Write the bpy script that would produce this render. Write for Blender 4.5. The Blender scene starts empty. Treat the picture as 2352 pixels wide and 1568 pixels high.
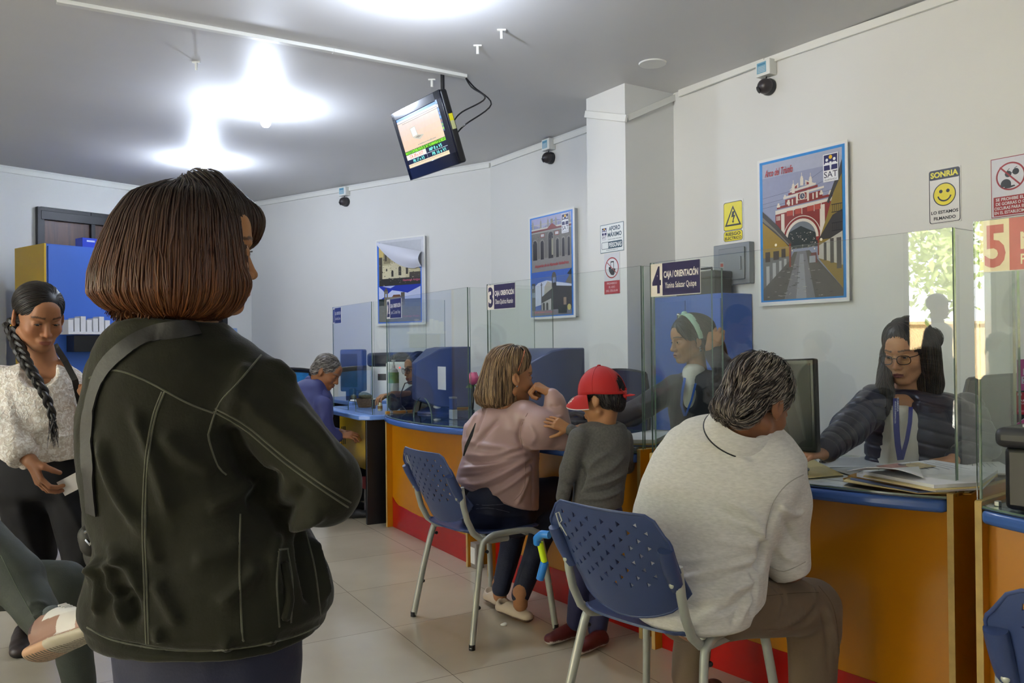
import bpy, math, random
import numpy as np
from mathutils import Vector, Matrix
from mathutils.bvhtree import BVHTree

random.seed(4)
RNG = np.random.default_rng(7)
SC = bpy.context.scene
COL = SC.collection
PI = math.pi

# ------------------------------------------------------------------ camera
FPX = 1898.0
CAM_Z = 1.25
_p, _r = math.radians(0.27), 0.011
_fw = Vector((0, math.cos(_p), math.sin(_p)))
_u0 = Vector((0, -math.sin(_p), math.cos(_p)))
_rt = math.cos(_r) * Vector((1, 0, 0)) - math.sin(_r) * _u0
_up = math.cos(_r) * _u0 + math.sin(_r) * Vector((1, 0, 0))
cam_d = bpy.data.cameras.new('camera')
cam = bpy.data.objects.new('camera', cam_d)
COL.objects.link(cam)
_m = Matrix((_rt, _up, -_fw)).transposed().to_4x4()
_m.translation = Vector((0, 0, CAM_Z))
cam.matrix_world = _m
cam_d.sensor_width = 36.0
cam_d.lens = 36.0 * FPX / 2352.0
cam_d.clip_start = 0.05
SC.camera = cam

# ------------------------------------------------------------------ world, light, exposure
SC.view_settings.view_transform = 'Standard'
SC.view_settings.look = 'None'
SC.view_settings.gamma = 1.0
SC.view_settings.use_curve_mapping = False
SC.view_settings.exposure = 0.42
world = bpy.data.worlds.new('sky'); SC.world = world; world.use_nodes = True
_bg = world.node_tree.nodes['Background']
_bg.inputs[0].default_value = (0.95, 0.97, 1.0, 1); _bg.inputs[1].default_value = 11.0
_s = bpy.data.lights.new('sun', 'SUN'); _s.energy = 48.0; _s.angle = 0.01; _s.color = (1, 0.96, 0.90)
sun = bpy.data.objects.new('sun', _s); COL.objects.link(sun)
sun.rotation_euler = (math.radians(35), 0, math.radians(60))
BULB_W = 34.0

# ------------------------------------------------------------------ points from the measured camera
def P(px, py, Y):
    d = _fw + _rt * ((px - 1176) / FPX) + _up * ((784 - py) / FPX)
    return np.array(Vector((0, 0, CAM_Z)) + d * (Y / d.y))
def PZ(px, py, z):
    d = _fw + _rt * ((px - 1176) / FPX) + _up * ((784 - py) / FPX)
    return np.array(Vector((0, 0, CAM_Z)) + d * ((z - CAM_Z) / d.z))
def PN(px, py, n, c):
    d = _fw + _rt * ((px - 1176) / FPX) + _up * ((784 - py) / FPX)
    return np.array(Vector((0, 0, CAM_Z)) + d * (c / (n[0] * d.x + n[1] * d.y)))
def proj(q):
    d = Vector(q) - Vector((0, 0, CAM_Z)); z = d.dot(_fw)
    return 1176 + FPX * d.dot(_rt) / z, 784 - FPX * d.dot(_up) / z
def px2m(px, Y): return px * Y / FPX
def A(*a): return np.array(a, float)
def unit(v): v = np.asarray(v, float); return v / (np.linalg.norm(v) + 1e-12)

# ------------------------------------------------------------------ materials
def lin(h):
    if isinstance(h, (tuple, list, np.ndarray)): return tuple(h)[:3]
    h = h.lstrip('#'); o = []
    for i in (0, 2, 4):
        c = int(h[i:i + 2], 16) / 255
        o.append(c / 12.92 if c <= .04045 else ((c + .055) / 1.055) ** 2.4)
    return tuple(o)
_mats = {}
def mat(name, color='#808080', rough=.5, metal=0., bump=0., bscale=60., var=0., vscale=4., spec=.5, coat=0.,
        sheen=0., attr=False, emit=0., stretch=None, sss=0.):
    """procedural material: noise varies the tint and the relief"""
    if name in _mats: return _mats[name]
    m = bpy.data.materials.new(name); m.use_nodes = True; _mats[name] = m
    nt = m.node_tree; N = nt.nodes; L = nt.links; b = N['Principled BSDF']
    c = lin(color)
    tc = N.new('ShaderNodeTexCoord'); mp = N.new('ShaderNodeMapping'); L.new(tc.outputs['Object'], mp.inputs[0])
    if stretch: mp.inputs['Scale'].default_value = stretch
    if attr:
        at = N.new('ShaderNodeAttribute'); at.attribute_name = 'Col'; src = at.outputs['Color']
    else:
        rg = N.new('ShaderNodeRGB'); rg.outputs[0].default_value = (*c, 1); src = rg.outputs[0]
    if var > 0:
        nz = N.new('ShaderNodeTexNoise'); nz.inputs['Scale'].default_value = vscale; nz.inputs['Detail'].default_value = 5
        L.new(mp.outputs[0], nz.inputs['Vector'])
        mr = N.new('ShaderNodeMapRange'); mr.inputs[1].default_value = .3; mr.inputs[2].default_value = .7
        mr.inputs[3].default_value = 1 - var; mr.inputs[4].default_value = 1 + var
        L.new(nz.outputs[0], mr.inputs[0])
        vm = N.new('ShaderNodeVectorMath'); vm.operation = 'SCALE'; L.new(src, vm.inputs[0]); L.new(mr.outputs[0], vm.inputs['Scale'])
        src = vm.outputs[0]
    L.new(src, b.inputs['Base Color'])
    b.inputs['Roughness'].default_value = rough; b.inputs['Metallic'].default_value = metal
    b.inputs['Specular IOR Level'].default_value = spec
    b.inputs['Coat Weight'].default_value = coat; b.inputs['Coat Roughness'].default_value = .08
    if sheen: b.inputs['Sheen Weight'].default_value = sheen; b.inputs['Sheen Roughness'].default_value = .4
    if sss: b.inputs['Subsurface Weight'].default_value = sss; b.inputs['Subsurface Radius'].default_value = (.012, .005, .003); b.inputs['Subsurface Scale'].default_value = 1.0
    if emit > 0:
        L.new(src, b.inputs['Emission Color']); b.inputs['Emission Strength'].default_value = emit
    if bump > 0:
        nb = N.new('ShaderNodeTexNoise'); nb.inputs['Scale'].default_value = bscale; nb.inputs['Detail'].default_value = 4
        L.new(mp.outputs[0], nb.inputs['Vector'])
        bp = N.new('ShaderNodeBump'); bp.inputs['Strength'].default_value = bump; bp.inputs['Distance'].default_value = .002
        L.new(nb.outputs[0], bp.inputs['Height']); L.new(bp.outputs[0], b.inputs['Normal'])
    return m

def glass_mat(name, tint, gloss=1.0, rough=0.0, base=.045):
    if name in _mats: return _mats[name]
    m = bpy.data.materials.new(name); m.use_nodes = True; _mats[name] = m
    nt = m.node_tree; N = nt.nodes; L = nt.links; N.remove(N['Principled BSDF'])
    out = N['Material Output']
    tr = N.new('ShaderNodeBsdfTransparent'); tr.inputs[0].default_value = (*lin(tint), 1)
    gl = N.new('ShaderNodeBsdfGlossy'); gl.inputs['Roughness'].default_value = rough; gl.inputs[0].default_value = (1, 1, 1, 1)
    lw = N.new('ShaderNodeLayerWeight'); lw.inputs[0].default_value = .5
    pw = N.new('ShaderNodeMath'); pw.operation = 'POWER'; L.new(lw.outputs['Facing'], pw.inputs[0]); pw.inputs[1].default_value = 5
    ml = N.new('ShaderNodeMath'); ml.operation = 'MULTIPLY_ADD'; L.new(pw.outputs[0], ml.inputs[0]); ml.inputs[1].default_value = .9 * gloss; ml.inputs[2].default_value = base * gloss
    mx = N.new('ShaderNodeMixShader'); L.new(ml.outputs[0], mx.inputs[0]); L.new(tr.outputs[0], mx.inputs[1]); L.new(gl.outputs[0], mx.inputs[2])
    L.new(mx.outputs[0], out.inputs[0])
    return m

# ------------------------------------------------------------------ mesh builder
class MB:
    def __init__(s): s.v = []; s.f = []; s.m = []; s.c = []
    def add(s, vs, fs, m=0, c=(1, 1, 1)):
        o = len(s.v); s.v.extend([tuple(map(float, q)) for q in vs])
        for f in fs: s.f.append([i + o for i in f]); s.m.append(m); s.c.append(c)
        return s
    def box(s, c, size, ax=None, m=0, col=(1, 1, 1)):
        c = np.asarray(c, float); h = np.asarray(size, float) / 2
        ax = np.eye(3) if ax is None else np.asarray(ax, float)
        vs = [c + ax[0] * h[0] * i + ax[1] * h[1] * j + ax[2] * h[2] * k for i in (-1, 1) for j in (-1, 1) for k in (-1, 1)]
        if np.dot(np.cross(ax[0], ax[1]), ax[2]) > 0: fs = [(0, 1, 3, 2), (4, 6, 7, 5), (0, 4, 5, 1), (2, 3, 7, 6), (0, 2, 6, 4), (1, 5, 7, 3)]
        else: fs = [(2, 3, 1, 0), (5, 7, 6, 4), (1, 5, 4, 0), (6, 7, 3, 2), (4, 6, 2, 0), (3, 7, 5, 1)]
        return s.add(vs, fs, m, col)
    def bar(s, a, b, w, h, up=(0, 0, 1), m=0):
        a = np.asarray(a, float); b = np.asarray(b, float); x = unit(b - a); z = unit(np.asarray(up, float) - x * np.dot(up, x)); y = np.cross(z, x)
        return s.box((a + b) / 2, (np.linalg.norm(b - a), w, h), (x, y, z), m)
    def prism(s, pts, O, ux, uy, t, m=0, m2=None):
        """polygon pts (2d) in the frame O,ux,uy extruded by t along ux x uy"""
        O = np.asarray(O, float); ux = np.asarray(ux, float); uy = np.asarray(uy, float); n = np.cross(unit(ux), unit(uy)) * t
        k = len(pts); ar = sum(pts[i][0] * pts[(i + 1) % k][1] - pts[(i + 1) % k][0] * pts[i][1] for i in range(k))
        if ar < 0: pts = pts[::-1]
        a = [O + ux * p[0] + uy * p[1] for p in pts]; b = [q + n for q in a]
        o = len(s.v)
        s.add(a + b, [list(range(k))[::-1] if t > 0 else list(range(k)), list(range(k, 2 * k)) if t > 0 else list(range(k, 2 * k))[::-1]], m)
        m2 = m if m2 is None else m2
        for i in range(k):
            j = (i + 1) % k; f = (o + i, o + j, o + k + j, o + k + i)
            s.f.append(list(f if t > 0 else f[::-1])); s.m.append(m2); s.c.append((1, 1, 1))
        return s
    def tube(s, pts, r, n=10, m=0, caps=True, flat=None, col=(1, 1, 1)):
        pts = [np.asarray(q, float) for q in pts]; k = len(pts); rr = r if hasattr(r, '__len__') else [r] * k
        T = [unit(pts[min(i + 1, k - 1)] - pts[max(i - 1, 0)]) for i in range(k)]
        nrm = np.cross(T[0], (0, 0, 1)); nrm = unit(nrm if np.linalg.norm(nrm) > .05 else np.cross(T[0], (1, 0, 0)))
        vs = []
        for i in range(k):
            nrm = unit(nrm - T[i] * np.dot(nrm, T[i])); bi = np.cross(T[i], nrm)
            for j in range(n):
                a = 2 * PI * j / n
                vs.append(pts[i] + rr[i] * (math.cos(a) * nrm + math.sin(a) * bi * (flat or 1)))
        fs = [(i * n + j, i * n + (j + 1) % n, (i + 1) * n + (j + 1) % n, (i + 1) * n + j) for i in range(k - 1) for j in range(n)]
        if caps: fs += [list(range(n))[::-1], list(range((k - 1) * n, k * n))]
        return s.add(vs, fs, m, col)
    def lathe(s, prof, c, n=20, ax=None, m=0, col=(1, 1, 1)):
        """prof: (radius, height) pairs from bottom to top"""
        c = np.asarray(c, float); ax = np.eye(3) if ax is None else np.asarray(ax, float)
        vs = [c + ax[0] * r * math.cos(2 * PI * j / n) + ax[1] * r * math.sin(2 * PI * j / n) + ax[2] * h for r, h in prof for j in range(n)]
        k = len(prof)
        fs = [(i * n + j, i * n + (j + 1) % n, (i + 1) * n + (j + 1) % n, (i + 1) * n + j) for i in range(k - 1) for j in range(n)]
        fs += [list(range(n))[::-1], list(range((k - 1) * n, k * n))]
        return s.add(vs, fs, m, col)
    def ball(s, c, r, n=12, m=0, ax=None, col=(1, 1, 1)):
        r = np.asarray(r if hasattr(r, '__len__') else (r, r, r), float)
        ax = np.eye(3) if ax is None else np.asarray(ax, float)
        prof = [(math.sin(PI * i / n), -math.cos(PI * i / n)) for i in range(n + 1)]; prof[0] = (1e-4, -1); prof[-1] = (1e-4, 1)
        return s.lathe(prof, c, n * 2, (ax[0] * r[0], ax[1] * r[1], ax[2] * r[2]), m, col)
    def grid(s, fn, nu, nv, m=0, thick=0.):
        """surface fn(u,v); with thick>0 closed by a second sheet"""
        Q = np.array([[fn(i / nu, j / nv) for j in range(nv + 1)] for i in range(nu + 1)], float)
        W = nv + 1; idx = lambda i, j: i * W + j
        fs = [(idx(i, j), idx(i + 1, j), idx(i + 1, j + 1), idx(i, j + 1)) for i in range(nu) for j in range(nv)]
        vs = list(Q.reshape(-1, 3))
        if thick:
            du = np.gradient(Q, axis=0); dv = np.gradient(Q, axis=1); nn = np.cross(du, dv); nn /= np.linalg.norm(nn, axis=2, keepdims=True) + 1e-12
            o = len(vs); vs += list((Q - nn * thick).reshape(-1, 3)); fs += [tuple(o + q for q in f[::-1]) for f in fs]
            b = [idx(i, 0) for i in range(nu)] + [idx(nu, j) for j in range(nv)] + [idx(i, nv) for i in range(nu, 0, -1)] + [idx(0, j) for j in range(nv, 0, -1)]
            for q in range(len(b)):
                a_, b_ = b[q], b[(q + 1) % len(b)]; fs.append((b_, a_, a_ + o, b_ + o))
        return s.add(vs, fs, m)

def link(o, parent=None, world_to=None):
    COL.objects.link(o)
    if parent is not None:
        o.parent = parent
        if world_to: o.matrix_parent_inverse = world_to
    return o
def winv(parent):
    """inverse of the chain of parents' own transforms (all made by thing())"""
    m = Matrix.Identity(4); q = parent
    while q is not None:
        m = m @ q.matrix_basis.inverted() if q.parent is None else m @ q.matrix_basis.inverted() @ q.matrix_parent_inverse.inverted()
        q = q.parent
    return m
def setmats(me, mats):
    for m in (mats if isinstance(mats, (list, tuple)) else [mats]): me.materials.append(m)
def obj(name, mb, mats, parent=None, smooth=40, bevel=0., local=False, colors=False, seg=2):
    me = bpy.data.meshes.new(name); me.from_pydata(mb.v, [], mb.f); setmats(me, mats)
    me.polygons.foreach_set('material_index', mb.m)
    if colors:
        ca = me.color_attributes.new('Col', 'FLOAT_COLOR', 'CORNER'); arr = []
        for p, c in zip(me.polygons, mb.c): arr += [c[0], c[1], c[2], 1.0] * p.loop_total
        ca.data.foreach_set('color', arr)
    if smooth:
        me.polygons.foreach_set('use_smooth', [True] * len(me.polygons)); me.set_sharp_from_angle(angle=math.radians(smooth))
    me.update()
    o = bpy.data.objects.new(name, me)
    link(o, parent, None if (local or parent is None) else winv(parent))
    if bevel:
        b = o.modifiers.new('bevel', 'BEVEL'); b.width = bevel; b.segments = seg; b.limit_method = 'ANGLE'; b.angle_limit = math.radians(40)
        b.harden_normals = False
    return o
def mesh_np(name, V, F, mats, parent=None, vcol=None, smooth=True):
    me = bpy.data.meshes.new(name); F = np.asarray(F, np.int32); k = F.shape[1]
    me.vertices.add(len(V)); me.vertices.foreach_set('co', np.asarray(V, np.float32).ravel())
    me.loops.add(F.size); me.loops.foreach_set('vertex_index', F.ravel())
    me.polygons.add(len(F)); me.polygons.foreach_set('loop_start', np.arange(0, F.size, k, dtype=np.int32))
    me.polygons.foreach_set('loop_total', np.full(len(F), k, np.int32))
    if smooth: me.polygons.foreach_set('use_smooth', np.ones(len(F), bool))
    me.update(calc_edges=True); me.validate(); setmats(me, mats)
    if vcol is not None:
        ca = me.color_attributes.new('Col', 'FLOAT_COLOR', 'POINT')
        c = np.ones((len(V), 4), np.float32); c[:, :3] = vcol; ca.data.foreach_set('color', c.ravel())
    o = bpy.data.objects.new(name, me)
    return link(o, parent, winv(parent) if parent is not None else None)
def tag(o, label=None, cat=None, group=None, kind=None):
    if label: o['label'] = label
    if cat: o['category'] = cat
    if group: o['group'] = group
    if kind: o['kind'] = kind
    return o
def thing(name, label, cat, loc=(0, 0, 0), rotz=0, group=None):
    o = bpy.data.objects.new(name, None); COL.objects.link(o)
    o.location = tuple(map(float, loc)); o.rotation_euler = (0, 0, rotz); o.empty_display_size = .05
    o.matrix_basis = Matrix.Translation(Vector(tuple(map(float, loc)))) @ Matrix.Rotation(rotz, 4, 'Z')
    return tag(o, label, cat, group)
def struct(name, mb, mats, **k): return tag(obj(name, mb, mats, **k), kind='structure')
def copy_tree(o, parent=None):
    c = o.copy(); COL.objects.link(c); c.parent = parent
    for ch in list(o.children): copy_tree(ch, c)
    return c

# ------------------------------------------------------------------ lettering and printed pictures
_tcache = {}
def text2d(txt, bold=0., shear=0.):
    key = (txt, bold, shear)
    if key in _tcache: return _tcache[key]
    cu = bpy.data.curves.new('tmp', 'FONT'); cu.body = txt; cu.offset = bold; cu.shear = shear; cu.resolution_u = 3; cu.align_x = 'CENTER'
    ob = bpy.data.objects.new('tmp', cu); COL.objects.link(ob)
    me = bpy.data.meshes.new_from_object(ob.evaluated_get(bpy.context.evaluated_depsgraph_get()))
    v = np.array([q.co[:] for q in me.vertices]); f = [list(p.vertices) for p in me.polygons]
    COL.objects.unlink(ob); bpy.data.objects.remove(ob); bpy.data.curves.remove(cu); bpy.data.meshes.remove(me)
    v = v[:, :2]; v = (v - v.min(0)) / (v.max(0) - v.min(0))
    _tcache[key] = (v, f); return v, f
class Card:
    """a flat printed sheet: origin at its top left, u to the right, v down, both 0..1"""
    def __init__(s, O, ux, uy, gap=.0001):
        s.O = np.asarray(O, float); s.ux = np.asarray(ux, float); s.uy = np.asarray(uy, float); s.n = unit(np.cross(s.uy, s.ux)); s.mb = MB(); s.k = 1; s.gap = gap
    def pt(s, u, v): return s.O + s.ux * u + s.uy * v + s.n * (.0003 + s.gap * s.k)
    def poly(s, pts, col):
        k = len(pts); ar = sum(pts[i][0] * pts[(i + 1) % k][1] - pts[(i + 1) % k][0] * pts[i][1] for i in range(k))
        if ar > 0: pts = pts[::-1]
        s.mb.add([s.pt(*q) for q in pts], [list(range(k))], 0, lin(col)); s.k += 1; return s
    def rect(s, u0, v0, u1, v1, col): return s.poly([(u0, v0), (u1, v0), (u1, v1), (u0, v1)], col)
    def asp(s): return np.linalg.norm(s.ux) / np.linalg.norm(s.uy)
    def disc(s, u, v, r, col, n=28, a0=0, a1=2 * PI):
        full = a1 - a0 > 6.28
        pts = [(u + r * math.cos(a0 + (a1 - a0) * i / (n if full else n - 1)), v + r * s.asp() * math.sin(a0 + (a1 - a0) * i / (n if full else n - 1))) for i in range(n)]
        return s.poly(pts, col)
    def rrect(s, u0, v0, u1, v1, r, col):
        ry = r * s.asp(); pts = []
        for cx, cy, a in ((u1 - r, v1 - ry, 0), (u0 + r, v1 - ry, 1), (u0 + r, v0 + ry, 2), (u1 - r, v0 + ry, 3)):
            for i in range(6):
                t = (a + i / 5) * PI / 2; pts.append((cx + r * math.cos(t), cy + ry * math.sin(t)))
        return s.poly(pts, col)
    def line(s, pts, w, col):
        a = s.asp()
        for i in range(len(pts) - 1):
            (x0, y0), (x1, y1) = pts[i], pts[i + 1]; dx, dy = x1 - x0, (y1 - y0) / a; l = math.hypot(dx, dy) + 1e-9; nx, ny = -dy / l * w / 2, dx / l * w / 2 * a
            s.mb.add([s.pt(*q) for q in ((x0 + nx, y0 + ny), (x1 + nx, y1 + ny), (x1 - nx, y1 - ny), (x0 - nx, y0 - ny))], [(0, 1, 2, 3)], 0, lin(col))
        s.k += 1; return s
    def arc(s, u, v, r, w, col, a0=0, a1=2 * PI, n=32):
        a = s.asp(); return s.line([(u + r * math.cos(a0 + (a1 - a0) * i / n), v + r * a * math.sin(a0 + (a1 - a0) * i / n)) for i in range(n + 1)], w, col)
    def text(s, t, u0, v0, u1, v1, col, bold=0., shear=0., rise=0.):
        v, f = text2d(t, bold, shear)
        s.mb.add([s.pt(u0 + q[0] * (u1 - u0), v1 - q[1] * (v1 - v0) - rise * q[0]) for q in v], f, 0, lin(col)); s.k += 1; return s
    def build(s, name='print', parent=None, emit=0., rough=.35):
        m = mat('print_%g_%g' % (emit, rough), attr=True, rough=rough, emit=emit, var=.03, vscale=30)
        return obj(name, s.mb, m, parent, smooth=0, colors=True)

# ------------------------------------------------------------------ implicit surfaces
def vnoise(p, scale, seed=0):
    p = np.asarray(p, float) * scale + seed * 17.3; i = np.floor(p).astype(np.int64); f = p - i; f = f * f * (3 - 2 * f); r = 0
    for dx in (0, 1):
        for dy in (0, 1):
            for dz in (0, 1):
                h = (i[..., 0] + dx) * 374761393 + (i[..., 1] + dy) * 668265263 + (i[..., 2] + dz) * 2147483647 + seed * 144665
                h = (h ^ (h >> 13)) * 1274126177; h = ((h ^ (h >> 16)) & 0xffff) / 65535.0
                w = (f[..., 0] if dx else 1 - f[..., 0]) * (f[..., 1] if dy else 1 - f[..., 1]) * (f[..., 2] if dz else 1 - f[..., 2])
                r = r + w * h
    return r - .5
class SDF:
    def __init__(s): s.p = []
    def add(s, fn, lo, hi, k=.015, op='u'): s.p.append((fn, np.asarray(lo, float), np.asarray(hi, float), k, op)); return s
    def cap(s, a, b, ra, rb=None, k=.015, op='u', sq=None):
        a = np.asarray(a, float); b = np.asarray(b, float); rb = ra if rb is None else rb; ba = b - a; L = ba @ ba + 1e-12; rm = max(ra, rb)
        if sq is not None: sv, sf = unit(sq[0]), sq[1]
        def fn(q):
            h = np.clip((q - a) @ ba / L, 0, 1)[..., None]; e = q - a - ba * h
            if sq is not None: e = e + (e @ sv)[..., None] * sv * (1 / sf - 1)
            return np.sqrt((e * e).sum(-1)) - (ra + (rb - ra) * h[..., 0])
        return s.add(fn, np.minimum(a, b) - rm, np.maximum(a, b) + rm, k, op)
    def ell(s, c, r, R=None, k=.015, op='u'):
        c = np.asarray(c, float); r = np.asarray(r if hasattr(r, '__len__') else (r,) * 3, float); R = np.eye(3) if R is None else np.asarray(R, float)
        def fn(q):
            e = (q - c) @ R.T; k0 = np.sqrt(((e / r) ** 2).sum(-1)); k1 = np.sqrt(((e / r ** 2) ** 2).sum(-1)) + 1e-9; return k0 * (k0 - 1) / k1
        m = r.max(); return s.add(fn, c - m, c + m, k, op)
    def half(s, c, n, lo, hi, k=.004):
        """keep only the side of the plane the normal points away from"""
        c = np.asarray(c, float); n = unit(n); return s.add(lambda q: (q - c) @ n, lo, hi, k, 'i')
    def loft(s, rings, k=.02, op='u', e=2.3, rz=.03):
        """rings (z, cx, cy, a, b[, yaw]) bottom to top, elliptical sections"""
        rg = sorted([tuple(r) + (0.,) * (6 - len(r)) for r in rings]); Z = np.array([r[0] for r in rg]); C = np.array([r[1:] for r in rg])
        def fn(q):
            z = q[..., 2]; cx, cy, a, b, w = [np.interp(z, Z, C[:, i]) for i in range(5)]
            dx = q[..., 0] - cx; dy = q[..., 1] - cy; c, sn = np.cos(w), np.sin(w); ex = dx * c + dy * sn; ey = -dx * sn + dy * c
            t = (np.abs(ex / a) ** e + np.abs(ey / b) ** e) ** (1 / e); d = (t - 1) * np.minimum(a, b)
            dz = np.maximum(Z[0] - z, z - Z[-1]); m = np.maximum(d + rz, 0); n = np.maximum(dz + rz, 0)
            return np.where((d > -rz) & (dz > -rz), np.sqrt(m * m + n * n) - rz, np.maximum(d, dz))
        mx = np.maximum(C[:, 2], C[:, 3]); lo = [(C[:, 0] - mx).min(), (C[:, 1] - mx).min(), Z[0]]; hi = [(C[:, 0] + mx).max(), (C[:, 1] + mx).max(), Z[-1]]
        return s.add(fn, lo, hi, k, op)
    def grid(s, vox, lo=None, hi=None):
        us = [p for p in s.p if p[4] == 'u']
        lo = np.min([p[1] for p in us], 0) - .03 if lo is None else np.asarray(lo, float); hi = np.max([p[2] for p in us], 0) + .03 if hi is None else np.asarray(hi, float)
        n = np.ceil((hi - lo) / vox).astype(int) + 1; D = np.full(n, .2, np.float32)
        ax = [lo[i] + np.arange(n[i]) * vox for i in range(3)]
        for fn, a, b, k, op in s.p:
            mg = max(.025, 3 * k); i0 = np.clip(((a - mg - lo) / vox).astype(int), 0, n - 1); i1 = np.clip(((b + mg - lo) / vox).astype(int) + 2, 1, n)
            if (i1 <= i0).any(): continue
            sl = tuple(slice(i0[i], i1[i]) for i in range(3))
            g = np.stack(np.meshgrid(*[ax[i][sl[i]] for i in range(3)], indexing='ij'), -1); d = fn(g); o = D[sl]
            if op == 'u': h = np.clip(.5 + .5 * (o - d) / k, 0, 1); D[sl] = o + (d - o) * h - k * h * (1 - h)
            elif op == 's': h = np.clip(.5 - .5 * (o + d) / k, 0, 1); D[sl] = o + (-d - o) * h + k * h * (1 - h)
            else: h = np.clip(.5 - .5 * (o - d) / k, 0, 1); D[sl] = o + (d - o) * h + k * h * (1 - h)
        D[0] = D[-1] = .2; D[:, 0] = D[:, -1] = .2; D[:, :, 0] = D[:, :, -1] = .2
        return D, lo, vox
    def mesh(s, vox, smooth=2, lo=None, hi=None):
        D, lo, vox = s.grid(vox, lo, hi); s.D, s.lo, s.vox = D, lo, vox
        V, F = surfnet(D, lo, vox); V = relax(V, F, smooth); return V, F
    def sample(s, q):
        t = (np.asarray(q, float) - s.lo) / s.vox; n = np.array(s.D.shape); t = np.clip(t, 0, n - 1.001); i = t.astype(int); f = t - i; r = 0
        for dx in (0, 1):
            for dy in (0, 1):
                for dz in (0, 1):
                    r = r + s.D[i[:, 0] + dx, i[:, 1] + dy, i[:, 2] + dz] * (f[:, 0] if dx else 1 - f[:, 0]) * (f[:, 1] if dy else 1 - f[:, 1]) * (f[:, 2] if dz else 1 - f[:, 2])
        return r
    def grad(s, q):
        h = s.vox; g = np.stack([s.sample(q + np.eye(3)[i] * h) - s.sample(q - np.eye(3)[i] * h) for i in range(3)], -1); return g / (np.linalg.norm(g, axis=1, keepdims=True) + 1e-9)
def surfnet(D, lo, vox):
    S = D < 0; C = np.zeros(tuple(np.array(D.shape) - 1), np.int8)
    cs = [(a, b, c) for a in (0, 1) for b in (0, 1) for c in (0, 1)]
    for a, b, c in cs: C += S[a:D.shape[0] - 1 + a, b:D.shape[1] - 1 + b, c:D.shape[2] - 1 + c]
    act = (C > 0) & (C < 8); ai = np.argwhere(act); idx = np.full(C.shape, -1, np.int64); idx[act] = np.arange(len(ai))
    sm = np.zeros((len(ai), 3)); ct = np.zeros(len(ai))
    for a in cs:
        for x in range(3):
            if a[x]: continue
            b = list(a); b[x] = 1; pa = ai + a; pb = ai + b
            da = D[pa[:, 0], pa[:, 1], pa[:, 2]]; db = D[pb[:, 0], pb[:, 1], pb[:, 2]]; cr = (da < 0) != (db < 0)
            t = np.where(cr, da / np.where(cr, da - db, 1), 0); pos = np.array(a, float)[None] + t[:, None] * np.eye(3)[x]
            sm += pos * cr[:, None]; ct += cr
    V = lo + vox * (ai + sm / np.maximum(ct, 1)[:, None]); F = []
    for x in range(3):
        y, z = (x + 1) % 3, (x + 2) % 3
        s0 = np.take(S, range(S.shape[x] - 1), x); s1 = np.take(S, range(1, S.shape[x]), x); e = np.argwhere(s0 != s1)
        e = e[(e[:, y] > 0) & (e[:, z] > 0) & (e[:, y] < S.shape[y] - 1) & (e[:, z] < S.shape[z] - 1)]
        q = []
        for dy, dz in ((1, 1), (0, 1), (0, 0), (1, 0)):
            c = e.copy(); c[:, y] -= dy; c[:, z] -= dz; q.append(idx[c[:, 0], c[:, 1], c[:, 2]])
        q = np.stack(q, 1); ins = S[e[:, 0], e[:, 1], e[:, 2]]; q[~ins] = q[~ins][:, ::-1]; F.append(q)
    return V, np.concatenate(F)
def nbr(V, F):
    a = F.ravel(); b = np.roll(F, -1, 1).ravel(); return a, b
def relax(V, F, it=2, lam=.5):
    a, b = nbr(V, F); n = len(V); ct = np.bincount(a, minlength=n) + np.bincount(b, minlength=n)
    for _ in range(it):
        s = np.stack([np.bincount(a, V[b, i], n) + np.bincount(b, V[a, i], n) for i in range(3)], 1) / np.maximum(ct, 1)[:, None]; V = V + lam * (s - V)
    return V
def normals(V, F):
    n = np.cross(V[F[:, 2]] - V[F[:, 0]], V[F[:, 3]] - V[F[:, 1]]); N = np.zeros_like(V)
    for i in range(4):
        for c in range(3): N[:, c] += np.bincount(F[:, i], n[:, c], len(V))
    return N / (np.linalg.norm(N, axis=1, keepdims=True) + 1e-12)
def bvh(V, F): return BVHTree.FromPolygons([tuple(q) for q in V], [tuple(map(int, f)) for f in F])
CAMV = Vector((0, 0, CAM_Z))
def on_surf(tree, pts, off=0., eye=CAMV):
    """photo pixels carried onto a built surface"""
    o = []
    for x, y in pts:
        d = (Vector(P(x, y, 1.0)) - CAMV).normalized(); h, n, _, _ = tree.ray_cast(CAMV, d)
        if h is not None: o.append(np.array(h) + np.array(n) * off * (1 if n.dot(d) < 0 else -1))
    return o
def dens(pts, step=.01):
    o = [pts[0]]
    for a, b in zip(pts[:-1], pts[1:]):
        n = max(1, int(np.linalg.norm(np.asarray(b) - a) / step)); o += [a + (np.asarray(b) - a) * i / n for i in range(1, n + 1)]
    return o
def densify_px(pts, step=12):
    """rounded line through pixel points"""
    p = np.array(pts, float); o = []
    for i in range(len(p) - 1):
        p0 = p[max(i - 1, 0)]; p1 = p[i]; p2 = p[i + 1]; p3 = p[min(i + 2, len(p) - 1)]; n = max(2, int(np.linalg.norm(p2 - p1) / step))
        for j in range(n):
            t = j / n; o.append(.5 * (2 * p1 + (p2 - p0) * t + (2 * p0 - 5 * p1 + 4 * p2 - p3) * t * t + (3 * p1 - p0 - 3 * p2 + p3) * t ** 3))
    o.append(p[-1]); return [tuple(q) for q in o]
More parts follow.
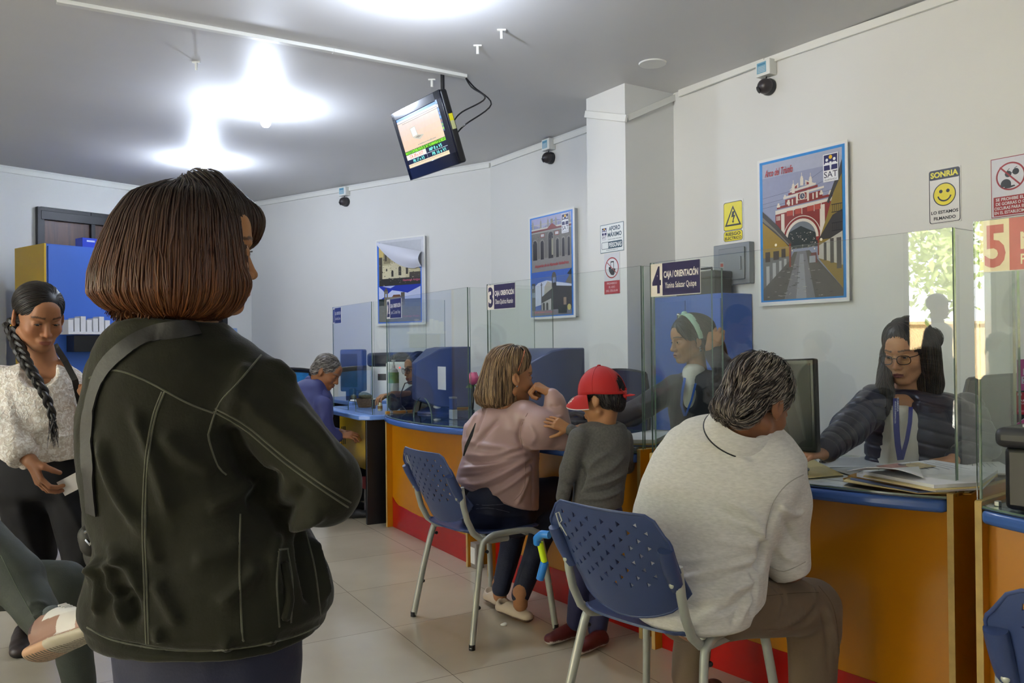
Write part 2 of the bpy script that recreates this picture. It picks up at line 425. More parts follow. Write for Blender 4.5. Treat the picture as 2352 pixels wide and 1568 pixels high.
def folds(V, F, lines, amp_n=0., ns=14., seed=1, tree=None):
    """raise or sink cloth along creases; lines = (pixel points, height m, width m)"""
    N = normals(V, F); tree = tree or bvh(V, F); D = np.zeros(len(V))
    for pts, amp, w in lines:
        q = on_surf(tree, densify_px(pts, 2.5))
        if len(q) < 2: continue
        q = np.array(q); lo = q.min(0) - 3 * w; hi = q.max(0) + 3 * w; sel = np.where(((V > lo) & (V < hi)).all(1))[0]
        if not len(sel): continue
        d2 = np.full(len(sel), 9.); at = np.zeros(len(sel), int)
        for j in range(len(q)):
            e = ((V[sel] - q[j]) ** 2).sum(1); b = e < d2; d2[b] = e[b]; at[b] = j
        t = at / max(len(q) - 1, 1); end = np.clip(np.minimum(t, 1 - t) * 5, 0.15, 1)
        D[sel] += 1.7 * amp * end * np.exp(-d2 / (w * w))
    if amp_n:
        wv = V + .05 * np.stack([vnoise(V, 6, seed + i) for i in range(3)], 1)
        D += amp_n * (vnoise(wv, ns, seed) + .5 * vnoise(wv, ns * 2.3, seed + 5))
    return V + N * D[:, None]
def seam_tubes(tree, lines, r=.0016, off=.0):
    mb = MB()
    for pts in lines:
        q = on_surf(tree, densify_px(pts, 10), off)
        if len(q) > 2:
            run = [q[0]]
            for a in q[1:]:
                if np.linalg.norm(a - run[-1]) > .08:
                    if len(run) > 2: mb.tube(run, r, 6)
                    run = [a]
                else: run.append(a)
            if len(run) > 2: mb.tube(run, r, 6)
    return mb
def strands(sd, seeds, flow, L, n=12, off=(0., .004), rad=.0012, lift=0., wob=.3, col=None, taper=True, stick=1.0, clump=0.):
    """locks that follow the surface sd from the seeds along flow(points, t)"""
    p = np.array(seeds, float); M = len(p); st = (L if hasattr(L, '__len__') else np.full(M, L)) / (n - 1)
    of = RNG.uniform(off[0], off[1], M); pts = [p + sd.grad(p) * of[:, None]]; rn = RNG.normal(size=(M, 3)) * wob
    if clump:
        cl = np.stack([vnoise(p, clump, 31 + i) for i in range(3)], 1) * 4 * wob; rn = rn * .4 + cl
    prev = None
    for i in range(1, n):
        g = sd.grad(p); d = flow(p, i / (n - 1)) + rn * (.4 + .6 * math.sin(i * 1.3))
        d = d - g * (d * g).sum(1, keepdims=True) * stick; d /= np.linalg.norm(d, axis=1, keepdims=True) + 1e-9
        if prev is not None: d = d * .6 + prev * .4; d /= np.linalg.norm(d, axis=1, keepdims=True) + 1e-9
        prev = d; p = p + d * st[:, None]
        if stick: g = sd.grad(p); p = p - g * np.clip(sd.sample(p), -.03, .03)[:, None] * stick
        g = sd.grad(p); pts.append(p + g * (of + lift * (i / (n - 1)) ** 1.5)[:, None])
    Q = np.stack(pts, 1)  # M,n,3
    T = np.gradient(Q, axis=1); T /= np.linalg.norm(T, axis=2, keepdims=True) + 1e-9
    g0 = np.stack([sd.grad(Q[:, i]) for i in range(n)], 1); B = np.cross(T, g0); B /= np.linalg.norm(B, axis=2, keepdims=True) + 1e-9; G = np.cross(B, T)
    t = np.linspace(0, 1, n); r = rad * (np.clip(np.minimum(t * 6 + .3, (1 - t) * 3 + .08), 0, 1) if taper else np.ones(n)); r = r[None, :, None] * RNG.uniform(.7, 1.4, (M, 1, 1))
    ring = [Q + B * r * 1.6, Q + G * r * .8, Q - B * r * 1.6]; V = np.stack(ring, 2).reshape(-1, 3)
    base = (np.arange(M)[:, None] * n + np.arange(n - 1)[None]) * 3; fs = []
    for j in range(3):
        k = (j + 1) % 3; fs.append(np.stack([base + j, base + k, base + 3 + k, base + 3 + j], -1).reshape(-1, 4))
    F = np.concatenate(fs); C = None
    if col is not None:
        C = col(Q.reshape(-1, 3), np.repeat(RNG.uniform(0, 1, M), n)); C = np.repeat(C, 3, axis=0)
    return V, F, C
def pick(V, n, mask=None):
    i = np.arange(len(V)) if mask is None else np.where(mask)[0]
    return V[RNG.choice(i, n, replace=len(i) < n)]
def mixc(a, b, t): a = np.array(lin(a)); b = np.array(lin(b)); return a + (b - a) * np.asarray(t)[..., None]
# ================================================================== the room
TW = unit(A(.545, -.838)); NW = unit(A(.838, .545))          # along the long wall, and through it
T3 = A(*TW, 0); N3 = A(*NW, 0); Z3 = A(0, 0, 1)
CEIL = 3.10; NWALL = 4.346
def W(s, n, z=0.): return A(*(TW * s + NW * n), z)
K0 = W(6.41, NWALL)[:2]; KK = W(-7.048, NWALL)[:2]; CC = A(-3.3, 10.48); LL = A(-5.6, 7.5); MM = A(-5.6, -3.); 
m_wall = mat('wall_paint', '#dcdcd8', rough=.55, bump=.15, bscale=25, var=.015, vscale=1.5)
m_ceil = mat('ceiling_paint', '#d2d1d0', rough=.5, bump=.2, bscale=12, var=.03, vscale=1.2)
m_white = mat('white_plastic', '#e4e4de', rough=.4, var=.03)
m_black = mat('black_plastic', '#141416', rough=.35, var=.1)
m_dark = mat('dark_grey_plastic', '#2a2b2f', rough=.45, var=.08)

def wall_seg(mb, a, b, z0, z1, th=.15):
    """slab from a to b, the room on its right hand side looking from a to b"""
    a = A(*a); b = A(*b); d = unit(b - a); n = A(-d[1], d[0]); c = (a + b) / 2 + n * th / 2
    mb.box((*c, (z0 + z1) / 2), (np.linalg.norm(b - a), th, z1 - z0), (A(*d, 0), A(*n, 0), Z3))
w = MB(); wall_seg(w, KK, K0, 0, CEIL + .1); struct('wall_right', w, m_wall)
w = MB(); wall_seg(w, CC - unit(KK - CC) * .15, KK, 0, CEIL + .1); struct('wall_far', w, m_wall)
w = MB(); wall_seg(w, LL, CC, 0, CEIL + .1); struct('wall_left', w, m_wall)
OPEN = ((-2.95, -.42), (.03, 1.51)); HOP = 2.85
w = MB(); ys = [-3.15] + [q for o in OPEN for q in o] + [7.62]
for i in range(0, len(ys), 2): wall_seg(w, (-5.6, ys[i]), (-5.6, ys[i + 1]), 0, CEIL + .1)
for o in OPEN: wall_seg(w, (-5.6, o[0]), (-5.6, o[1]), HOP, CEIL + .1)
struct('wall_street', w, m_wall)
w = MB(); wall_seg(w, K0, MM, 0, CEIL + .1); struct('wall_back', w, m_wall)

poly = [K0 + A(.3, -.3), KK + A(.1, .3), CC + A(-.1, .4), LL + A(-.15, .1), MM + A(-.15, -.15)]
w = MB(); w.prism([tuple(q) for q in poly], (0, 0, CEIL), (1, 0, 0), (0, 1, 0), .12); struct('ceiling', w, m_ceil, smooth=0)
# floor: large polished tiles
m = bpy.data.materials.new('polished_tile'); m.use_nodes = True; nt = m.node_tree; Nn = nt.nodes; L_ = nt.links; b = Nn['Principled BSDF']
tc = Nn.new('ShaderNodeTexCoord'); mp = Nn.new('ShaderNodeMapping'); L_.new(tc.outputs['Object'], mp.inputs[0])
q1 = PZ(901.4, 1440.2, 0); q2 = PZ(1041, 1549.9, 0); tang = math.atan2(q2[1] - q1[1], q2[0] - q1[0]); TS = .62
mp.vector_type = 'TEXTURE'; mp.inputs['Location'].default_value = (q1[0], q1[1], 0); mp.inputs['Rotation'].default_value = (0, 0, tang)
br = Nn.new('ShaderNodeTexBrick'); br.offset = 0; br.inputs['Scale'].default_value = 1; br.inputs['Brick Width'].default_value = TS; br.inputs['Row Height'].default_value = TS
br.inputs['Mortar Size'].default_value = .0016; br.inputs['Mortar Smooth'].default_value = .1
br.inputs['Color1'].default_value = (*lin('#bfb5a0'), 1); br.inputs['Color2'].default_value = (*lin('#b9af9a'), 1); br.inputs['Mortar'].default_value = (*lin('#7d7568'), 1)
L_.new(mp.outputs[0], br.inputs['Vector'])
nz = Nn.new('ShaderNodeTexNoise'); nz.inputs['Scale'].default_value = 2.2; nz.inputs['Detail'].default_value = 5; L_.new(mp.outputs[0], nz.inputs['Vector'])
mx = Nn.new('ShaderNodeMix'); mx.data_type = 'RGBA'; mx.blend_type = 'MULTIPLY'; mx.inputs[0].default_value = .35
cr = Nn.new('ShaderNodeValToRGB'); cr.color_ramp.elements[0].position = .35; cr.color_ramp.elements[0].color = (.72, .70, .68, 1); cr.color_ramp.elements[1].position = .65
L_.new(nz.outputs[0], cr.inputs[0]); L_.new(br.outputs[0], mx.inputs[6]); L_.new(cr.outputs[0], mx.inputs[7]); L_.new(mx.outputs[2], b.inputs['Base Color'])
b.inputs['Roughness'].default_value = .16; b.inputs['Specular IOR Level'].default_value = .55
bp = Nn.new('ShaderNodeBump'); bp.inputs['Strength'].default_value = .25; bp.inputs['Distance'].default_value = .001; L_.new(br.outputs['Fac'], bp.inputs['Height']); bp.invert = True; L_.new(bp.outputs[0], b.inputs['Normal'])
w = MB(); w.prism([tuple(q) for q in poly], (0, 0, 0), (1, 0, 0), (0, 1, 0), -.1); struct('floor', w, m, smooth=0)

# column against the long wall
c1 = A(.819, 5.85); Nc = c1 @ NW; s1 = c1 @ TW; m_col = m_wall
w = MB(); w.box(W(s1 - .22, (Nc + NWALL) / 2 + .02, CEIL / 2), (.44, NWALL - Nc + .04, CEIL), (T3, N3, Z3)); struct('trim_1', w, m_col)
# pilaster and beam at the far left, along the left wall
dl = unit(CC - LL); nl = A(-dl[1], dl[0]); DL3 = A(*dl, 0); NL3 = A(*nl, 0)
def LW(s, off, z): return A(*(LL + dl * s - nl * off), z)      # s along the left wall, off into the room
pb = PN(12, 700, nl, nl @ LL - .12); sp = (pb[:2] - LL) @ dl
w = MB(); w.box(LW(sp - .4, .07, 1.4), (.8, .14, 2.8), (DL3, NL3, Z3)); struct('trim_2', w, m_wall)
# skirting of tile along the walls
m_skirt = mat('skirting_tile', '#a89f90', rough=.3, var=.05)
w = MB(); d = unit(K0 - KK); n = A(-d[1], d[0]); w.box((*((KK + K0) / 2 - n * .006), .05), (np.linalg.norm(K0 - KK), .012, .10), (A(*d, 0), A(*n, 0), Z3)); struct('baseboard_right', w, m_skirt)
w = MB(); d = unit(KK - CC); n = A(-d[1], d[0]); w.box((*((KK + CC) / 2 - n * .006), .05), (np.linalg.norm(KK - CC), .012, .10), (A(*d, 0), A(*n, 0), Z3)); struct('baseboard_far', w, m_skirt)

# big wooden door with a black frame in the left wall
nlc = nl @ LL
dz = PN(90, 470, nl, nlc - .02); d0 = (dz[:2] - LL) @ dl; d1 = (PN(512, 600, nl, nlc - .02)[:2] - LL) @ dl; dh = 2.72
m_wood = mat('dark_wood', '#4a2c1e', rough=.4, var=.35, vscale=3, stretch=(14, 14, 1), bump=.2, bscale=20)
m_iron = mat('black_iron', '#1b1d20', rough=.45, var=.15)
w = MB(); w.box(LW((d0 + d1) / 2, .012, dh / 2), (d1 - d0, .02, dh), (DL3, NL3, Z3)); door = struct('door_1', w, m_wood)
w = MB(); n_ = 5
for i in range(n_):
    s_ = d0 + (d1 - d0) * i / (n_ - 1); w.box(LW(s_, .035, dh / 2), (.07 if i in (0, n_ - 1) else .045, .05, dh), (DL3, NL3, Z3))
for z_ in (dh - .03, dh - .62, 1.0, .05): w.box(LW((d0 + d1) / 2, .03, z_), (d1 - d0, .04, .07), (DL3, NL3, Z3))
w.box(LW((d0 + d1) / 2, .04, dh - .08), (d1 - d0, .05, .09), (DL3, NL3, Z3))
obj('door_frame', w, m_iron, door, bevel=.004)

# ------------------------------------------------------------------ outside the street opening
m_pave = mat('street_paving', '#b2b0aa', rough=.8, var=.1)
w = MB(); w.box((-13.8, 0, -.06), (16.0, 34, .1)); struct('floor_street', w, m_pave)
w = MB()
for y_ in (.03, 1.51, -2.95, -.42): w.box((-5.66, y_, HOP / 2), (.2, .05, HOP))
for o in OPEN: w.box((-5.66, (o[0] + o[1]) / 2, HOP), (.2, o[1] - o[0], .06))
struct('trim_3', w, mat('alu_frame', '#8a8d90', rough=.35, metal=.6))
m_leaf = mat('sunlit_leaves', '#b9c878', rough=.6, var=.35, vscale=3)
m_bark = mat('bark', '#6b5844', rough=.9, bump=.6, bscale=30, var=.2)
def tree(name, x, y, h, r, label, seed):
    rg = np.random.default_rng(seed); t = thing(name, label, 'tree', (x, y, -.01), group='trees along the street outside')
    w = MB(); w.tube([(x, y, -.01), (x + .05, y, h * .3), (x - .05, y + .1, h * .6), (x, y, h * .85)], [.13, .11, .08, .03], 10); obj('trunk', w, m_bark, t)
    n = 4200; c = rg.normal(size=(26, 3)); c /= np.linalg.norm(c, axis=1, keepdims=True); c *= rg.uniform(.3, .8, (26, 1)); c = c * A(r, r, h * .36) + A(x, y, h * .62)
    p = c[rg.integers(0, 26, n)] + rg.normal(size=(n, 3)) * r * .24; p[:, 2] = np.maximum(p[:, 2], .35)
    a = rg.normal(size=(n, 3)); a /= np.linalg.norm(a, axis=1, keepdims=True); b_ = np.cross(a, rg.normal(size=(n, 3))); b_ /= np.linalg.norm(b_, axis=1, keepdims=True)
    s_ = rg.uniform(.06, .11, (n, 1)); V = np.stack([p - a * s_, p + b_ * s_ * .5, p + a * s_, p - b_ * s_ * .5], 1).reshape(-1, 3)
    o = mesh_np('foliage', V, np.arange(n * 4).reshape(n, 4), m_leaf, t, smooth=False)
tree('street_tree', -10.5, 3.4, 4.6, 1.4, 'leafy sunlit tree outside the street opening, nearest the room', 3)
tree('street_tree', -11.6, -.5, 5.0, 1.6, 'tall sunlit tree outside, seen only mirrored in the counter glass', 5)
tree('street_tree', -12.4, 8.4, 5.0, 1.6, 'broad sunlit tree outside beyond the nearest street tree', 8)
tree('street_tree', -10.8, -5.2, 4.4, 1.4, 'sunlit tree outside the opening furthest behind the camera', 9)
w = MB(); w.box((-15.6, 1, .8), (.3, 26, 1.6)); w.box((-15.6, 1, 1.63), (.4, 26, .06)); tag(obj('garden_wall', w, mat('ochre_render', '#d9b98a', rough=.8, var=.1)), 'low ochre garden wall across the street behind the trees', 'wall')

# ------------------------------------------------------------------ ceiling lamps
m_bulb = bpy.data.materials.new('lit_bulb'); m_bulb.use_nodes = True
_b = m_bulb.node_tree.nodes['Principled BSDF']; _b.inputs['Emission Color'].default_value = (.90, .93, 1, 1); _b.inputs['Emission Strength'].default_value = 9; _b.inputs['Base Color'].default_value = (1, 1, 1, 1)
bulbs = [(PZ(610, 243, CEIL), 'bare lit bulb on the ceiling left of the hanging screen'), (PZ(469, 368, CEIL), 'bare lit bulb on the ceiling furthest away, above the bobbed hair'), (PZ(955, -42, CEIL), 'bare lit bulb at the top edge of the photo, nearest the camera')]
for p_, lb in bulbs + [(A(3.2, -.9, CEIL), 'bare lit bulb on the ceiling behind the camera')]:
    x_, y_ = p_[:2]; t = thing('ceiling_bulb', lb, 'light bulb', (x_, y_, CEIL), group='bare bulbs on the ceiling')
    obj('lamp_socket', MB().lathe([(.032, -.05), (.034, -.03), (.042, -.014), (.055, -.004), (.056, 0)], (x_, y_, CEIL), 24), m_white, t)
    obj('bulb', MB().lathe([(.001, -.165), (.022, -.16), (.036, -.142), (.041, -.12), (.037, -.095), (.026, -.07), (.019, -.05)], (x_, y_, CEIL), 24), m_bulb, t)
    l = bpy.data.lights.new('bulb_light', 'POINT'); l.energy = BULB_W; l.color = (.74, .83, 1.0); l.shadow_soft_size = .045
    lo_ = bpy.data.objects.new('bulb_light', l); lo_.location = (x_, y_, CEIL - .21); COL.objects.link(lo_)
# flush ring and small ceiling bits
p_ = PZ(1499, 145, CEIL); t = MB(); t.lathe([(.052, -.008), (.088, -.008), (.092, 0)], (p_[0], p_[1], CEIL), 40)
tag(obj('ceiling_ring', t, m_white), 'flat round white cover ring on the ceiling above the column', 'ceiling cover')
def hook(px, py, lb, g=None):
    p_ = PZ(px, py, CEIL); t = MB(); t.box((p_[0], p_[1], CEIL - .004), (.05, .02, .008)); t.tube([(p_[0], p_[1], CEIL), (p_[0], p_[1], CEIL - .055)], .009, 10)
    tag(obj('ceiling_hook', t, m_white), lb, 'ceiling fitting', g)
hook(992, 182, 'short white stub on the ceiling beside the hanging screen'); hook(451, 142, 'short white stub on the ceiling over the dim left side')
hook(1152, 68, 'tiny white stub on the ceiling between screen and top edge'); hook(1097, 104, 'tiny white stub on the ceiling just above the hanging screen')

# ------------------------------------------------------------------ white cable channels
def channel(name, a, b, wd, hg, up, lb): tag(obj(name, MB().bar(a, b, wd, hg, up), m_white, bevel=.002), lb, 'cable channel')
a_ = PZ(130, -2, CEIL); b_ = PZ(765, 113, CEIL); c_ = PZ(1070, 172, CEIL)
channel('cable_channel', A(*a_[:2], CEIL - .011), A(*b_[:2], CEIL - .011), .04, .022, Z3, 'long white cable channel across the ceiling, outer length')
channel('cable_channel', A(*b_[:2], CEIL - .011), A(*c_[:2], CEIL - .011), .04, .022, Z3, 'white cable channel on the ceiling ending above the hanging screen')
cn = NWALL - .013
channel('cable_channel', PN(1756, 141, NW, cn), PN(2230, -22, NW, cn), .02, .05, Z3, 'white cable channel high on the right wall, right of the camera box')
channel('cable_channel', PN(1560, 215, NW, cn - .006), PN(1756, 139, NW, cn - .006), .02, .05, Z3, 'white cable channel on the wall between column and camera box')
channel('cable_channel', PN(1345, 262, NW, Nc - .013), PN(1439, 272, NW, Nc - .013), .02, .05, Z3, 'short white cable channel across the front of the column')
ct = s1 + .013
channel('cable_channel', PN(1440, 271, TW, ct), PN(1566, 217, TW, ct), .02, .045, Z3, 'white cable channel sloping up the side of the column')
kw = unit(KK - CC); kn = A(-kw[1], kw[0])
channel('cable_channel', A(*(CC + kw * .15 - kn * .012), CEIL - .045), A(*(KK - kw * .0 - kn * .012), CEIL - .045), .02, .045, Z3, 'long white channel under the ceiling of the far wall')
channel('cable_channel', W(KK @ TW + .05, NWALL - .012, CEIL - .045), W(s1 - .46, NWALL - .012, CEIL - .045), .02, .045, Z3, 'white channel under the ceiling left of the column')
channel('cable_channel', LW(.3, .012, CEIL - .05), LW(3.7, .012, CEIL - .05), .02, .045, Z3, 'white channel along the top of the left wall')
tag(obj('ceiling_pipe', MB().tube([LW(d0 + .9, .02, 2.83), LW(d0 + 1.35, .02, 2.83), LW(d0 + 1.4, .02, 2.82)], .008, 8), m_black), 'thin dark rod above the wooden door', 'rod')

# ------------------------------------------------------------------ dome cameras with their white boxes
def camera_box(px, py, s_, d3, n3, c, lb, nn=None):
    p_ = PN(px, py, nn, c); t = thing('security_camera', lb, 'security camera', p_, group='dome cameras under the ceiling'); ax = (d3, n3, Z3)
    obj('power_box', MB().box(p_ - n3 * .035, (.115 * s_, .07, .10 * s_), ax), m_white, t, bevel=.004)
    cd = Card(p_ - n3 * .071 + Z3 * .038 * s_ - d3 * .045 * s_, d3 * .075 * s_, -Z3 * .07 * s_); cd.rect(0, 0, 1, 1, '#7fb0c4'); cd.rect(.08, .12, .9, .28, '#4d87a8')
    for v in (.42, .56, .7, .84): cd.rect(.1, v, .9, v + .05, '#c9ced0')
    cd.build('sticker', t)
    q = p_ - Z3 * .115 * s_ - n3 * .045; r_ = .052 * s_
    obj('camera_mount', MB().lathe([(r_, 0), (r_ * 1.05, .02), (r_ * .9, .045)], p_ - Z3 * .115 * s_, 24, (d3, Z3, -n3)), m_dark, t)
    obj('camera_dome', MB().ball(q, (r_, r_, r_ * .95), 12), mat('camera_shell', '#3a3436', rough=.35), t)
    f = unit(-n3 * .8 - Z3 * .5 - d3 * .5); e = unit(np.cross(f, Z3)); g = np.cross(e, f)
    obj('lens', MB().lathe([(.02, 0), (.024, .004), (.012, .008), (.001, .006)], q + f * r_ * .93, 16, (e, g, f)), m_black, t)
    lm = MB()
    for i in range(10): lm.ball(q + f * r_ * 1.0 + (e * math.cos(i * .628) + g * math.sin(i * .628)) * .018, .0022, 6)
    obj('infrared_lamps', lm, m_white, t)
    obj('lead', MB().tube([p_ - Z3 * .045 * s_ - n3 * .03, p_ - Z3 * .075 * s_ - n3 * .04], .004, 8), m_black, t)
kn3 = A(*kn, 0); kd3 = A(*kw, 0)
camera_box(1768, 160, 1.0, T3, N3, NWALL, 'dome camera and white box high on the wall above the arch picture', NW)
camera_box(1267, 334, 1.0, T3, N3, NWALL, 'dome camera and white box left of the column', NW)
camera_box(796, 441, 1.0, kd3, kn3, kn @ KK, 'dome camera and white box on the far wall left of the screen', kn)
camera_box(577, 470, 1.0, kd3, kn3, kn @ KK, 'dome camera in the far corner half behind the bobbed hair', kn)
# ================================================================== counters
DT = .79; GT = 1.583
m_orange = mat('orange_laminate', '#b87604', rough=.28, var=.03, spec=.5)
m_yellow = mat('yellow_laminate', '#c9a51c', rough=.4, var=.05)
m_edge = mat('raw_board_edge', '#b79a5c', rough=.6, var=.15, vscale=20)
m_blue = mat('blue_laminate', '#3f62a8', rough=.22, var=.04)
m_lblue = mat('pale_blue_laminate', '#6a8fd0', rough=.3, var=.04)
m_red = mat('red_vinyl', '#a3140e', rough=.25, var=.06)
m_glass = glass_mat('clear_glass', '#fbfdfc')
m_gedge = mat('green_glass_edge', '#5f7568', rough=.15, var=.2, vscale=30, spec=.8)
m_slab = glass_mat('table_glass', '#f4f9f6', base=.06)

def pane(a, b, z0, z1, th, off, arch=None):
    """upright glass between floor points a and b, thickness towards n"""
    a = A(*a); b = A(*b); L = np.linalg.norm(b - a); d = unit(b - a); n = A(-d[1], d[0]); O = A(*(a + n * off), 0)
    pts = [(0, z0), (0, z1), (L, z1), (L, z0)]
    if arch:
        c, hw, hh = arch; c = (1 - c) * L if False else c * L
        pts += [(c + hw * math.cos(PI * i / 14), z0 + hh * math.sin(PI * i / 14)) for i in range(15)]
    return MB().prism(pts, O, A(*d, 0), Z3, th, 0, 1)

def sign_card(O, ux, uy, num, name, t):
    cd = Card(O, ux, uy); cd.rect(0, 0, 1, 1, '#e9dfd8'); cd.rect(.245, .0, 1, 1, '#241a52')
    cd.text(num, .03, .08, .215, .93, '#241a52', .03); cd.text('CAJA / ORIENTACIÓN', .275, .20, .965, .52, '#f2ebe6', .03)
    cd.text(name, .30, .60, .93, .84, '#f2ebe6', .006); return cd.build('lettering', t)

def station(Ap, Bp, num, name, lb, slb, bow=.13, sides=(1, 1), depth=.62, sidedepth=.43):
    Ap = A(*Ap); Bp = A(*Bp); L = np.linalg.norm(Bp - Ap); d = unit(Bp - Ap); n = A(-d[1], d[0]); D3 = A(*d, 0); M3 = A(*n, 0); O = A(*Ap, 0)
    t = thing('counter_desk', lb, 'counter', O, group='orange counters of the cash desks')
    F = lambda u, v, z: O + D3 * u + M3 * v + Z3 * z
    obj('front_panel', MB().box(F(L / 2, .03, .375), (L - .03, .018, .75), (D3, M3, Z3)), m_orange, t)
    for s_, u in ((sides[0], .009), (sides[1], L - .009)):
        if s_:
            obj('side_panel', MB().box(F(u, depth / 2 - .01, .4), (.018, depth + .02, .80), (D3, M3, Z3)), m_orange, t)
            obj('panel_edge', MB().box(F(u, -.0215, .4), (.0185, .003, .8005), (D3, M3, Z3)).box(F(u, depth / 2 - .01, .801), (.0185, depth + .02, .003), (D3, M3, Z3)), m_edge, t)
    # red wave along the foot
    pts = [(.02, 0)] + [(L - .02, 0), (L - .02, .155)] + [(u_, .155 + .0 * u_ + .05 * math.exp(-((u_ - .02) / .05) ** 2) + .015 * math.sin(u_ * 9) * math.exp(-u_ * 3)) for u_ in np.linspace(L - .03, .02, 24)]
    obj('red_foot_band', MB().prism(pts, F(0, .0195, 0), D3, Z3, .0015), m_red, t, smooth=0)
    cur = lambda r: [(u_, -bow * (1 - (2 * u_ / L - 1) ** 2) ** .8 - .02 + r) for u_ in np.linspace(.02, L - .02, 26)]
    top = cur(0) + [(L - .02, depth), (.02, depth)]
    o = obj('countertop', MB().prism(top, F(0, 0, .742), D3, M3, .040), m_blue, t, bevel=.014, seg=4)
    slab = cur(.012) + [(L - .03, depth - .02), (.03, depth - .02)]
    obj('gap_shade_strip', MB().prism(cur(.006) + [(L - .022, depth - .01), (.022, depth - .01)], F(0, 0, .7822), D3, M3, .0022, 0, 1), [m_blue, m_black], t)  # black side faces paint the shade of the gap under the glass
    obj('glass_top', MB().prism(slab, F(0, 0, .7848), D3, M3, .006, 0, 1), [m_slab, m_gedge], t)
    for v in (.12, .43):
        for u in (.25, .5):
            if num in ('4', '5'): pass
    for u, z_ in ((.42, .68), (.42, .48)): obj('screw_cap', MB().lathe([(.007, 0), (.007, .002), (.001, .003)], F(u, .0195, z_), 14, (D3, Z3, -M3)), m_orange, t)
    g = thing('glass_screen', slb, 'glass screen', F(0, 0, DT), group='glass screens on the counters')
    obj('front_pane', pane(Ap, Bp, DT + .001, GT, .008, .0, (.48, .14, .135)), [m_glass, m_gedge], g, smooth=30)
    for u, sd in ((0.0, sides[0]), (L - .008, sides[1])):
        a = Ap + d * u; O2 = A(*(a + n * .011), 0)
        obj('side_pane', MB().prism([(0, DT + .001), (sidedepth, DT + .001), (sidedepth, GT), (0, GT)], O2, M3, Z3, -.008 if False else .008, 0, 1), [m_glass, m_gedge], g, smooth=30)
    for u in (.05, L - .05): obj('clamp', MB().box(F(u, .004, DT + .008), (.014, .018, .015), (D3, M3, Z3)), mat('brushed_steel', '#9a9c9d', rough=.3, metal=.9), g, bevel=.002)
    if num and num != '5':
        s = thing('desk_sign', 'purple and white sign %s on the glass of its cash desk' % num, 'sign', F(0, -.004, 1.45), group=None)
        s['label'] = {'2': 'purple sign with number 2, on the second glass screen', '3': 'purple sign with number 3, behind the pink jacket woman', '4': 'large purple sign with number 4, left of the blue locker'}[num]
        obj('sign_plate', MB().box(F(.132, -.003, 1.578 - .068), (.262, .0022, .134), (D3, M3, Z3)), m_white, s)
        sign_card(F(.002, -.0042, 1.576), D3 * .26, -Z3 * .13, num, name, s)
    return F, L, D3, M3, t
A2, B2 = (-.868, 5.76), (-.245, 4.69); A3, B3 = (-.128, 4.50), (.556, 3.52); A4, B4 = (.578, 3.41), (1.303, 2.432); A5 = (1.305, 2.325); B5 = (2.06, 1.39)
F2, L2, D2, M2, t2 = station(A2, B2, '2', 'Juan C. Cordori Trejo', 'orange counter with blue curved top, furthest of the orange ones', 'glass screen on the furthest orange counter')
F3, L3, D3_, M3_, t3 = station(A3, B3, '3', 'Diana Quichca Huamán', 'orange counter the pink jacket woman and the boy lean towards', 'glass screen in front of the pink jacket woman')
F4, L4, D4, M4, t4 = station(A4, B4, '4', 'Yanina Salazar Quispe', 'orange counter in front of the man in the pale polo shirt', 'glass screen between polo shirt man and bespectacled clerk')
F5, L5, D5, M5, t5 = station(A5, B5, '5', '', 'orange counter cut by the right edge of the photo', 'glass screen at the right edge carrying a red number 5', sidedepth=.25)
s = thing('desk_sign', 'red and cream sign with a big 5 at the right edge', 'sign', F5(.02, -.004, 1.5))
obj('sign_plate', MB().box(F5(.155, -.0035, 1.585 - .075), (.28, .002, .145), (D5, M5, Z3)), m_white, s)
cd = Card(F5(.017, -.0050, 1.582), D5 * .275, -Z3 * .142); cd.rect(0, 0, 1, 1, '#ecdcb8'); cd.rect(.27, 0, 1, 1, '#c4504a'); cd.text('5', .04, .10, .235, .93, '#c4504a', .03); cd.text('MESA DE', .37, .28, .97, .62, '#ecdcb8', .04); cd.text('PARTES', .37, .7, .7, .9, '#ecdcb8', .02); cd.build('lettering', s)

# --- first desk: black legs, yellow modesty panel, pale blue top
A1, B1 = A(-1.43, 6.62), A(-.985, 5.83); d1_ = unit(B1 - A1); n1_ = A(-d1_[1], d1_[0]); E3 = A(*d1_, 0); G3 = A(*n1_, 0); L1 = np.linalg.norm(B1 - A1)
F1 = lambda u, v, z: A(*A1, 0) + E3 * u + G3 * v + Z3 * z
t1 = thing('office_desk', 'black legged desk with yellow panel and pale blue top', 'desk', F1(0, 0, 0))
obj('desktop', MB().prism([(-.12, -.10), (L1 - .03, -.10), (L1 + .03, -.03), (L1 + .03, .6), (-.12, .6)], F1(0, 0, .735), E3, G3, .035), m_lblue, t1, bevel=.008)
obj('modesty_panel', MB().box(F1(L1 * .55 - .02, .03, .545), (L1 * .9, .018, .38), (E3, G3, Z3)), m_yellow, t1)
for u in (.0, L1 - .015): obj('side_panel', MB().box(F1(u, .26, .3675), (.03, .62, .735), (E3, G3, Z3)), m_black, t1, bevel=.003)
b_ = MB()
for i in range(3):
    for k in range(2): b_.box(F1(.13 + i * .04, .019, .60 - k * .09 + i * .005), (.016, .004, .05), (E3, G3, Z3))
obj('vent_slots', b_, m_black, t1, bevel=.003)
g = thing('glass_screen', 'furthest glass screen, on the black legged desk', 'glass screen', F1(0, 0, .77))
obj('front_pane', pane(A1, B1, .771, 1.57, .006, 0., (.5, .09, .12)), [m_glass, m_gedge], g, smooth=30)
obj('side_pane', MB().prism([(0, .771), (.4, .771), (.4, 1.57), (0, 1.57)], F1(L1, .01, 0), G3, Z3, .006, 0, 1), [m_glass, m_gedge], g, smooth=30)
s = thing('desk_sign', 'small purple sign with number 1, furthest of the desk signs', 'sign', F1(0, 0, 1.5))
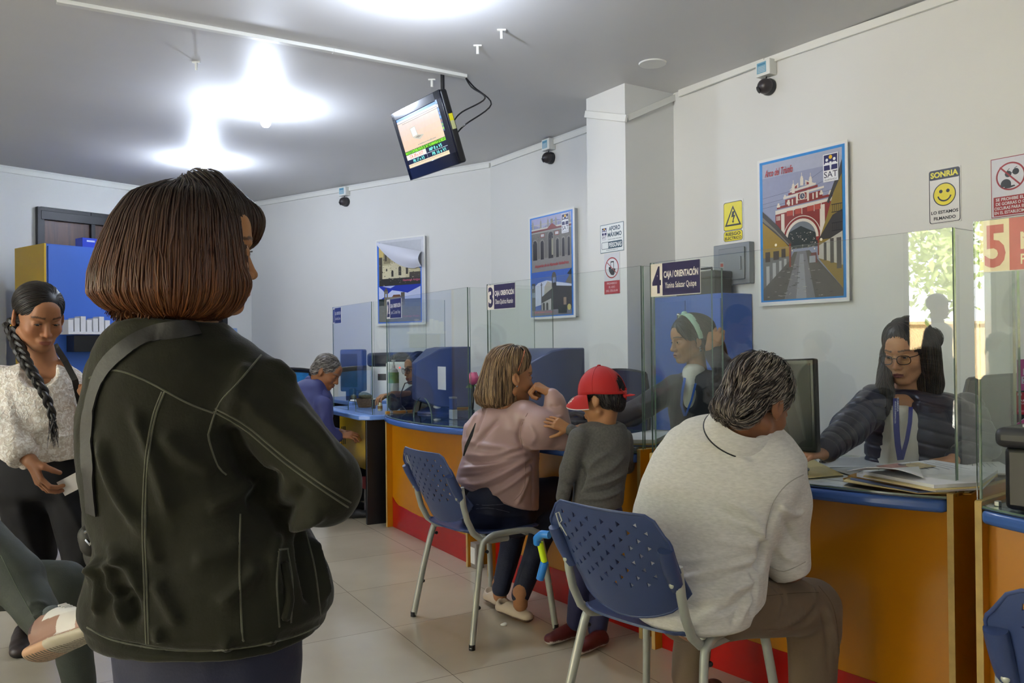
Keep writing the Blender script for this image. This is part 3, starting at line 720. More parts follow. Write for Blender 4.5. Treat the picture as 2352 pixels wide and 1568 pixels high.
obj('sign_plate', MB().box(F1(.11, -.003, 1.50), (.21, .002, .125), (E3, G3, Z3)), m_white, s)
sign_card(F1(.006, -.0042, 1.56), E3 * .208, -Z3 * .12, '1', 'Lizardo Rojas Zamora', s)
# return desk behind it
t = thing('side_desk', 'blue desk holding the dark blue monitor behind the first screen', 'desk', F1(-.9, .6, 0))
obj('desktop', MB().box(F1(-.9, .6, .755), (.9, .6, .035), (E3, G3, Z3)), m_lblue, t, bevel=.008)
for u in (-1.32, -.48): obj('side_panel', MB().box(F1(u, .6, .368), (.03, .56, .736), (E3, G3, Z3)), m_black, t)
# worktop that runs on behind the counters
m_grey = mat('grey_metal', '#8b8f92', rough=.4, metal=.4, var=.05)
# ================================================================== people: shared builders
def skin_mat(name, c): return mat(name, c, rough=.5, attr=True, var=.06, vscale=25, bump=.12, bscale=180, spec=.35, sss=.12)
m_hair = mat('hair', '#ffffff', rough=.42, attr=True, spec=.45)
m_eye = mat('eye', '#ffffff', rough=.12, attr=True, spec=.6)
m_shoe = mat('shoe', '#ffffff', rough=.5, attr=True, var=.06, bump=.2, bscale=90)

class Frame:
    def __init__(s, c, f, u=(0, 0, 1), k=1.0):
        s.c = np.asarray(c, float); s.f = unit(f); s.x = unit(np.cross(s.f, np.asarray(u, float))); s.u = np.cross(s.x, s.f); s.k = k; s.R = np.array([s.x, s.f, s.u])
    def __call__(s, x, y, z): return s.c + s.k * (s.x * x + s.f * y + s.u * z)
    def loc(s, q): return (np.asarray(q) - s.c) @ s.R.T / s.k

def head_sdf(h, S=None, jaw=1.0, nose=1.0, eye=1.0, neck=None, lips=1.0, wide=1.0, earo=True, child=False):
    """head in frame h (x: person's right, y: face, z: crown), adult size for k=1"""
    S = S or SDF(); k = h.k; R = h.R; w = wide
    E = lambda c, r, kk=.012, op='u', RR=None: S.ell(h(*c), A(*r) * k, R if RR is None else RR, kk * k, op)
    C = lambda a, b, ra, rb, kk=.012, op='u': S.cap(h(*a), h(*b), ra * k, rb * k, kk * k, op)
    E((0, -.012, .036), (.075 * w, .094, .079))
    E((0, .028, -.012), (.064 * w, .062, .078), .02)
    E((0, .035, -.055), (.053 * w * jaw, .055, .048), .02)
    for s in (-1, 1):
        C((s * .052 * w * jaw, .0, -.06), (s * .018, .066, -.100), .018, .016, .02)
        E((s * .038 * w, .060, -.030), (.024, .026, .024), .018)
        C((s * .014, .090, .022), (s * .043, .074, .022), .009, .008, .012)
    E((0, .078, -.098), (.020 * jaw, .017, .015), .014)
    E((0, .074, .045), (.042 * w, .024, .035), .02)
    for s in (-1, 1): E((s * .0315, .098, .000), (.019, .015, .0125), .010, 's')
    for s in (-1, 1): E((s * .0315, .0775, -.001), (.0165, .0150, .0135), .004)
    C((0, .088, .010), (0, .106 + .006 * (nose - 1), -.034), .0075 * nose, .0105 * nose, .010)
    E((0, .109, -.036), (.0095 * nose, .010 * nose, .0085 * nose), .006)
    for s in (-1, 1): E((s * .0125 * nose, .098, -.040), (.0075 * nose, .010, .0075 * nose), .005)
    for s in (-1, 1): E((s * .0065 * nose, .104, -.0475), (.0032, .005, .003), .002, 's')
    E((0, .088, -.068), (.026, .014, .018), .012)
    E((0, .0985, -.0635), (.021, .0075, .0050 * lips), .004); E((0, .0970, -.0745), (.018, .0080, .0060 * lips), .004)
    E((0, .108, -.0688), (.021, .008, .0009), .002, 's')
    for s in (-1, 1): E((s * .0315, .0945, -.0015), (.0125, .010, .0048 * eye), .002, 's')
    if earo:
        for s in (-1, 1):
            ax = unit(h.x * s * .93 - h.f * .36); up = unit(h.u * .96 + -h.f * .22); up = unit(up - ax * (up @ ax)); RR = np.array([ax, np.cross(up, ax), up])
            E((s * .079 * w, -.010, -.008), (.0075, .0185, .031), .005, 'u', RR)
            E((s * .088 * w, -.006, -.003), (.006, .0105, .018), .003, 's', RR)
            E((s * .078 * w, .000, -.032), (.0065, .008, .010), .004, 'u', RR)
    if neck is not None:
        for a, b, ra, rb in neck: S.cap(a, b, ra, rb, .022 * k)
    return S
def head_colors(h, V, skin, lip, brow=None, stub=None, blush=None, wide=1.):
    q = h.loc(V); c = np.tile(np.array(lin(skin)), (len(V), 1))
    def mixin(c, m, col, a=1.): m = np.clip(m, 0, 1)[:, None] * a; return c * (1 - m) + np.array(lin(col)) * m
    def g(x0, y0, z0, sx, sy, sz): return np.exp(-(((np.abs(q[:, 0]) - x0) / sx) ** 2 + ((q[:, 1] - y0) / sy) ** 2 + ((q[:, 2] - z0) / sz) ** 2))
    c = mixin(c, g(.0, .108, -.036, .02, .02, .015), blush or skin, .5); c = mixin(c, g(.04, .07, -.028, .02, .03, .02), blush or skin, .5)
    m = ((np.abs(q[:, 0]) < .0205) & (q[:, 1] > .085) & (q[:, 2] > -.0795 + .25 * np.abs(q[:, 0])) & (q[:, 2] < -.0600 - .22 * np.abs(q[:, 0]))).astype(float)
    c = mixin(c, m, lip, .85)
    if brow:
        zc = .0255 + .10 * (np.abs(q[:, 0]) - .012) - 3.2 * (np.maximum(np.abs(q[:, 0]) - .036, 0)) ** 1.5
        m = ((np.abs(q[:, 0]) > .012) & (np.abs(q[:, 0]) < .052) & (np.abs(q[:, 2] - zc) < .0035) & (q[:, 1] > .03)).astype(float); c = mixin(c, m, brow, .8)
    return c
def eyes(h, parent, iris='#2a1608', look=(0, 0), lash=True, openk=1.):
    mb = MB()
    for s in (-1, 1):
        c = h(s * .0315, .0775, -.001); d = unit(h.f + h.x * look[0] + h.u * look[1]); r = .0128 * h.k
        e = unit(np.cross(d, h.u)); g = np.cross(e, d)
        mb.ball(c, r, 10, 0, None, lin('#d8cfc4')); mb.lathe([(.0062 * h.k, 0), (.0055 * h.k, .0009 * h.k), (.001, .0011 * h.k)], c + d * r * .93, 16, (e, g, d), 0, lin(iris)); mb.lathe([(.0028 * h.k, 0), (.0005, .0004)], c + d * (r * .93 + .0011 * h.k), 12, (e, g, d), 0, (0.004, .004, .004))
    obj('eyes', mb, m_eye, parent, colors=True)
    if lash:
        lm = MB()
        for s in (-1, 1):
            pts = [h(s * .0315 + .0145 * math.cos(a), .0945 - .10 * abs(math.cos(a)) ** 2 * .05, -.001 + .0052 * openk * math.sin(a)) for a in np.linspace(.15, PI - .15, 9)]
            lm.tube(pts, [.0004] + [.0010 * h.k] * 7 + [.0004], 5)
        obj('eyelashes', lm, m_black, parent)
def hand_sdf(S, w, d, nrm, curl=(.5, .6, .4), spread=.12, thumb=(.55, .5), k=1.0, side=1, fc=None, fore=None):
    """hand at wrist w along d, nrm = back of the hand; side +1 puts the thumb on cross(d,nrm)"""
    d = unit(d); nrm = unit(np.asarray(nrm, float) - d * np.dot(nrm, d)); x = np.cross(d, nrm) * side; w = np.asarray(w, float); kk = k
    Q = lambda a, b, c: w + kk * (x * a + d * b + nrm * c)
    if fore is not None: S.cap(fore[0], w, fore[1], .0245 * kk, .012)
    S.cap(w, Q(0, .02, 0), .0245 * kk, .024 * kk, .012, sq=(nrm, .72))
    tips = []
    base = [(.030, .082), (.010, .087), (-.011, .083), (-.030, .074)]; ln = [(.040, .024, .020), (.044, .028, .021), (.041, .026, .020), (.032, .020, .018)]; rd = [(.0092, .0074), (.0095, .0076), (.0090, .0072), (.0080, .0064)]
    for i, ((bx, by), L, r) in enumerate(zip(base, ln, rd)):
        S.cap(Q(bx * .45, .012, 0), Q(bx, by, .002), .0150 * kk, .0112 * kk, .010, sq=(nrm, .85))
        p = Q(bx, by, .001); a = 0; cu = curl if fc is None else fc[i]; sx = spread * (1.5 - i) * .5
        dirx = unit(d + x * sx); pr = p
        for j in range(3):
            a += cu[j]; dd = dirx * math.cos(a) - nrm * math.sin(a); q = pr + dd * L[j] * kk
            r0 = r[0] + (r[1] - r[0]) * j / 3; r1 = r[0] + (r[1] - r[0]) * (j + 1) / 3; S.cap(pr, q, r0 * kk, r1 * kk, .0025); pr = q
        tips.append(pr)
    o, c2 = thumb; t0 = Q(.018, .018, -.006); t1 = t0 + kk * .040 * unit(x * math.sin(o + .25) + d * math.cos(o + .25) - nrm * .35)
    t2 = t1 + kk * .032 * unit(x * math.sin(o - c2 * .4) + d * math.cos(o - c2 * .4) - nrm * (.3 + c2 * .6)); t3 = t2 + kk * .024 * unit(x * math.sin(o - c2) + d * math.cos(o - c2) - nrm * (.3 + c2))
    S.cap(t0, t1, .0155 * kk, .0125 * kk, .010); S.cap(t1, t2, .0118 * kk, .0102 * kk, .003); S.cap(t2, t3, .0102 * kk, .0085 * kk, .003); tips.append(t3)
    return tips
def fuse(parts):
    """several (V,F) put into one mesh"""
    V = np.concatenate([p[0] for p in parts]); o = 0; Fs = []
    for p in parts: Fs.append(p[1] + o); o += len(p[0])
    return V, np.concatenate(Fs)
def body(name, parts, skin, parent, cols=None, m=None):
    V, F = fuse(parts)
    c = np.concatenate(cols) if cols else np.tile(np.array(lin(skin)), (len(V), 1))
    return mesh_np(name, V, F, m or skin_mat('skin', skin), parent, c)
def flat_col(V, c): return np.tile(np.array(lin(c)), (len(V), 1))
def cloth(name, S, vox, m, parent, lines=(), noise=.004, ns=14., smooth=5, col=None, seed=1, ret=False):
    V, F = S.mesh(vox, smooth); V = folds(V, F, lines, noise, ns, seed); V = relax(V, F, 1, .3)
    o = mesh_np(name, V, F, m, parent, None if col is None else col(V))
    return (o, V, F) if ret else o
def glasses(h, parent, c='#14161c', half=.0235, hh=.0175, metal=False):
    mb = MB(); y = .111
    for s in (-1, 1):
        pts = []
        for i in range(25):
            a = 2 * PI * i / 24; ex = 2.6; cx = abs(math.cos(a)) ** (2 / ex) * np.sign(math.cos(a)); sz = abs(math.sin(a)) ** (2 / ex) * np.sign(math.sin(a))
            pts.append(h(s * .0335 + half * cx, y - .9 * (s * .0335 + half * cx) ** 2 * 3, -.006 + hh * sz))
        mb.tube(pts, .0016 * h.k, 6)
        mb.tube([h(s * .057, y - .010, .004), h(s * .070, y - .03, .004), h(s * .081, .02, .003), h(s * .083, -.01, .002), h(s * .080, -.028, -.012)], .0016 * h.k, 6)
    mb.tube([h(-.010, y - .001, -.001), h(0, y + .002, .002), h(.010, y - .001, -.001)], .0016 * h.k, 6)
    t = obj('eyeglasses', mb, mat('glasses_frame_' + c[1:], c, rough=.25, metal=.3), parent)
    lm = MB()
    for s in (-1, 1):
        lm.add([h(s * .0335 + half * .93 * math.cos(a), y - .003, -.006 + hh * .93 * math.sin(a)) for a in np.linspace(0, 2 * PI, 21)[:-1]], [list(range(20))])
    obj('lenses', lm, glass_mat('lens_glass', '#f4f6f4', base=.05), parent)
def hairdo(name, S, vox, parent, flow, N, L, c_in, col, n=12, off=(0, .004), rad=.0012, wob=.25, mask=None, seedN=None, clump=0., lift=0., stick=1., smooth=2):
    V, F = S.mesh(vox, smooth); base = flat_col(V, c_in)
    sd = pick(V, N, None if mask is None else mask(V)); SV, SF, SCc = strands(S, sd, flow, L, n, off, rad, lift, wob, col, clump=clump, stick=stick)
    return mesh_np(name, np.concatenate([V, SV]), np.concatenate([F, SF + len(V)]), m_hair, parent, np.concatenate([base, SCc]))
def shoe(name, heel, toe, parent, c='#111214', sole='#0b0b0c', wdt=.046, h=.075, low=False, k=1., lift=0.):
    heel = np.asarray(heel, float); toe = np.asarray(toe, float); d = unit(toe - heel); L = np.linalg.norm(toe - heel); x = unit(np.cross(d, Z3)); u = np.cross(x, d)
    S = SDF(); p = lambda a, b, z: heel + d * a * L + x * b + u * z
    S.cap(p(.14, 0, .036), p(.14, 0, h * .8), wdt * .78, wdt * .66, .02); S.cap(p(.16, 0, .032), p(.82, 0, .026), wdt * .8, wdt * .78, .02, sq=(u, .8))
    S.cap(p(.3, 0, .05), p(.6, 0, .035), wdt * .66, wdt * .7, .02); S.half(p(0, 0, .004), -u, p(-.3, -.2, -.1) - .2, p(1.2, .2, .2) + .2)
    if low: S.ell(p(.24, 0, h + .012), (wdt * .9, wdt * .62, .03), None, .006, 's')
    V, F = S.mesh(.005 if k <= 1 else .004, 2); q = (V - heel) @ u
    C = np.where((q < .020)[:, None], np.array(lin(sole)), np.array(lin(c))); return mesh_np(name, V, F, m_shoe, parent, C)
# ================================================================== visitor chairs
m_cblue = mat('chair_plastic', '#32426e', rough=.38, var=.04, bump=.12, bscale=220)
m_ctube = mat('chair_tube', '#a8aca4', rough=.35, metal=.25, var=.12, vscale=12)
m_scratch = mat('scratch', '#c9ccc8', rough=.6)
def back_pt(u, v):
    zt = .80 - .05 * max(0, (abs(u) - .72) / .28) ** 2.2; zb = .485 + .065 * u * u + .03 * max(0, (abs(u) - .7) / .3) ** 2
    wd = .222 - .018 * (1 - v) - .018 * max(0, (v - .8) / .2) ** 2.5
    return A(u * wd, -.215 - .115 * v + .035 * u * u - .012 * math.sin(PI * v), zb + (zt - zb) * v)
def chair(name, lb, loc, rz, mark=None):
    t = thing(name, lb, 'chair', (0, 0, 0)); b = MB()
    nu, nv = 16, 14; T_ = .005
    us = np.linspace(-1, 1, nu + 1); vs = np.linspace(0, 1, nv + 1)
    def nrm(u, v):
        e = .01; a = back_pt(u + e, v) - back_pt(u - e, v); c = back_pt(u, v + e) - back_pt(u, v - e); return unit(np.cross(a, c))
    G0 = {}; VV = []
    def vid(u, v, s):
        k = (round(u, 5), round(v, 5), s)
        if k not in G0: G0[k] = len(VV); VV.append(back_pt(u, v) + nrm(u, v) * T_ * (.5 if s else -.5))
        return G0[k]
    FF = []
    for i in range(nu):
        for j in range(nv):
            o = [(us[i], vs[j]), (us[i + 1], vs[j]), (us[i + 1], vs[j + 1]), (us[i], vs[j + 1])]
            hole = 2 <= i <= 13 and 4 <= j <= 12 and (i + j) % 2 == 0
            for s in (0, 1):
                q = [vid(*p, s) for p in o]
                if not hole: FF.append(q if s else q[::-1])
                else:
                    cu, cv = (us[i] + us[i + 1]) / 2, (vs[j] + vs[j + 1]) / 2; r1, r2 = .040, .027; ro = ((i * 7 + j * 5) % 3) * 2.1 + (PI if (i + j) % 3 == 0 else 0)
                    tr = [(cu + r1 * math.cos(ro + a), cv + r2 * 1.15 * math.sin(ro + a)) for a in (0, 2.094, 4.189)]
                    # fan each outer corner to its nearest hole corner
                    tv = [vid(*p, s) for p in tr]; ang = [math.atan2(p[1] - cv, p[0] - cu) for p in tr]; oa = [math.atan2((p[1] - cv) * 1.5, p[0] - cu) for p in o]
                    allp = sorted([(a % (2 * PI), 0, q[m_]) for m_, a in enumerate(oa)] + [(a % (2 * PI), 1, tv[m_]) for m_, a in enumerate(ang)])
                    n_ = len(allp); lo = [e for e in allp if e[1] == 0][-1][2]; li = [e for e in allp if e[1] == 1][-1][2]
                    for a, ty, ix in allp:
                        f = [lo, ix, li] if ty == 0 else [lo, ix, li]
                        FF.append(f if s else f[::-1])
                        if ty == 0: lo = ix
                        else: li = ix
                    if s:
                        t0 = [vid(*p, 0) for p in tr]
                        for m_ in range(3): FF.append([tv[(m_ + 1) % 3], tv[m_], t0[m_], t0[(m_ + 1) % 3]])
    ring = [(us[i], 0.) for i in range(nu)] + [(1., vs[j]) for j in range(nv)] + [(us[i], 1.) for i in range(nu, 0, -1)] + [(-1., vs[j]) for j in range(nv, 0, -1)]
    for i in range(len(ring)):
        p, q = ring[i], ring[(i + 1) % len(ring)]; FF.append([vid(*p, 0), vid(*q, 0), vid(*q, 1), vid(*p, 1)])
    b.add(VV, FF); rim = [back_pt(*p) for p in ring]; b.tube(rim + [rim[0]], .0042, 8)
    bk = obj('backrest', b, m_cblue, t, smooth=50, local=True)
    def seat(u, v):
        x = (u * 2 - 1); y = (v * 2 - 1); r = 1 / max(1, (abs(x) ** 4.5 + abs(y) ** 4.5) ** (1 / 4.5)); X, Y = x * r * .215 * (1 - .06 * (y < 0) * abs(y)), y * r * .205
        z = .452 - .018 * (1 - x * x) * (1 - y * y) + .006 * x * x - .022 * max(0, y - .5) ** 2 * 2 + .028 * max(0, -y - .45) ** 1.5
        return A(X, Y, z)
    obj('seat', MB().grid(seat, 26, 26, thick=.007), m_cblue, t, smooth=60, local=True)
    for s in (-1, 1):
        tp = [(.262, -.225, .0), (.240, -.185, .22), (.219, -.145, .395), (.215, -.125, .425), (.212, -.085, .442), (.21, 0, .445), (.21, .09, .442), (.213, .135, .428), (.219, .158, .395), (.240, .185, .2), (.262, .205, 0)]
        tp = [A(p[0] * s, p[1], p[2]) for p in tp]; q = [tuple(p) for p in tp]
        P3 = np.array(q); ex = []
        for i in range(len(P3) - 1):
            p0, p1, p2, p3 = P3[max(i - 1, 0)], P3[i], P3[i + 1], P3[min(i + 2, len(P3) - 1)]
            for j in range(4): tt = j / 4; ex.append(.5 * (2 * p1 + (p2 - p0) * tt + (2 * p0 - 5 * p1 + 4 * p2 - p3) * tt ** 2 + (3 * p1 - p0 - 3 * p2 + p3) * tt ** 3))
        ex.append(P3[-1]); ex = [A(e[0], e[1], max(e[2], .006)) for e in ex]
        fr = obj('leg_frame', MB().tube(ex, .0125, 12, flat=1.15), m_ctube, t, local=True)
        for e in (ex[0], ex[-1]): obj('foot_cap', MB().lathe([(.0135, 0), (.0135, .022)], (e[0], e[1], 0), 12), m_black, fr, local=True)
        for zz, yy in ((.16, -.2), (.38, -.142)): obj('bolt', MB().ball((s * (.222 if zz > .3 else .246), yy + .02, zz), (.008, .008, .008), 8), m_black, fr, local=True)
        bp_ = [(.203, -.235, .66), (.205, -.225, .58), (.205, -.208, .52), (.203, -.178, .462), (.200, -.135, .428), (.198, -.08, .418), (.197, .0, .418)]
        obj('back_support', MB().tube([(p[0] * s, p[1], p[2]) for p in bp_], .0125, 12, flat=1.1), m_ctube, t, local=True)
        sl = [back_pt(s * .93, v) + A(0, -.010, 0) for v in (.18, .3, .45, .6, .72)]
        obj('sleeve', MB().tube(sl, [.021, .0225, .023, .023, .022], 12, flat=.8), m_cblue, bk, local=True)
        p_ = back_pt(s * .93, .25) + A(0, -.031, 0); obj('screw', MB().ball(p_, (.008, .003, .008), 8), m_ctube, bk, local=True)
    for y_ in (-.08, .1): obj('seat_rail', MB().tube([(-.2, y_, .425), (.2, y_, .425)], .010, 10), m_ctube, t, local=True)
    if mark:
        mb = MB()
        for ln in mark:
            q = []
            for u_, v_ in ln: q.append(back_pt(u_, v_) - A(0, .0045, 0))
            mb.tube(q, .0012 if len(mark) > 1 else .0022, 5)
        obj('scratched_mark', mb, m_scratch, bk, local=True)
    t.location = tuple(loc); t.rotation_euler = (0, 0, rz)
    t.matrix_basis = Matrix.Translation(Vector(loc)) @ Matrix.Rotation(rz, 4, 'Z')
    return t
fl = PZ(960, 1412, 0); fr_ = PZ(1093, 1496, 0); ff = PZ(1272, 1448, 0)
yv = unit((ff - fr_)[:2]); rz1 = math.atan2(-yv[0], yv[1])
c_ = (fl + ff) / 2
L_A = [[(-.86, .92), (-.84, .74), (-.76, .74)], [(-.74, .72), (-.66, .88), (-.6, .66)], [(-.70, .79), (-.6, .79)]]
ch1 = chair('visitor_chair', 'blue perforated chair under the woman in the pink jacket', (-.138, 3.747, 0), -.978, L_A)
R_ = [[(-.84, .62), (-.84, .86), (-.76, .87), (-.74, .78), (-.82, .74), (-.72, .62)]]
ch2 = chair('visitor_chair', 'blue perforated chair under the man in the pale polo shirt', (.468, 2.492, 0), -.83, R_)
O_ = [[(-.55 + .1 * math.cos(a) + .04 * math.sin(a), .68 + .13 * math.sin(a)) for a in np.linspace(0, 2 * PI, 20)]]
ch3 = chair('visitor_chair', 'empty blue chair with a scratched ring, in the lower right corner', (1.235, 1.61, 0), -.75, O_)
# ================================================================== the woman in the foreground, seen from behind
def ring(y, xl, xr, Yc, b, yaw=0.):
    p = P((xl + xr) / 2, y, Yc); return (p[2], p[0], p[1], px2m((xr - xl) / 2, Yc), b, yaw)
def legs_sdf(S, hip, zt, rl=.088, ra=.045, gap=.085, feet=None, k=.03, bend=None, fwd=(0, 1)):
    hip = A(hip[0], hip[1], 0); f = A(*unit(fwd), 0); x = A(f[1], -f[0], 0)
    for s in (-1, 1):
        ft = hip + x * gap * s if feet is None else A(*feet[0 if s < 0 else 1], 0)
        kn = (hip + x * gap * s + ft) / 2 + f * .02; S.cap(hip + x * gap * s * .95 + Z3 * zt, kn + Z3 * .47, rl, rl * .66, k); S.cap(kn + Z3 * .47, ft + Z3 * .09, rl * .68, ra, .02)
def person_empty(lb, loc, g=None): return thing('person', lb, 'person', (loc[0], loc[1], 0), 0, g)

YA = 1.47
pa = person_empty('person in dark olive corduroy jacket standing with back to us, auburn bob hair', (P(440, 900, YA)[0], YA))
fA = unit((.80, .60, -.06)); hA = Frame(P(446, 572, YA), fA, (0, 0, 1), .98)
S = head_sdf(hA, neck=[(hA(0, -.02, -.07), P(425, 760, YA + .01), .052, .058)]); Vh, Fh = S.mesh(.003, 2)
ch_ = head_colors(hA, Vh, '#a87850', '#8f4a40', '#2a1a10')
S = SDF(); S.loft([ring(y, a, b, Yc, d) for y, a, b, Yc, d in ((760, 330, 520, 1.48, .06), (860, 260, 590, 1.50, .08), (1100, 260, 600, 1.50, .09), (1400, 260, 660, 1.50, .11))], .02)
for s in ((575, 700, 1145), (255, 270, 1110)): pass
el = P(722, 1105, 1.45); el2 = P(262, 1100, 1.60); wr = P(400, 1120, 1.77); wr2 = P(430, 1100, 1.73)
S.cap(P(560, 900, 1.48), el, .035, .028); S.cap(el, wr, .024, .024); S.cap(P(270, 870, 1.53), el2, .045, .04); S.cap(el2, wr2, .038, .03)
legs_sdf(S, (P(440, 1300, YA)[0] + .0, YA + .03), .80, .075, .035, fwd=(.5, .85)); Vb, Fb = S.mesh(.014, 2)
SH = SDF(); hand_sdf(SH, wr, unit((-.9, .1, .15)), (-.1, .9, .2), k=.9); hand_sdf(SH, wr2, unit((.3, .2, -.8)), (0, .9, .2), side=-1, k=.9); Vq, Fq = SH.mesh(.0035, 2)
body('body', [(Vh, Fh), (Vb, Fb), (Vq, Fq)], '#a87850', pa, [ch_, flat_col(Vb, '#a87850'), flat_col(Vq, '#a87850')])
eyes(hA, pa)

m_jacket = mat('olive_corduroy', '#24241b', rough=.75, var=.22, vscale=7, sheen=.15, bump=.3, bscale=240, spec=.12)
S = SDF()
S.loft([ring(*r) for r in ((712, 290, 480, 1.475, .060), (740, 268, 515, 1.475, .080), (768, 242, 545, 1.475, .096), (795, 226, 575, 1.48, .112), (860, 212, 622, 1.49, .132), (950, 196, 632, 1.50, .145), (1050, 198, 628, 1.50, .150),
     (1150, 212, 655, 1.50, .150), (1240, 232, 716, 1.50, .155), (1310, 216, 748, 1.50, .165), (1360, 204, 762, 1.50, .172), (1398, 204, 764, 1.50, .172), (1425, 212, 756, 1.50, .168))], .02, e=2.15)
S.cap(P(535, 885, 1.47), P(582, 925, 1.46), .072, .072, .03); S.cap(P(582, 925, 1.46), P(735, 1100, 1.44), .073, .063, .03); S.cap(P(738, 1098, 1.44), P(742, 1125, 1.45), .060, .062, .02)
S.cap(P(735, 1125, 1.46), P(430, 1120, 1.745), .058, .050, .025)
S.cap(P(272, 862, 1.53), P(262, 1085, 1.58), .060, .052, .03); S.cap(P(248, 1090, 1.60), P(470, 1100, 1.76), .055, .045, .025)
# hem band
S.loft([ring(1412, 212, 752, 1.50, .166), ring(1450, 224, 738, 1.50, .160)], .006, e=2.15, rz=.012)
# open neck
S.cap(P(425, 735, YA), P(432, 690, YA), .056, .062, .008, 's')
V, F = S.mesh(.0055, 6); tr = bvh(V, F)
fo = [([(300, 930), (335, 1010), (375, 1120), (390, 1190)], .006, .012), ([(225, 1000), (260, 1110), (315, 1200), (322, 1240)], .006, .012), ([(248, 1250), (300, 1300), (330, 1380)], .006, .012),
      ([(560, 1150), (600, 1130), (640, 1080)], -.006, .020), ([(470, 1170), (540, 1140), (590, 1100)], .006, .014), ([(520, 970), (560, 1060), (620, 1100)], -.009, .018), ([(370, 990), (430, 1050), (500, 1085)], .006, .015),
      ([(640, 1190), (680, 1150), (700, 1110)], -.006, .016), ([(655, 1200), (700, 1195), (745, 1170)], .008, .014), ([(350, 1330), (380, 1380), (410, 1440)], .005, .012), ([(500, 1395), (560, 1340), (600, 1290)], .006, .014),
      ([(225, 1270), (235, 1340), (225, 1420)], .007, .013), ([(200, 1330), (250, 1300), (300, 1280)], .006, .010), ([(245, 1380), (300, 1360), (310, 1440)], -.006, .012), ([(265, 1290), (262, 1350), (290, 1440)], .006, .010),
      ([(690, 1220), (700, 1300), (720, 1390)], -.008, .012), ([(715, 1230), (735, 1310), (750, 1380)], .007, .012), ([(640, 1220), (625, 1290), (640, 1370)], .006, .012), ([(600, 800), (690, 890), (780, 990)], .004, .02),
      ([(545, 900), (600, 960), (690, 1030), (760, 1100)], .005, .016), ([(660, 920), (740, 1010), (790, 1090)], .005, .018), ([(440, 1290), (520, 1270), (560, 1230)], .005, .016), ([(250, 760), (330, 745), (440, 755)], .005, .012),
      ([(570, 830), (540, 910), (525, 960)], .004, .015), ([(330, 1180), (350, 1250), (362, 1300)], .004, .012), ([(360, 1440), (365, 1475)], .004, .01), ([(520, 1460), (523, 1500)], .004, .01), ([(620, 1460), (624, 1490)], .004, .01),
      ([(195, 1445), (260, 1478), (370, 1500), (480, 1503), (600, 1490), (700, 1462), (762, 1425)], -.006, .006)]
V = folds(V, F, [(a, b * 1.5, c * .9) for a, b, c in fo], .006, 9, 3, tr); V = folds(V, F, (), .0022, 34, 9, tr); V = relax(V, F, 1, .2)
jk = mesh_np('jacket', V, F, m_jacket, pa); tr = bvh(V, F)
m_seam = mat('corduroy_seam', '#474839', rough=.8, sheen=.4, var=.2, vscale=60)
sm_ = [[(205, 868), (260, 850), (330, 872), (430, 925), (490, 948)], [(372, 900), (350, 960), (335, 1050), (328, 1180), (330, 1300), (336, 1478)], [(378, 900), (356, 960), (341, 1050), (334, 1180), (336, 1300), (342, 1478)],
       [(600, 815), (545, 880), (505, 925), (482, 985), (480, 1010), (500, 1070), (520, 1090)], [(490, 945), (560, 985), (650, 1060), (740, 1125), (800, 1165)], [(494, 938), (564, 977), (656, 1052), (745, 1116), (806, 1154)],
       [(552, 1180), (550, 1300), (556, 1450), (560, 1472)], [(700, 1215), (722, 1300), (735, 1400), (735, 1415)], [(640, 1265), (636, 1340), (642, 1440)], [(660, 1262), (672, 1340), (668, 1430)], [(640, 1262), (662, 1260)],
       [(200, 1440), (262, 1470), (370, 1490), (480, 1494), (600, 1480), (700, 1452), (765, 1412)]]
obj('seams', seam_tubes(tr, sm_, .0017), m_seam, jk)
pk = MB(); q = on_surf(tr, densify_px([(648, 1290), (655, 1330), (662, 1380), (652, 1425)], 8), .004)
if len(q) > 2: pk.tube(q, [.004] + [.008] * (len(q) - 2) + [.004], 8)
obj('pocket_welt', pk, m_jacket, jk)
# collar
cl_ = SDF(); cl_.loft([ring(*r) for r in ((726, 322, 478, 1.475, .066), (760, 300, 505, 1.475, .078))], .01, e=2.1, rz=.01); cl_.cap(P(425, 770, YA), P(425, 690, YA), .052, .056, .006, 's')
cloth('collar', cl_, .005, m_jacket, jk, noise=.002)
# shoulder bag with its strap
bag = thing('shoulder_bag', 'black bag worn on the left side of the olive jacket, strap over the back', 'bag', P(225, 1230, 1.60))
m_leather = mat('black_leather', '#151412', rough=.6, bump=.3, bscale=90, var=.15)
sp_ = on_surf(tr, densify_px([(455, 756), (400, 757), (330, 775), (270, 815), (232, 862), (210, 930), (202, 1000), (204, 1060), (209, 1120), (214, 1180)], 8), .003)
mb = MB()
if len(sp_) > 3:
    for q0, q1 in zip(sp_[:-1], sp_[1:]):
        pass
    L_s, R_s = [], []
    for i in range(len(sp_)):
        tn = unit(sp_[min(i + 1, len(sp_) - 1)] - sp_[max(i - 1, 0)]); h_, n_, _, _ = tr.find_nearest(Vector(sp_[i])); n_ = np.array(n_); s_ = unit(np.cross(tn, n_)); L_s.append(sp_[i] + s_ * .0145 + n_ * .002); R_s.append(sp_[i] - s_ * .0145 + n_ * .002)
    mb.grid(lambda u, v: (lambda i: L_s[i] * (1 - v) + R_s[i] * v + (0,))(0) if False else L_s[int(round(u * (len(sp_) - 1)))] * (1 - v) + R_s[int(round(u * (len(sp_) - 1)))] * v, len(sp_) - 1, 3, thick=.003)
obj('strap', mb, m_leather, bag, smooth=60)
S = SDF(); a_ = P(250, 1180, 1.62); b_ = P(262, 1262, 1.62)
S.cap(a_, b_, .052, .060, .02, sq=((0, 1, 0), .6)); S.cap(P(208, 1228, 1.56), P(214, 1252, 1.56), .022, .022, .01)
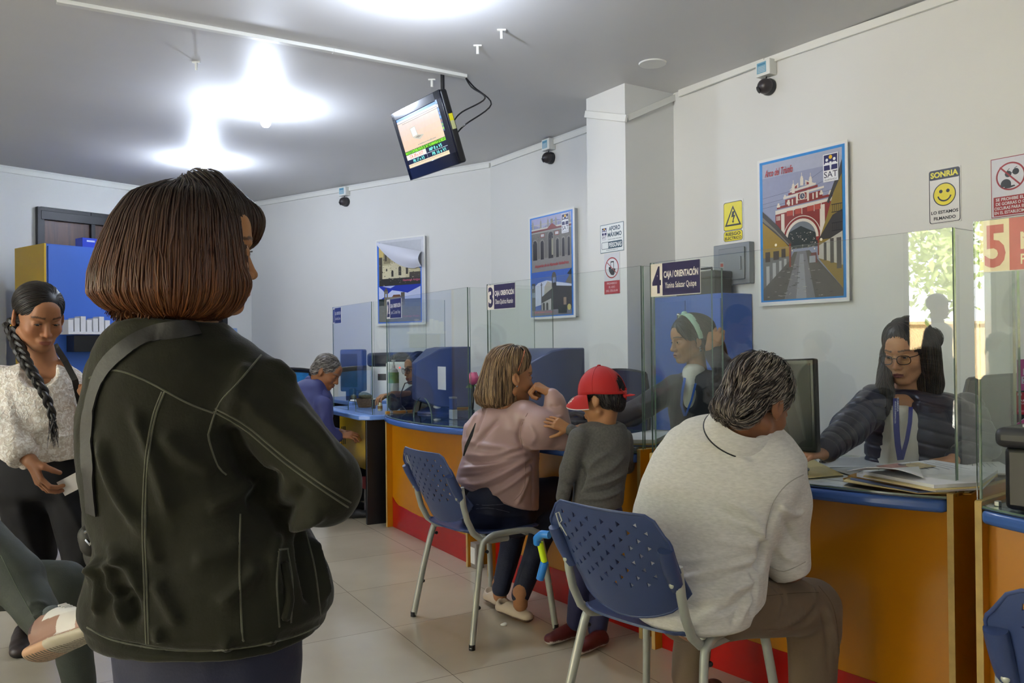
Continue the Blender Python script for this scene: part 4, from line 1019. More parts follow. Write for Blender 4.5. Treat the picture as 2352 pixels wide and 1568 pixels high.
cloth('bag_body', S, .006, m_leather, bag, noise=.003)
obj('buckle', MB().tube([P(196, 1222, 1.52), P(206, 1218, 1.51), P(214, 1240, 1.51), P(207, 1250, 1.51), P(198, 1240, 1.52)], .003, 6), mat('chrome', '#b8babd', rough=.2, metal=1), bag)
# trousers and shoes
S = SDF(); S.loft([ring(1360, 262, 690, 1.51, .12), ring(1568, 285, 680, 1.51, .13), (.58, P(480, 1568, 1.51)[0], 1.52, .152, .12)], .02)
hx = P(480, 1500, 1.51)[0]; legs_sdf(S, (hx, 1.53), .66, .088, .062, .082, fwd=(.4, .9)); S.half((0, 0, .035), -Z3, (-1.2, 1, -.1), (.2, 2, 1))
m_navy = mat('navy_cloth', '#141833', rough=.7, var=.1, bump=.3, bscale=200, sheen=.05)
cloth('trousers', S, .009, m_navy, pa, noise=.006)
for s in (-1, 1): shoe('shoe', (hx + s * .08 - .02, 1.50, .0), (hx + s * .08 + .08, 1.73, .0), pa)
# bob hair
S = SDF()
S.loft([ring(*r) for r in ((416, 385, 462, 1.48, .025), (428, 345, 500, 1.48, .055), (455, 308, 528, 1.48, .085), (510, 272, 549, 1.48, .108), (570, 246, 558, 1.48, .120), (630, 227, 563, 1.475, .127), (675, 224, 560, 1.47, .126),
     (705, 250, 548, 1.47, .115), (728, 300, 528, 1.47, .095), (738, 380, 500, 1.47, .06))], .02, e=2.05, rz=.045)
S.cap(P(470, 455, 1.50), P(556, 510, 1.545), .050, .036, .03); S.cap(P(556, 510, 1.545), P(566, 545, 1.55), .026, .016, .02)
S.cap(P(505, 700, 1.45), P(545, 650, 1.46), .018, .020, .015)
# keep the face clear
S.cap(hA(0, .12, -.02), hA(0, .14, -.13), .048, .055, .01, 's')
cr_ = P(430, 425, 1.50); hcA = P(410, 560, 1.475)
def flowA(p, t):
    d = p - cr_; d[:, 2] = 0; d /= np.linalg.norm(d, axis=1, keepdims=True) + .03; z = np.clip((p[:, 2] - (cr_[2] - .05)) / .05, 0, 1)
    f = d * (.25 + .9 * z)[:, None]; f[:, 2] = -1.0 * (1.05 - z); return f
def colA(p, r):
    t = np.clip((cr_[2] - p[:, 2]) / .27, 0, 1); c = mixc('#20130d', '#5a3218', np.clip(t * 1.25 - .1, 0, 1)); hi = mixc('#8a5226', '#8a5226', t)
    m = (np.clip((r - .62) * 2.2, 0, 1) * np.clip(t * 1.6 - .45, 0, 1))[:, None]; return c * (1 - m) + hi * m * 1.0
hairdo('hair', S, .006, pa, flowA, 5200, RNG.uniform(.08, .17, 5200), '#1a0f09', colA, n=16, off=(-.001, .0055), rad=.0010, wob=.17, mask=lambda V: V[:, 2] > P(0, 730, 1.47)[2], clump=28)
# loose fringe tips
fr = MB()
for i in range(60):
    a = P(545 + RNG.uniform(-20, 15), 470 + RNG.uniform(-12, 25), 1.54 + RNG.uniform(-.03, .03)); b = P(575 + RNG.uniform(-8, 6), 505 + RNG.uniform(-14, 12), 1.56 + RNG.uniform(-.02, .02)); c = P(576 + RNG.uniform(-10, 8), 535 + RNG.uniform(-10, 12), 1.56)
    fr.tube([a, (a + b) / 2 + A(.004, 0, .004), b, (b + c) / 2 + A(.002, 0, 0), c], [.0008, .001, .001, .0008, .0003], 4, col=lin('#241711'))
obj('fringe', fr, m_hair, pa, colors=True)
# ================================================================== the other people
def lean_ring(y, xl, xr, Yc, b, yaw=0.): return ring(y, xl, xr, Yc, b, yaw)
def lanyard(parent, pts, w=.012, c='#1f3f9a', nm='lanyard'):
    mb = MB(); k = len(pts)
    for i in range(k - 1): mb.bar(pts[i], pts[i + 1], w, .002, up=unit(CAMN(pts[i])), m=0)
    return obj(nm, mb, mat('lanyard_' + c[1:], c, rough=.5), parent)
def CAMN(p): return np.array([0, 0, CAM_Z]) - np.asarray(p)
def ribbon(pts, w, thick=.0025, eye=None, flip=None):
    """flat band through the points, its face turned to the given side"""
    pts = [np.asarray(p, float) for p in pts]; k = len(pts); Lp, Rp = [], []
    for i in range(k):
        t_ = unit(pts[min(i + 1, k - 1)] - pts[max(i - 1, 0)]); n_ = unit(CAMN(pts[i]) if eye is None else np.asarray(eye(pts[i]))); s_ = unit(np.cross(t_, n_)); wi = w[i] if hasattr(w, '__len__') else w
        Lp.append(pts[i] - s_ * wi / 2); Rp.append(pts[i] + s_ * wi / 2)
    return MB().grid(lambda u, v: Lp[int(round(u * (k - 1)))] * (1 - v) + Rp[int(round(u * (k - 1)))] * v, k - 1, 2, thick=thick)

# ---------------- woman in white lace, left
YB = 3.2; SK = '#9a6a4a'
pb_ = person_empty('person in a white lace blouse and black trousers walking, long braid, card in hand', P(95, 900, 3.3))
h = Frame(P(89, 726, 3.12), (.70, -.62, -.38), (0, 0, 1), 1.0)
S = head_sdf(h, neck=[(h(0, -.03, -.06), P(100, 845, 3.2), .050, .055)], eye=.55, nose=1.05, wide=1.03); S.cap(P(60, 850, 3.2), P(140, 850, 3.2), .04, .04, .03); Vh, Fh = S.mesh(.003, 2)
S = SDF(); S.loft([ring(*r) for r in ((850, 30, 150, 3.22, .07), (950, 10, 160, 3.25, .09), (1100, 10, 170, 3.3, .09))], .02); we = P(72, 1060, 3.02)
S.cap(P(10, 880, 3.15), P(18, 1000, 3.12), .04, .035); S.cap(P(18, 1000, 3.12), we, .034, .026); S.cap(P(150, 880, 3.25), P(185, 1000, 3.3), .038, .032); S.cap(P(185, 1000, 3.3), P(212, 950, 3.14), .03, .024); Vb, Fb = S.mesh(.010, 2)
S = SDF(); tips = hand_sdf(S, we, unit((.42, -.12, -.78)), (-.75, -.6, .1), (.35, .7, .5), .1, (.5, .9), k=1.0, side=-1, fore=(P(35, 1025, 3.1), .032))
hand_sdf(S, P(212, 930, 3.12), unit((-.3, 0, .9)), (0, -1, 0), (.8, .9, .5), k=.9, side=1); Vq, Fq = S.mesh(.0028, 1)
body('body', [(Vh, Fh), (Vb, Fb), (Vq, Fq)], SK, pb_, [head_colors(h, Vh, SK, '#8a4f46', '#2b1a12', blush='#a8684a'), flat_col(Vb, SK), flat_col(Vq, SK)])
eyes(h, pb_, look=(.15, -.25), openk=.5)
obj('earring', MB().ball(h(.086, -.01, -.042), .004, 8), mat('gold', '#c9a24a', rough=.25, metal=1), pb_)
S = SDF(); S.ell(h(0, -.018, .042), A(.084, .104, .084), h.R); S.ell(h(0, -.075, -.02), A(.06, .05, .07), h.R, .02); S.ell(h(0, .10, -.015), A(.060, .075, .078), h.R, .012, 's')
for s in (-1, 1): S.ell(h(s * .085, .03, -.03), A(.03, .055, .05), h.R, .008, 's')
part = h(.01, .06, .12); bun = h(.06, -.10, -.07)
def fl(p, t): d = bun - p; d /= np.linalg.norm(d, axis=1, keepdims=True) + 1e-6; return d
def dk(c0, c1): return lambda p, r: mixc(c0, c1, np.clip(r * r, 0, 1))
hairdo('hair', S, .0055, pb_, fl, 1500, .10, '#0c0807', dk('#0d0908', '#2c211c'), n=10, off=(-.001, .002), rad=.0011, wob=.05)
bp_ = [bun + A(0, 0, .01), P(40, 790, 3.08), P(58, 830, 3.02), P(80, 865, 3.0), P(100, 900, 2.99), P(115, 935, 2.99), P(122, 965, 2.99)]
mb = MB(); dn = dens(bp_, .006); K_ = len(dn)
for j in range(3):
    pts, rr = [], []
    for i, q in enumerate(dn):
        tn = unit(dn[min(i + 1, K_ - 1)] - dn[max(i - 1, 0)]); nn = unit(np.cross(tn, (0, 1, 0))); bb = np.cross(tn, nn); a = i * .30 + j * 2.094; tp = 1 - .5 * i / K_
        pts.append(q + nn * .016 * math.sin(a) * tp + bb * .009 * math.sin(2 * a) * tp); rr.append(.0145 * tp)
    mb.tube(pts, rr, 8, col=lin('#15100e'))
for i in range(40):
    q = dn[-1] + RNG.normal(size=3) * .006; e = q + A(RNG.normal() * .010, RNG.normal() * .008, -.05 - RNG.uniform(0, .05)); mb.tube([q, (q + e) / 2 + RNG.normal(size=3) * .004, e], [.0014, .0012, .0004], 4, col=lin('#15100e'))
obj('braid', mb, m_hair, pb_, colors=True)
# lace: openwork relief in the colour and bump
ml = mat('white_lace', '#cfc9bd', rough=.8); nt = ml.node_tree; N_ = nt.nodes; bs = N_['Principled BSDF']
tc = N_.new('ShaderNodeTexCoord'); vo = N_.new('ShaderNodeTexVoronoi'); vo.inputs['Scale'].default_value = 75; vo.feature = 'SMOOTH_F1'; nz = N_.new('ShaderNodeTexNoise'); nz.inputs['Scale'].default_value = 18; nz.inputs['Detail'].default_value = 3
ad = N_.new('ShaderNodeVectorMath'); ad.operation = 'MULTIPLY_ADD'; ad.inputs[1].default_value = (.06, .06, .06); nt.links.new(nz.outputs['Color'], ad.inputs[0]); nt.links.new(tc.outputs['Object'], ad.inputs[2]); nt.links.new(ad.outputs[0], vo.inputs['Vector'])
cr = N_.new('ShaderNodeValToRGB'); cr.color_ramp.elements[0].position = .28; cr.color_ramp.elements[0].color = (*lin('#f2efe8'), 1); cr.color_ramp.elements[1].position = .52; cr.color_ramp.elements[1].color = (*lin('#cfc5b8'), 1)
nt.links.new(vo.outputs['Distance'], cr.inputs[0]); nt.links.new(cr.outputs[0], bs.inputs['Base Color']); bp = N_.new('ShaderNodeBump'); bp.inputs['Strength'].default_value = .8; bp.inputs['Distance'].default_value = .006; bp.invert = True
nt.links.new(vo.outputs['Distance'], bp.inputs['Height']); nt.links.new(bp.outputs[0], bs.inputs['Normal'])
S = SDF(); S.loft([ring(*r) for r in ((828, 60, 140, 3.20, .07), (848, 12, 162, 3.20, .10), (880, -8, 172, 3.2, .12), (940, 0, 176, 3.2, .135), (1000, 12, 186, 3.22, .135), (1035, 14, 190, 3.23, .135), (1052, 16, 188, 3.23, .13))], .02)
S.cap(P(2, 880, 3.16), P(8, 985, 3.10), .070, .075, .03); S.cap(P(8, 985, 3.10), P(48, 1040, 3.04), .074, .058, .03); S.cap(P(160, 880, 3.24), P(185, 985, 3.28), .055, .05, .02)
S.cap(h(.0, .02, -.12), h(0, .08, -.20), .055, .062, .008, 's'); S.half(P(62, 1048, 3.03), (.55, -.1, -.75), P(0, 1100, 3.3) - A(.2, .4, .1), P(70, 1000, 2.9) + A(.02, .1, .12))
def scal(V): return V
V, F = S.mesh(.007, 4); V = folds(V, F, [([(150, 960), (90, 985), (60, 1000)], .006, .02), ([(175, 1000), (120, 1010), (90, 1035)], .006, .016), ([(10, 880), (25, 950), (40, 1020)], .006, .02)], .010, 14, 5)
low = V[:, 2] < P(100, 1045, 3.2)[2]; V[low, 2] -= .008 * np.abs(np.sin(V[low, 0] * 95)); mesh_np('lace_blouse', V, F, ml, pb_)
S = SDF(); S.loft([ring(*r) for r in ((1030, 5, 185, 3.30, .10), (1090, -12, 200, 3.32, .12), (1140, -8, 208, 3.33, .12))], .03)
S.cap(P(55, 1130, 3.33), P(80, 1270, 3.38), .105, .078, .03); S.cap(P(80, 1270, 3.38), P(72, 1420, 3.52), .070, .055, .02); S.cap(P(165, 1140, 3.33), P(190, 1280, 3.30), .098, .074, .03); S.cap(P(190, 1280, 3.30), P(178, 1440, 3.48), .068, .055, .02)
m_btr = mat('black_trousers', '#09090b', rough=.75, var=.2, bump=.2, bscale=150, spec=.3)
cloth('trousers', S, .009, m_btr, pb_, [([(40, 1150), (70, 1250), (100, 1290)], .008, .02), ([(130, 1120), (180, 1200), (200, 1290)], .008, .02)], .008, 11)
shoe('shoe', PZ(52, 1476, 0), PZ(52, 1476, 0) + A(.10, -.20, 0), pb_, '#2b211d'); shoe('shoe', PZ(160, 1470, 0), PZ(160, 1470, 0) + A(.10, -.20, 0), pb_, '#2b211d')
cd_ = MB(); q = (tips[0] + tips[1]) / 2; ex = unit(A(.80, -.2, .38)); ey = unit(np.cross(ex, A(.1, .95, .2))); cd_.box(q + ex * .035, (.10, .058, .0015), (ex, ey, np.cross(ex, ey))); tag(obj('paper_card', cd_, mat('paper', '#d9d5cf', rough=.7)), 'small white card in the hand of the lace blouse woman', 'card')
bg_ = thing('handbag', 'dark bag hanging behind the white lace blouse', 'bag', P(190, 1000, 3.42)); S = SDF(); S.cap(P(186, 990, 3.42), P(190, 1035, 3.42), .06, .07, .02, sq=((1, 0, 0), .5)); cloth('bag_body', S, .008, m_leather, bg_)
obj('strap', ribbon([P(126, 792, 3.30), P(150, 830, 3.16), P(172, 872, 3.14), P(185, 930, 3.2), P(188, 985, 3.38)], .022), m_leather, bg_)

# ---------------- crossed leg with the sneaker, lower left
pc_ = person_empty('person with crossed legs in dark green jeans, only one pink and white sneaker in view', (-1.9, 2.5)); SK = '#a87850'
h = Frame(A(-1.98, 2.62, 1.20), (.8, .5, -.1)); S = head_sdf(h, neck=[(h(0, -.02, -.07), A(-1.98, 2.6, 1.0), .05, .055)]); Vh, Fh = S.mesh(.006, 2)
hp = A(-1.95, 2.55, .50); kn = P(-170, 1120, 2.25); an = P(118, 1462, 2.02); kn2 = A(-1.45, 2.65, .50); an2 = A(-1.42, 2.72, .08)
S = SDF(); S.cap(hp, A(-1.98, 2.6, .95), .12, .14, .03); S.cap(kn, P(40, 1335, 2.12), .04, .03); S.cap(P(40, 1335, 2.12), an, .03, .026); S.cap(A(-1.9, 2.45, .9), A(-1.75, 2.4, .65), .04); S.cap(A(-1.75, 2.4, .65), A(-1.5, 2.5, .62), .035); Vb, Fb = S.mesh(.010, 2)
body('body', [(Vh, Fh), (Vb, Fb)], SK, pc_)
S = SDF(); S.ell(h(0, -.02, .04), A(.09, .11, .09), h.R); S.ell(h(0, .1, -.03), A(.06, .07, .08), h.R, .01, 's'); V, F = S.mesh(.008); mesh_np('hair', V, F, m_hair, pc_, flat_col(V, '#14100e'))
S = SDF(); S.cap(hp + A(0, 0, .1), A(-1.98, 2.6, .98), .15, .15, .03); S.cap(A(-1.95, 2.44, .98), A(-1.78, 2.38, .68), .06, .05); S.cap(A(-1.78, 2.38, .68), A(-1.55, 2.5, .66), .05, .04); cloth('sweater', S, .012, mat('grey_knit', '#4b4d52', rough=.9, bump=.3), pc_)
S = SDF(); S.cap(hp, kn + A(0, .02, 0), .10, .078, .03); S.cap(kn, P(40, 1330, 2.12), .078, .062, .02); S.cap(P(40, 1330, 2.12), P(112, 1448, 2.03), .062, .040, .02); S.cap(hp + A(0, .12, 0), kn2, .09, .075); S.cap(kn2, an2, .07, .045)
m_gj = mat('dark_green_denim', '#333a33', rough=.7, bump=.4, bscale=260, var=.12, vscale=12)
o, V, F = cloth('jeans', S, .006, m_gj, pc_, [([(60, 1390), (85, 1385), (110, 1390)], .004, .008), ([(70, 1420), (95, 1410), (120, 1420)], .004, .008), ([(85, 1440), (110, 1430), (130, 1440)], .003, .007)], .005, 16, ret=True)
tr = bvh(V, F); obj('seams', seam_tubes(tr, [[(2, 1275), (40, 1350), (82, 1425), (96, 1445)]], .0012), mat('green_seam', '#4a5548', rough=.8), o)
# sneaker in its own frame
hl = P(86, 1500, 2.02); te = P(262, 1432, 1.86); d = unit(te - hl); x = unit(np.cross(d, unit(A(.2, .3, 1)))); u = np.cross(x, d); Ls = .27; pp = lambda a, b, z: hl + d * a * Ls + x * b + u * z
S = SDF(); S.cap(pp(.12, 0, .045), pp(.12, 0, .075), .036, .033, .015); S.cap(pp(.15, 0, .04), pp(.85, 0, .022), .040, .034, .02); S.cap(pp(.3, 0, .062), pp(.62, 0, .040), .030, .030, .02); S.cap(pp(.12, 0, .12), pp(.2, 0, .085), .030, .027, .006, 's')
S.cap(pp(.08, 0, -.002), pp(.5, 0, .004), .043, .042, .006, sq=(u, .5)); S.cap(pp(.5, 0, .004), pp(.90, 0, .0), .044, .036, .006, sq=(u, .42)); V, F = S.mesh(.0028, 1)
q = np.stack([(V - hl) @ d / Ls, (V - hl) @ x, (V - hl) @ u], 1); C = flat_col(V, '#96705f'); C[(q[:, 0] > .55) & (q[:, 2] > .01)] = lin('#cfc9c2'); C[(q[:, 0] > .84) & (q[:, 2] > .01)] = lin('#9a7464'); C[(q[:, 0] < .15) & (q[:, 2] > .035)] = lin('#3a2329')
C[(q[:, 2] > .058) & (q[:, 0] > .27)] = lin('#d9d6d0'); st = q[:, 2] < .007; C[st] = lin('#b9b09a'); C[st & (q[:, 0] < .38)] = lin('#c49a78'); C[(q[:, 2] < -.0125) & (np.sin(q[:, 0] * 150) > -.3)] = lin('#5f574a')
sn = mesh_np('sneaker', V, F, m_shoe, pc_, C)
lc = MB()
for i in range(5): a = .36 + i * .055; lc.tube([pp(a, -.016, .090 - i * .006), pp(a + .02, 0, .096 - i * .006), pp(a + .01, .016, .090 - i * .006)], .0024, 6)
obj('laces', lc, mat('white_lace_cord', '#e2e0dc', rough=.8), sn)
so = SDF(); so.cap(P(112, 1448, 2.03), pp(.17, 0, .075), .033, .030, .01); V, F = so.mesh(.004); mesh_np('sock', V, F, mat('grey_sock', '#5d6464', rough=.9, bump=.4, bscale=300), pc_)
shoe('shoe', an2 * A(1, 1, 0) + A(-.05, 0, 0), an2 * A(1, 1, 0) + A(.2, .06, 0), pc_)
chair('visitor_chair', 'blue chair out of view under the person with the sneakers', (-1.95, 2.52, 0), -.9)

# ---------------- old man in the blue shirt
YD = 6.0; SK = '#8a5a3a'
pd_ = person_empty('person with short grey hair in a dark blue shirt bent over the furthest desk', P(700, 1000, YD))
h = Frame(P(750, 852, YD), (.84, -.12, -.52), (0, 0, 1), 1.02)
S = head_sdf(h, nose=1.15, jaw=.92, eye=.6, neck=[(h(0, -.03, -.06), P(722, 888, YD), .052, .055)]); Vh, Fh = S.mesh(.004, 2)
S = SDF(); S.cap(P(700, 930, YD), P(690, 1060, YD), .09, .09); w1 = P(782, 1000, 5.92); S.cap(P(745, 990, 5.9), w1, .036, .026); w2 = P(784, 992, 6.05); S.cap(P(700, 990, 6.1), w2, .036, .026); Vb, Fb = S.mesh(.012, 2)
S = SDF(); hand_sdf(S, w1, (.9, -.1, .05), (0, -.5, .8), (.5, .6, .3), k=.95, side=-1); hand_sdf(S, w2, (.9, -.1, -.1), (0, .4, .8), (.5, .6, .3), k=.95); Vq, Fq = S.mesh(.004, 1)
body('body', [(Vh, Fh), (Vb, Fb), (Vq, Fq)], SK, pd_, [head_colors(h, Vh, SK, '#7a463a', '#6b625a'), flat_col(Vb, SK), flat_col(Vq, SK)]); eyes(h, pd_, look=(0, -.3))
def short_hair(h, parent, c0, c1, N=1400, L=.03, vox=.005, thick=1.0, sweep=(0, -.7, -.7), low=.0, front=.10, rad=.001, lift=.004, wob=.35, col=None, nape=.07):
    S = SDF(); t_ = .006 * thick; S.ell(h(0, -.012, .038), A(.075 + t_, .093 + t_, .079 + t_) , h.R, .01); S.ell(h(0, -.06, -.02), A(.062 + t_, .045 + t_, .060), h.R, .02)
    S.ell(h(0, front, -.045), A(.085, .085, .085), h.R, .012, 's')
    for s in (-1, 1): S.ell(h(s * .084, .004, -.030), A(.030, .034, .040), h.R, .006, 's')
    S.cap(h(-.1, -.03, -.14 + low), h(.1, -.03, -.14 + low), .055, .055, .01, 's')
    sw = np.array(sweep, float) @ h.R
    fl = lambda p, t: np.tile(sw, (len(p), 1)) + unit(h.x) * (((p - h.c) @ h.x)[:, None] * 6)
    return hairdo('hair', S, vox, parent, fl, N, L, c0, col or (lambda p, r: mixc(c0, c1, r ** 1.3)), n=7, off=(-.001, .003), rad=rad, wob=wob, lift=lift)
short_hair(h, pd_, '#3b3632', '#b9b2ab', 1500, .028)
S = SDF(); S.loft([ring(*r) for r in ((868, 700, 748, 6.0, .07), (885, 672, 752, 6.0, .13), (915, 658, 762, 6.0, .17), (960, 652, 764, 6.0, .17), (1020, 640, 752, 6.0, .16), (1080, 630, 735, 6.0, .16))], .03)
S.cap(P(742, 930, 5.86), P(750, 985, 5.86), .062, .056); S.cap(P(750, 988, 5.86), P(776, 1003, 5.9), .052, .042); S.cap(P(720, 925, 6.15), P(730, 985, 6.12), .06, .055); S.cap(P(730, 985, 6.12), P(776, 996, 6.06), .05, .042)
m_bshirt = mat('blue_shirt', '#2f3568', rough=.65, bump=.15, bscale=150, var=.05)
S.cap(h(0, -.02, -.10), P(728, 868, YD), .05, .05, .006, 's'); cloth('shirt', S, .009, m_bshirt, pd_, [([(700, 900), (720, 940), (715, 985)], .008, .02), ([(745, 950), (735, 980), (728, 1000)], .008, .02)], .010, 9)
S = SDF(); S.cap(P(712, 876, YD), P(746, 912, 5.92), .044, .040, .01); S.cap(h(0, -.02, -.13), h(0, -.03, -.06), .050, .052, .006, 's'); cloth('collar', S, .007, m_bshirt, pd_)
S = SDF(); S.cap(P(670, 1080, 6.0), P(800, 1075, 5.95), .11, .075); S.cap(P(800, 1075, 5.95), P(800, 1165, 6.0), .07, .05); S.cap(P(665, 1080, 6.15), P(790, 1075, 6.15), .10, .075); S.cap(P(790, 1075, 6.15), P(782, 1165, 6.15), .07, .05); cloth('trousers', S, .012, m_btr, pd_)
for a in (PZ(795, 1190, 0), PZ(800, 1172, 0)): shoe('shoe', a - A(.07, 0, 0), a + A(.18, .02, 0), pd_, '#121214')
tag(obj('paper_slip', MB().box(P(797, 996, 5.98), (.07, .10, .001), (unit(A(1, 0, .3)), A(0, 1, 0), unit(A(-.3, 0, 1)))), mat('paper', '#d9d5cf')), 'white slip in the hands of the blue shirt man', 'paper')

# ---------------- clerk behind the second screen
YE = 6.3; SK = '#b08060'
pe_ = person_empty('person in black with round glasses working behind the second glass screen', P(965, 950, YE))
h = Frame(P(958, 846, YE), (-.78, -.60, -.10), (0, 0, 1), .98); S = head_sdf(h, neck=[(h(0, -.02, -.07), P(968, 895, YE), .045, .05)]); Vh, Fh = S.mesh(.004, 2); w1 = P(900, 905, 6.0)
S = SDF(); S.loft([ring(*r) for r in ((890, 940, 1000, YE, .08), (960, 940, 1000, YE, .1), (1050, 945, 1000, YE, .1))], .02); S.cap(P(945, 905, 6.25), w1, .03, .024); Vb, Fb = S.mesh(.012, 2); S = SDF(); hand_sdf(S, w1, (-.8, -.5, -.1), (0, 0, 1), k=.9); Vq, Fq = S.mesh(.004, 1)
body('body', [(Vh, Fh), (Vb, Fb), (Vq, Fq)], SK, pe_, [head_colors(h, Vh, SK, '#9a4a4a', '#2a1a14'), flat_col(Vb, SK), flat_col(Vq, SK)]); eyes(h, pe_); glasses(h, pe_, '#2a2a30', .024, .023)
S = SDF(); S.ell(h(0, -.02, .045), A(.085, .102, .085), h.R); S.ell(h(0, .105, -.02), A(.062, .075, .085), h.R, .012, 's'); S.ell(h(0, -.11, .03), A(.05, .04, .05), h.R, .02); bk_ = h(0, -.12, .03)
hairdo('hair', S, .006, pe_, lambda p, t: unit(1) * 0 + (bk_ - p), 700, .08, '#0b0808', dk('#0c0909', '#2a2220'), n=8, off=(-.001, .002), wob=.05)
S = SDF(); S.loft([ring(*r) for r in ((882, 948, 985, YE, .06), (898, 925, 1010, YE, .11), (940, 918, 1018, YE, .13), (1010, 925, 1015, YE, .13))], .02); S.cap(P(930, 915, 6.2), P(905, 930, 6.05), .05, .045); S.cap(P(905, 930, 6.05), P(898, 912, 5.98), .042, .035); S.cap(P(1008, 915, 6.35), P(1010, 960, 6.2), .055, .045)
m_blk = mat('black_wool', '#131318', rough=.8, sheen=.15, bump=.2, bscale=200, var=.1); cloth('jacket', S, .010, m_blk, pe_)
S = SDF(); S.loft([ring(1000, 925, 1015, YE, .14), ring(1060, 925, 1015, YE, .15)], .02); legs_sdf(S, P(970, 1060, YE), .5, .08); cloth('trousers', S, .014, m_btr, pe_)
# ---------------- woman in the pink jacket
YF = 3.8; SK = '#a0704c'
pf_ = person_empty('person in a dusty pink jacket and jeans seated leaning on the counter, highlighted hair', (-.10, 3.78))
h = Frame(P(1174, 866, YF), (.91, .40, -.06), (0, 0, 1), .98); S = head_sdf(h, neck=[(h(0, -.02, -.07), P(1160, 940, YF), .052, .058)], nose=.95); Vh, Fh = S.mesh(.003, 2)
S = SDF(); S.loft([ring(*r) for r in ((950, 1090, 1225, YF, .08), (1100, 1070, 1215, YF, .12), (1180, 1075, 1225, YF, .13))], .03); el = P(1288, 1006, 3.70); wr = P(1268, 905, 3.72); S.cap(P(1215, 970, 3.72), el, .05, .04); S.cap(el, wr, .04, .028)
el2 = P(1240, 1012, 4.02); S.cap(P(1165, 965, 3.98), el2, .05, .04); S.cap(el2, P(1300, 1000, 4.1), .038, .028)
kn = A(.20, 3.93, .50); kn2 = A(.06, 4.08, .50); an = P(1195, 1362, 3.74); an2 = P(1148, 1342, 3.88); S.cap(A(-.15, 3.70, .52), kn, .07, .06); S.cap(kn, an, .05, .035); S.cap(kn2, an2, .05, .035); S.cap(A(-.15, 3.8, .52), kn2, .07, .06)
for a in (an, an2): S.cap(a, a + A(.0, 0, -.05), .034, .034)
Vb, Fb = S.mesh(.009, 2); S = SDF(); hand_sdf(S, wr, unit((-.80, .25, .42)), unit((.35, -.30, .85)), (1.25, 1.3, .7), .05, (.5, 1.0), k=1.0, side=1, fore=(P(1278, 945, 3.71), .036)); hand_sdf(S, P(1300, 1000, 4.1), (.8, -.3, -.1), (0, 0, 1), k=.95); Vq, Fq = S.mesh(.0028, 1)
body('body', [(Vh, Fh), (Vb, Fb), (Vq, Fq)], SK, pf_, [head_colors(h, Vh, SK, '#9a5048', '#3a281e', blush='#b0704e'), flat_col(Vb, SK), flat_col(Vq, SK)]); eyes(h, pf_)
obj('earring', MB().ball(h(.086, -.006, -.040), .0045, 8), mat('chrome', '#b8babd', rough=.2, metal=1), pf_)
S = SDF(); S.loft([ring(*r) for r in ((791, 1150, 1196, 3.82, .03), (800, 1133, 1210, 3.82, .065), (820, 1118, 1218, 3.82, .09), (845, 1110, 1214, 3.82, .105), (875, 1100, 1200, 3.83, .11), (905, 1090, 1196, 3.83, .108), (925, 1096, 1190, 3.83, .10), (938, 1122, 1182, 3.83, .07))], .02, e=2.05)
S.ell(h(0, .085, -.045), A(.075, .080, .088), h.R, .010, 's'); S.ell(h(.085, .015, -.03), A(.035, .035, .05), h.R, .006, 's'); S.cap(h(.02, .13, -.06), h(.02, .13, -.2), .09, .09, .01, 's')
crF = h(0, .02, .13); crd = P(1180, 795, 3.80)
def flF(p, t):
    d = p - crF; a = d @ h.f; d[:, 2] = 0; f = d / (np.linalg.norm(d, axis=1, keepdims=True) + .02) * np.clip((p[:, 2] - crF[2] + .06) / .06, 0, 1)[:, None] * 1.2; f[:, 2] -= .85; f -= h.f * (.55 * np.clip(a[:, None] / .08, 0, 1)); return f
colF = lambda p, r: np.where((r > .45)[:, None], mixc('#735a40', '#b89a74', (r - .45) * 1.8), mixc('#3c2c20', '#6a523b', r * 2.2))
hairdo('hair', S, .005, pf_, flF, 3800, RNG.uniform(.07, .17, 3800), '#241a13', colF, n=14, off=(-.001, .006), rad=.0012, wob=.14, clump=22)
tl = MB()
for i in range(90):
    x0 = RNG.uniform(1100, 1190); q = P(x0, 920, 3.80 + RNG.uniform(-.06, .06)); e = q + A(RNG.normal() * .012 + (1150 - x0) * .0003, 0, -.03 - RNG.uniform(0, .03)); tl.tube([q + A(0, 0, .03), q, e], [.0022, .002, .0004], 4, col=tuple(mixc('#4a3828', '#8a6f50', RNG.uniform(0, 1))))
obj('hair_tips', tl, m_hair, pf_, colors=True)
sg = thing('sunglasses', 'dark sunglasses pushed up on the highlighted hair', 'sunglasses', P(1175, 792, 3.8)); g_ = MB()
for s in (-1, 1):
    g_.ball(h(s * .034, .035, .125), (.028, .005, .022), 10, ax=(h.x, unit(h.f + h.u * .6), unit(h.u - h.f * .6)))
obj('dark_lenses', g_, mat('dark_lens', '#0c0d12', rough=.08), sg)
obj('temple', MB().tube([h(.063, .035, .128), h(.084, .02, .10), h(.094, -.0, .055), h(.092, -.006, .03)], .002, 6), mat('copper_metal', '#b0684a', rough=.3, metal=.9), sg)
m_pink = mat('dusty_pink_nylon', '#a88a85', rough=.42, sheen=.1, var=.04, bump=.1, bscale=120)
S = SDF(); S.loft([ring(*r) for r in ((928, 1120, 1205, 3.82, .08), (945, 1090, 1230, 3.82, .12), (975, 1066, 1242, 3.82, .15), (1010, 1060, 1242, 3.81, .16), (1045, 1062, 1240, 3.80, .165), (1075, 1052, 1238, 3.79, .172), (1100, 1046, 1238, 3.79, .178), (1150, 1052, 1238, 3.79, .178), (1200, 1070, 1236, 3.79, .17))], .02, e=2.2)
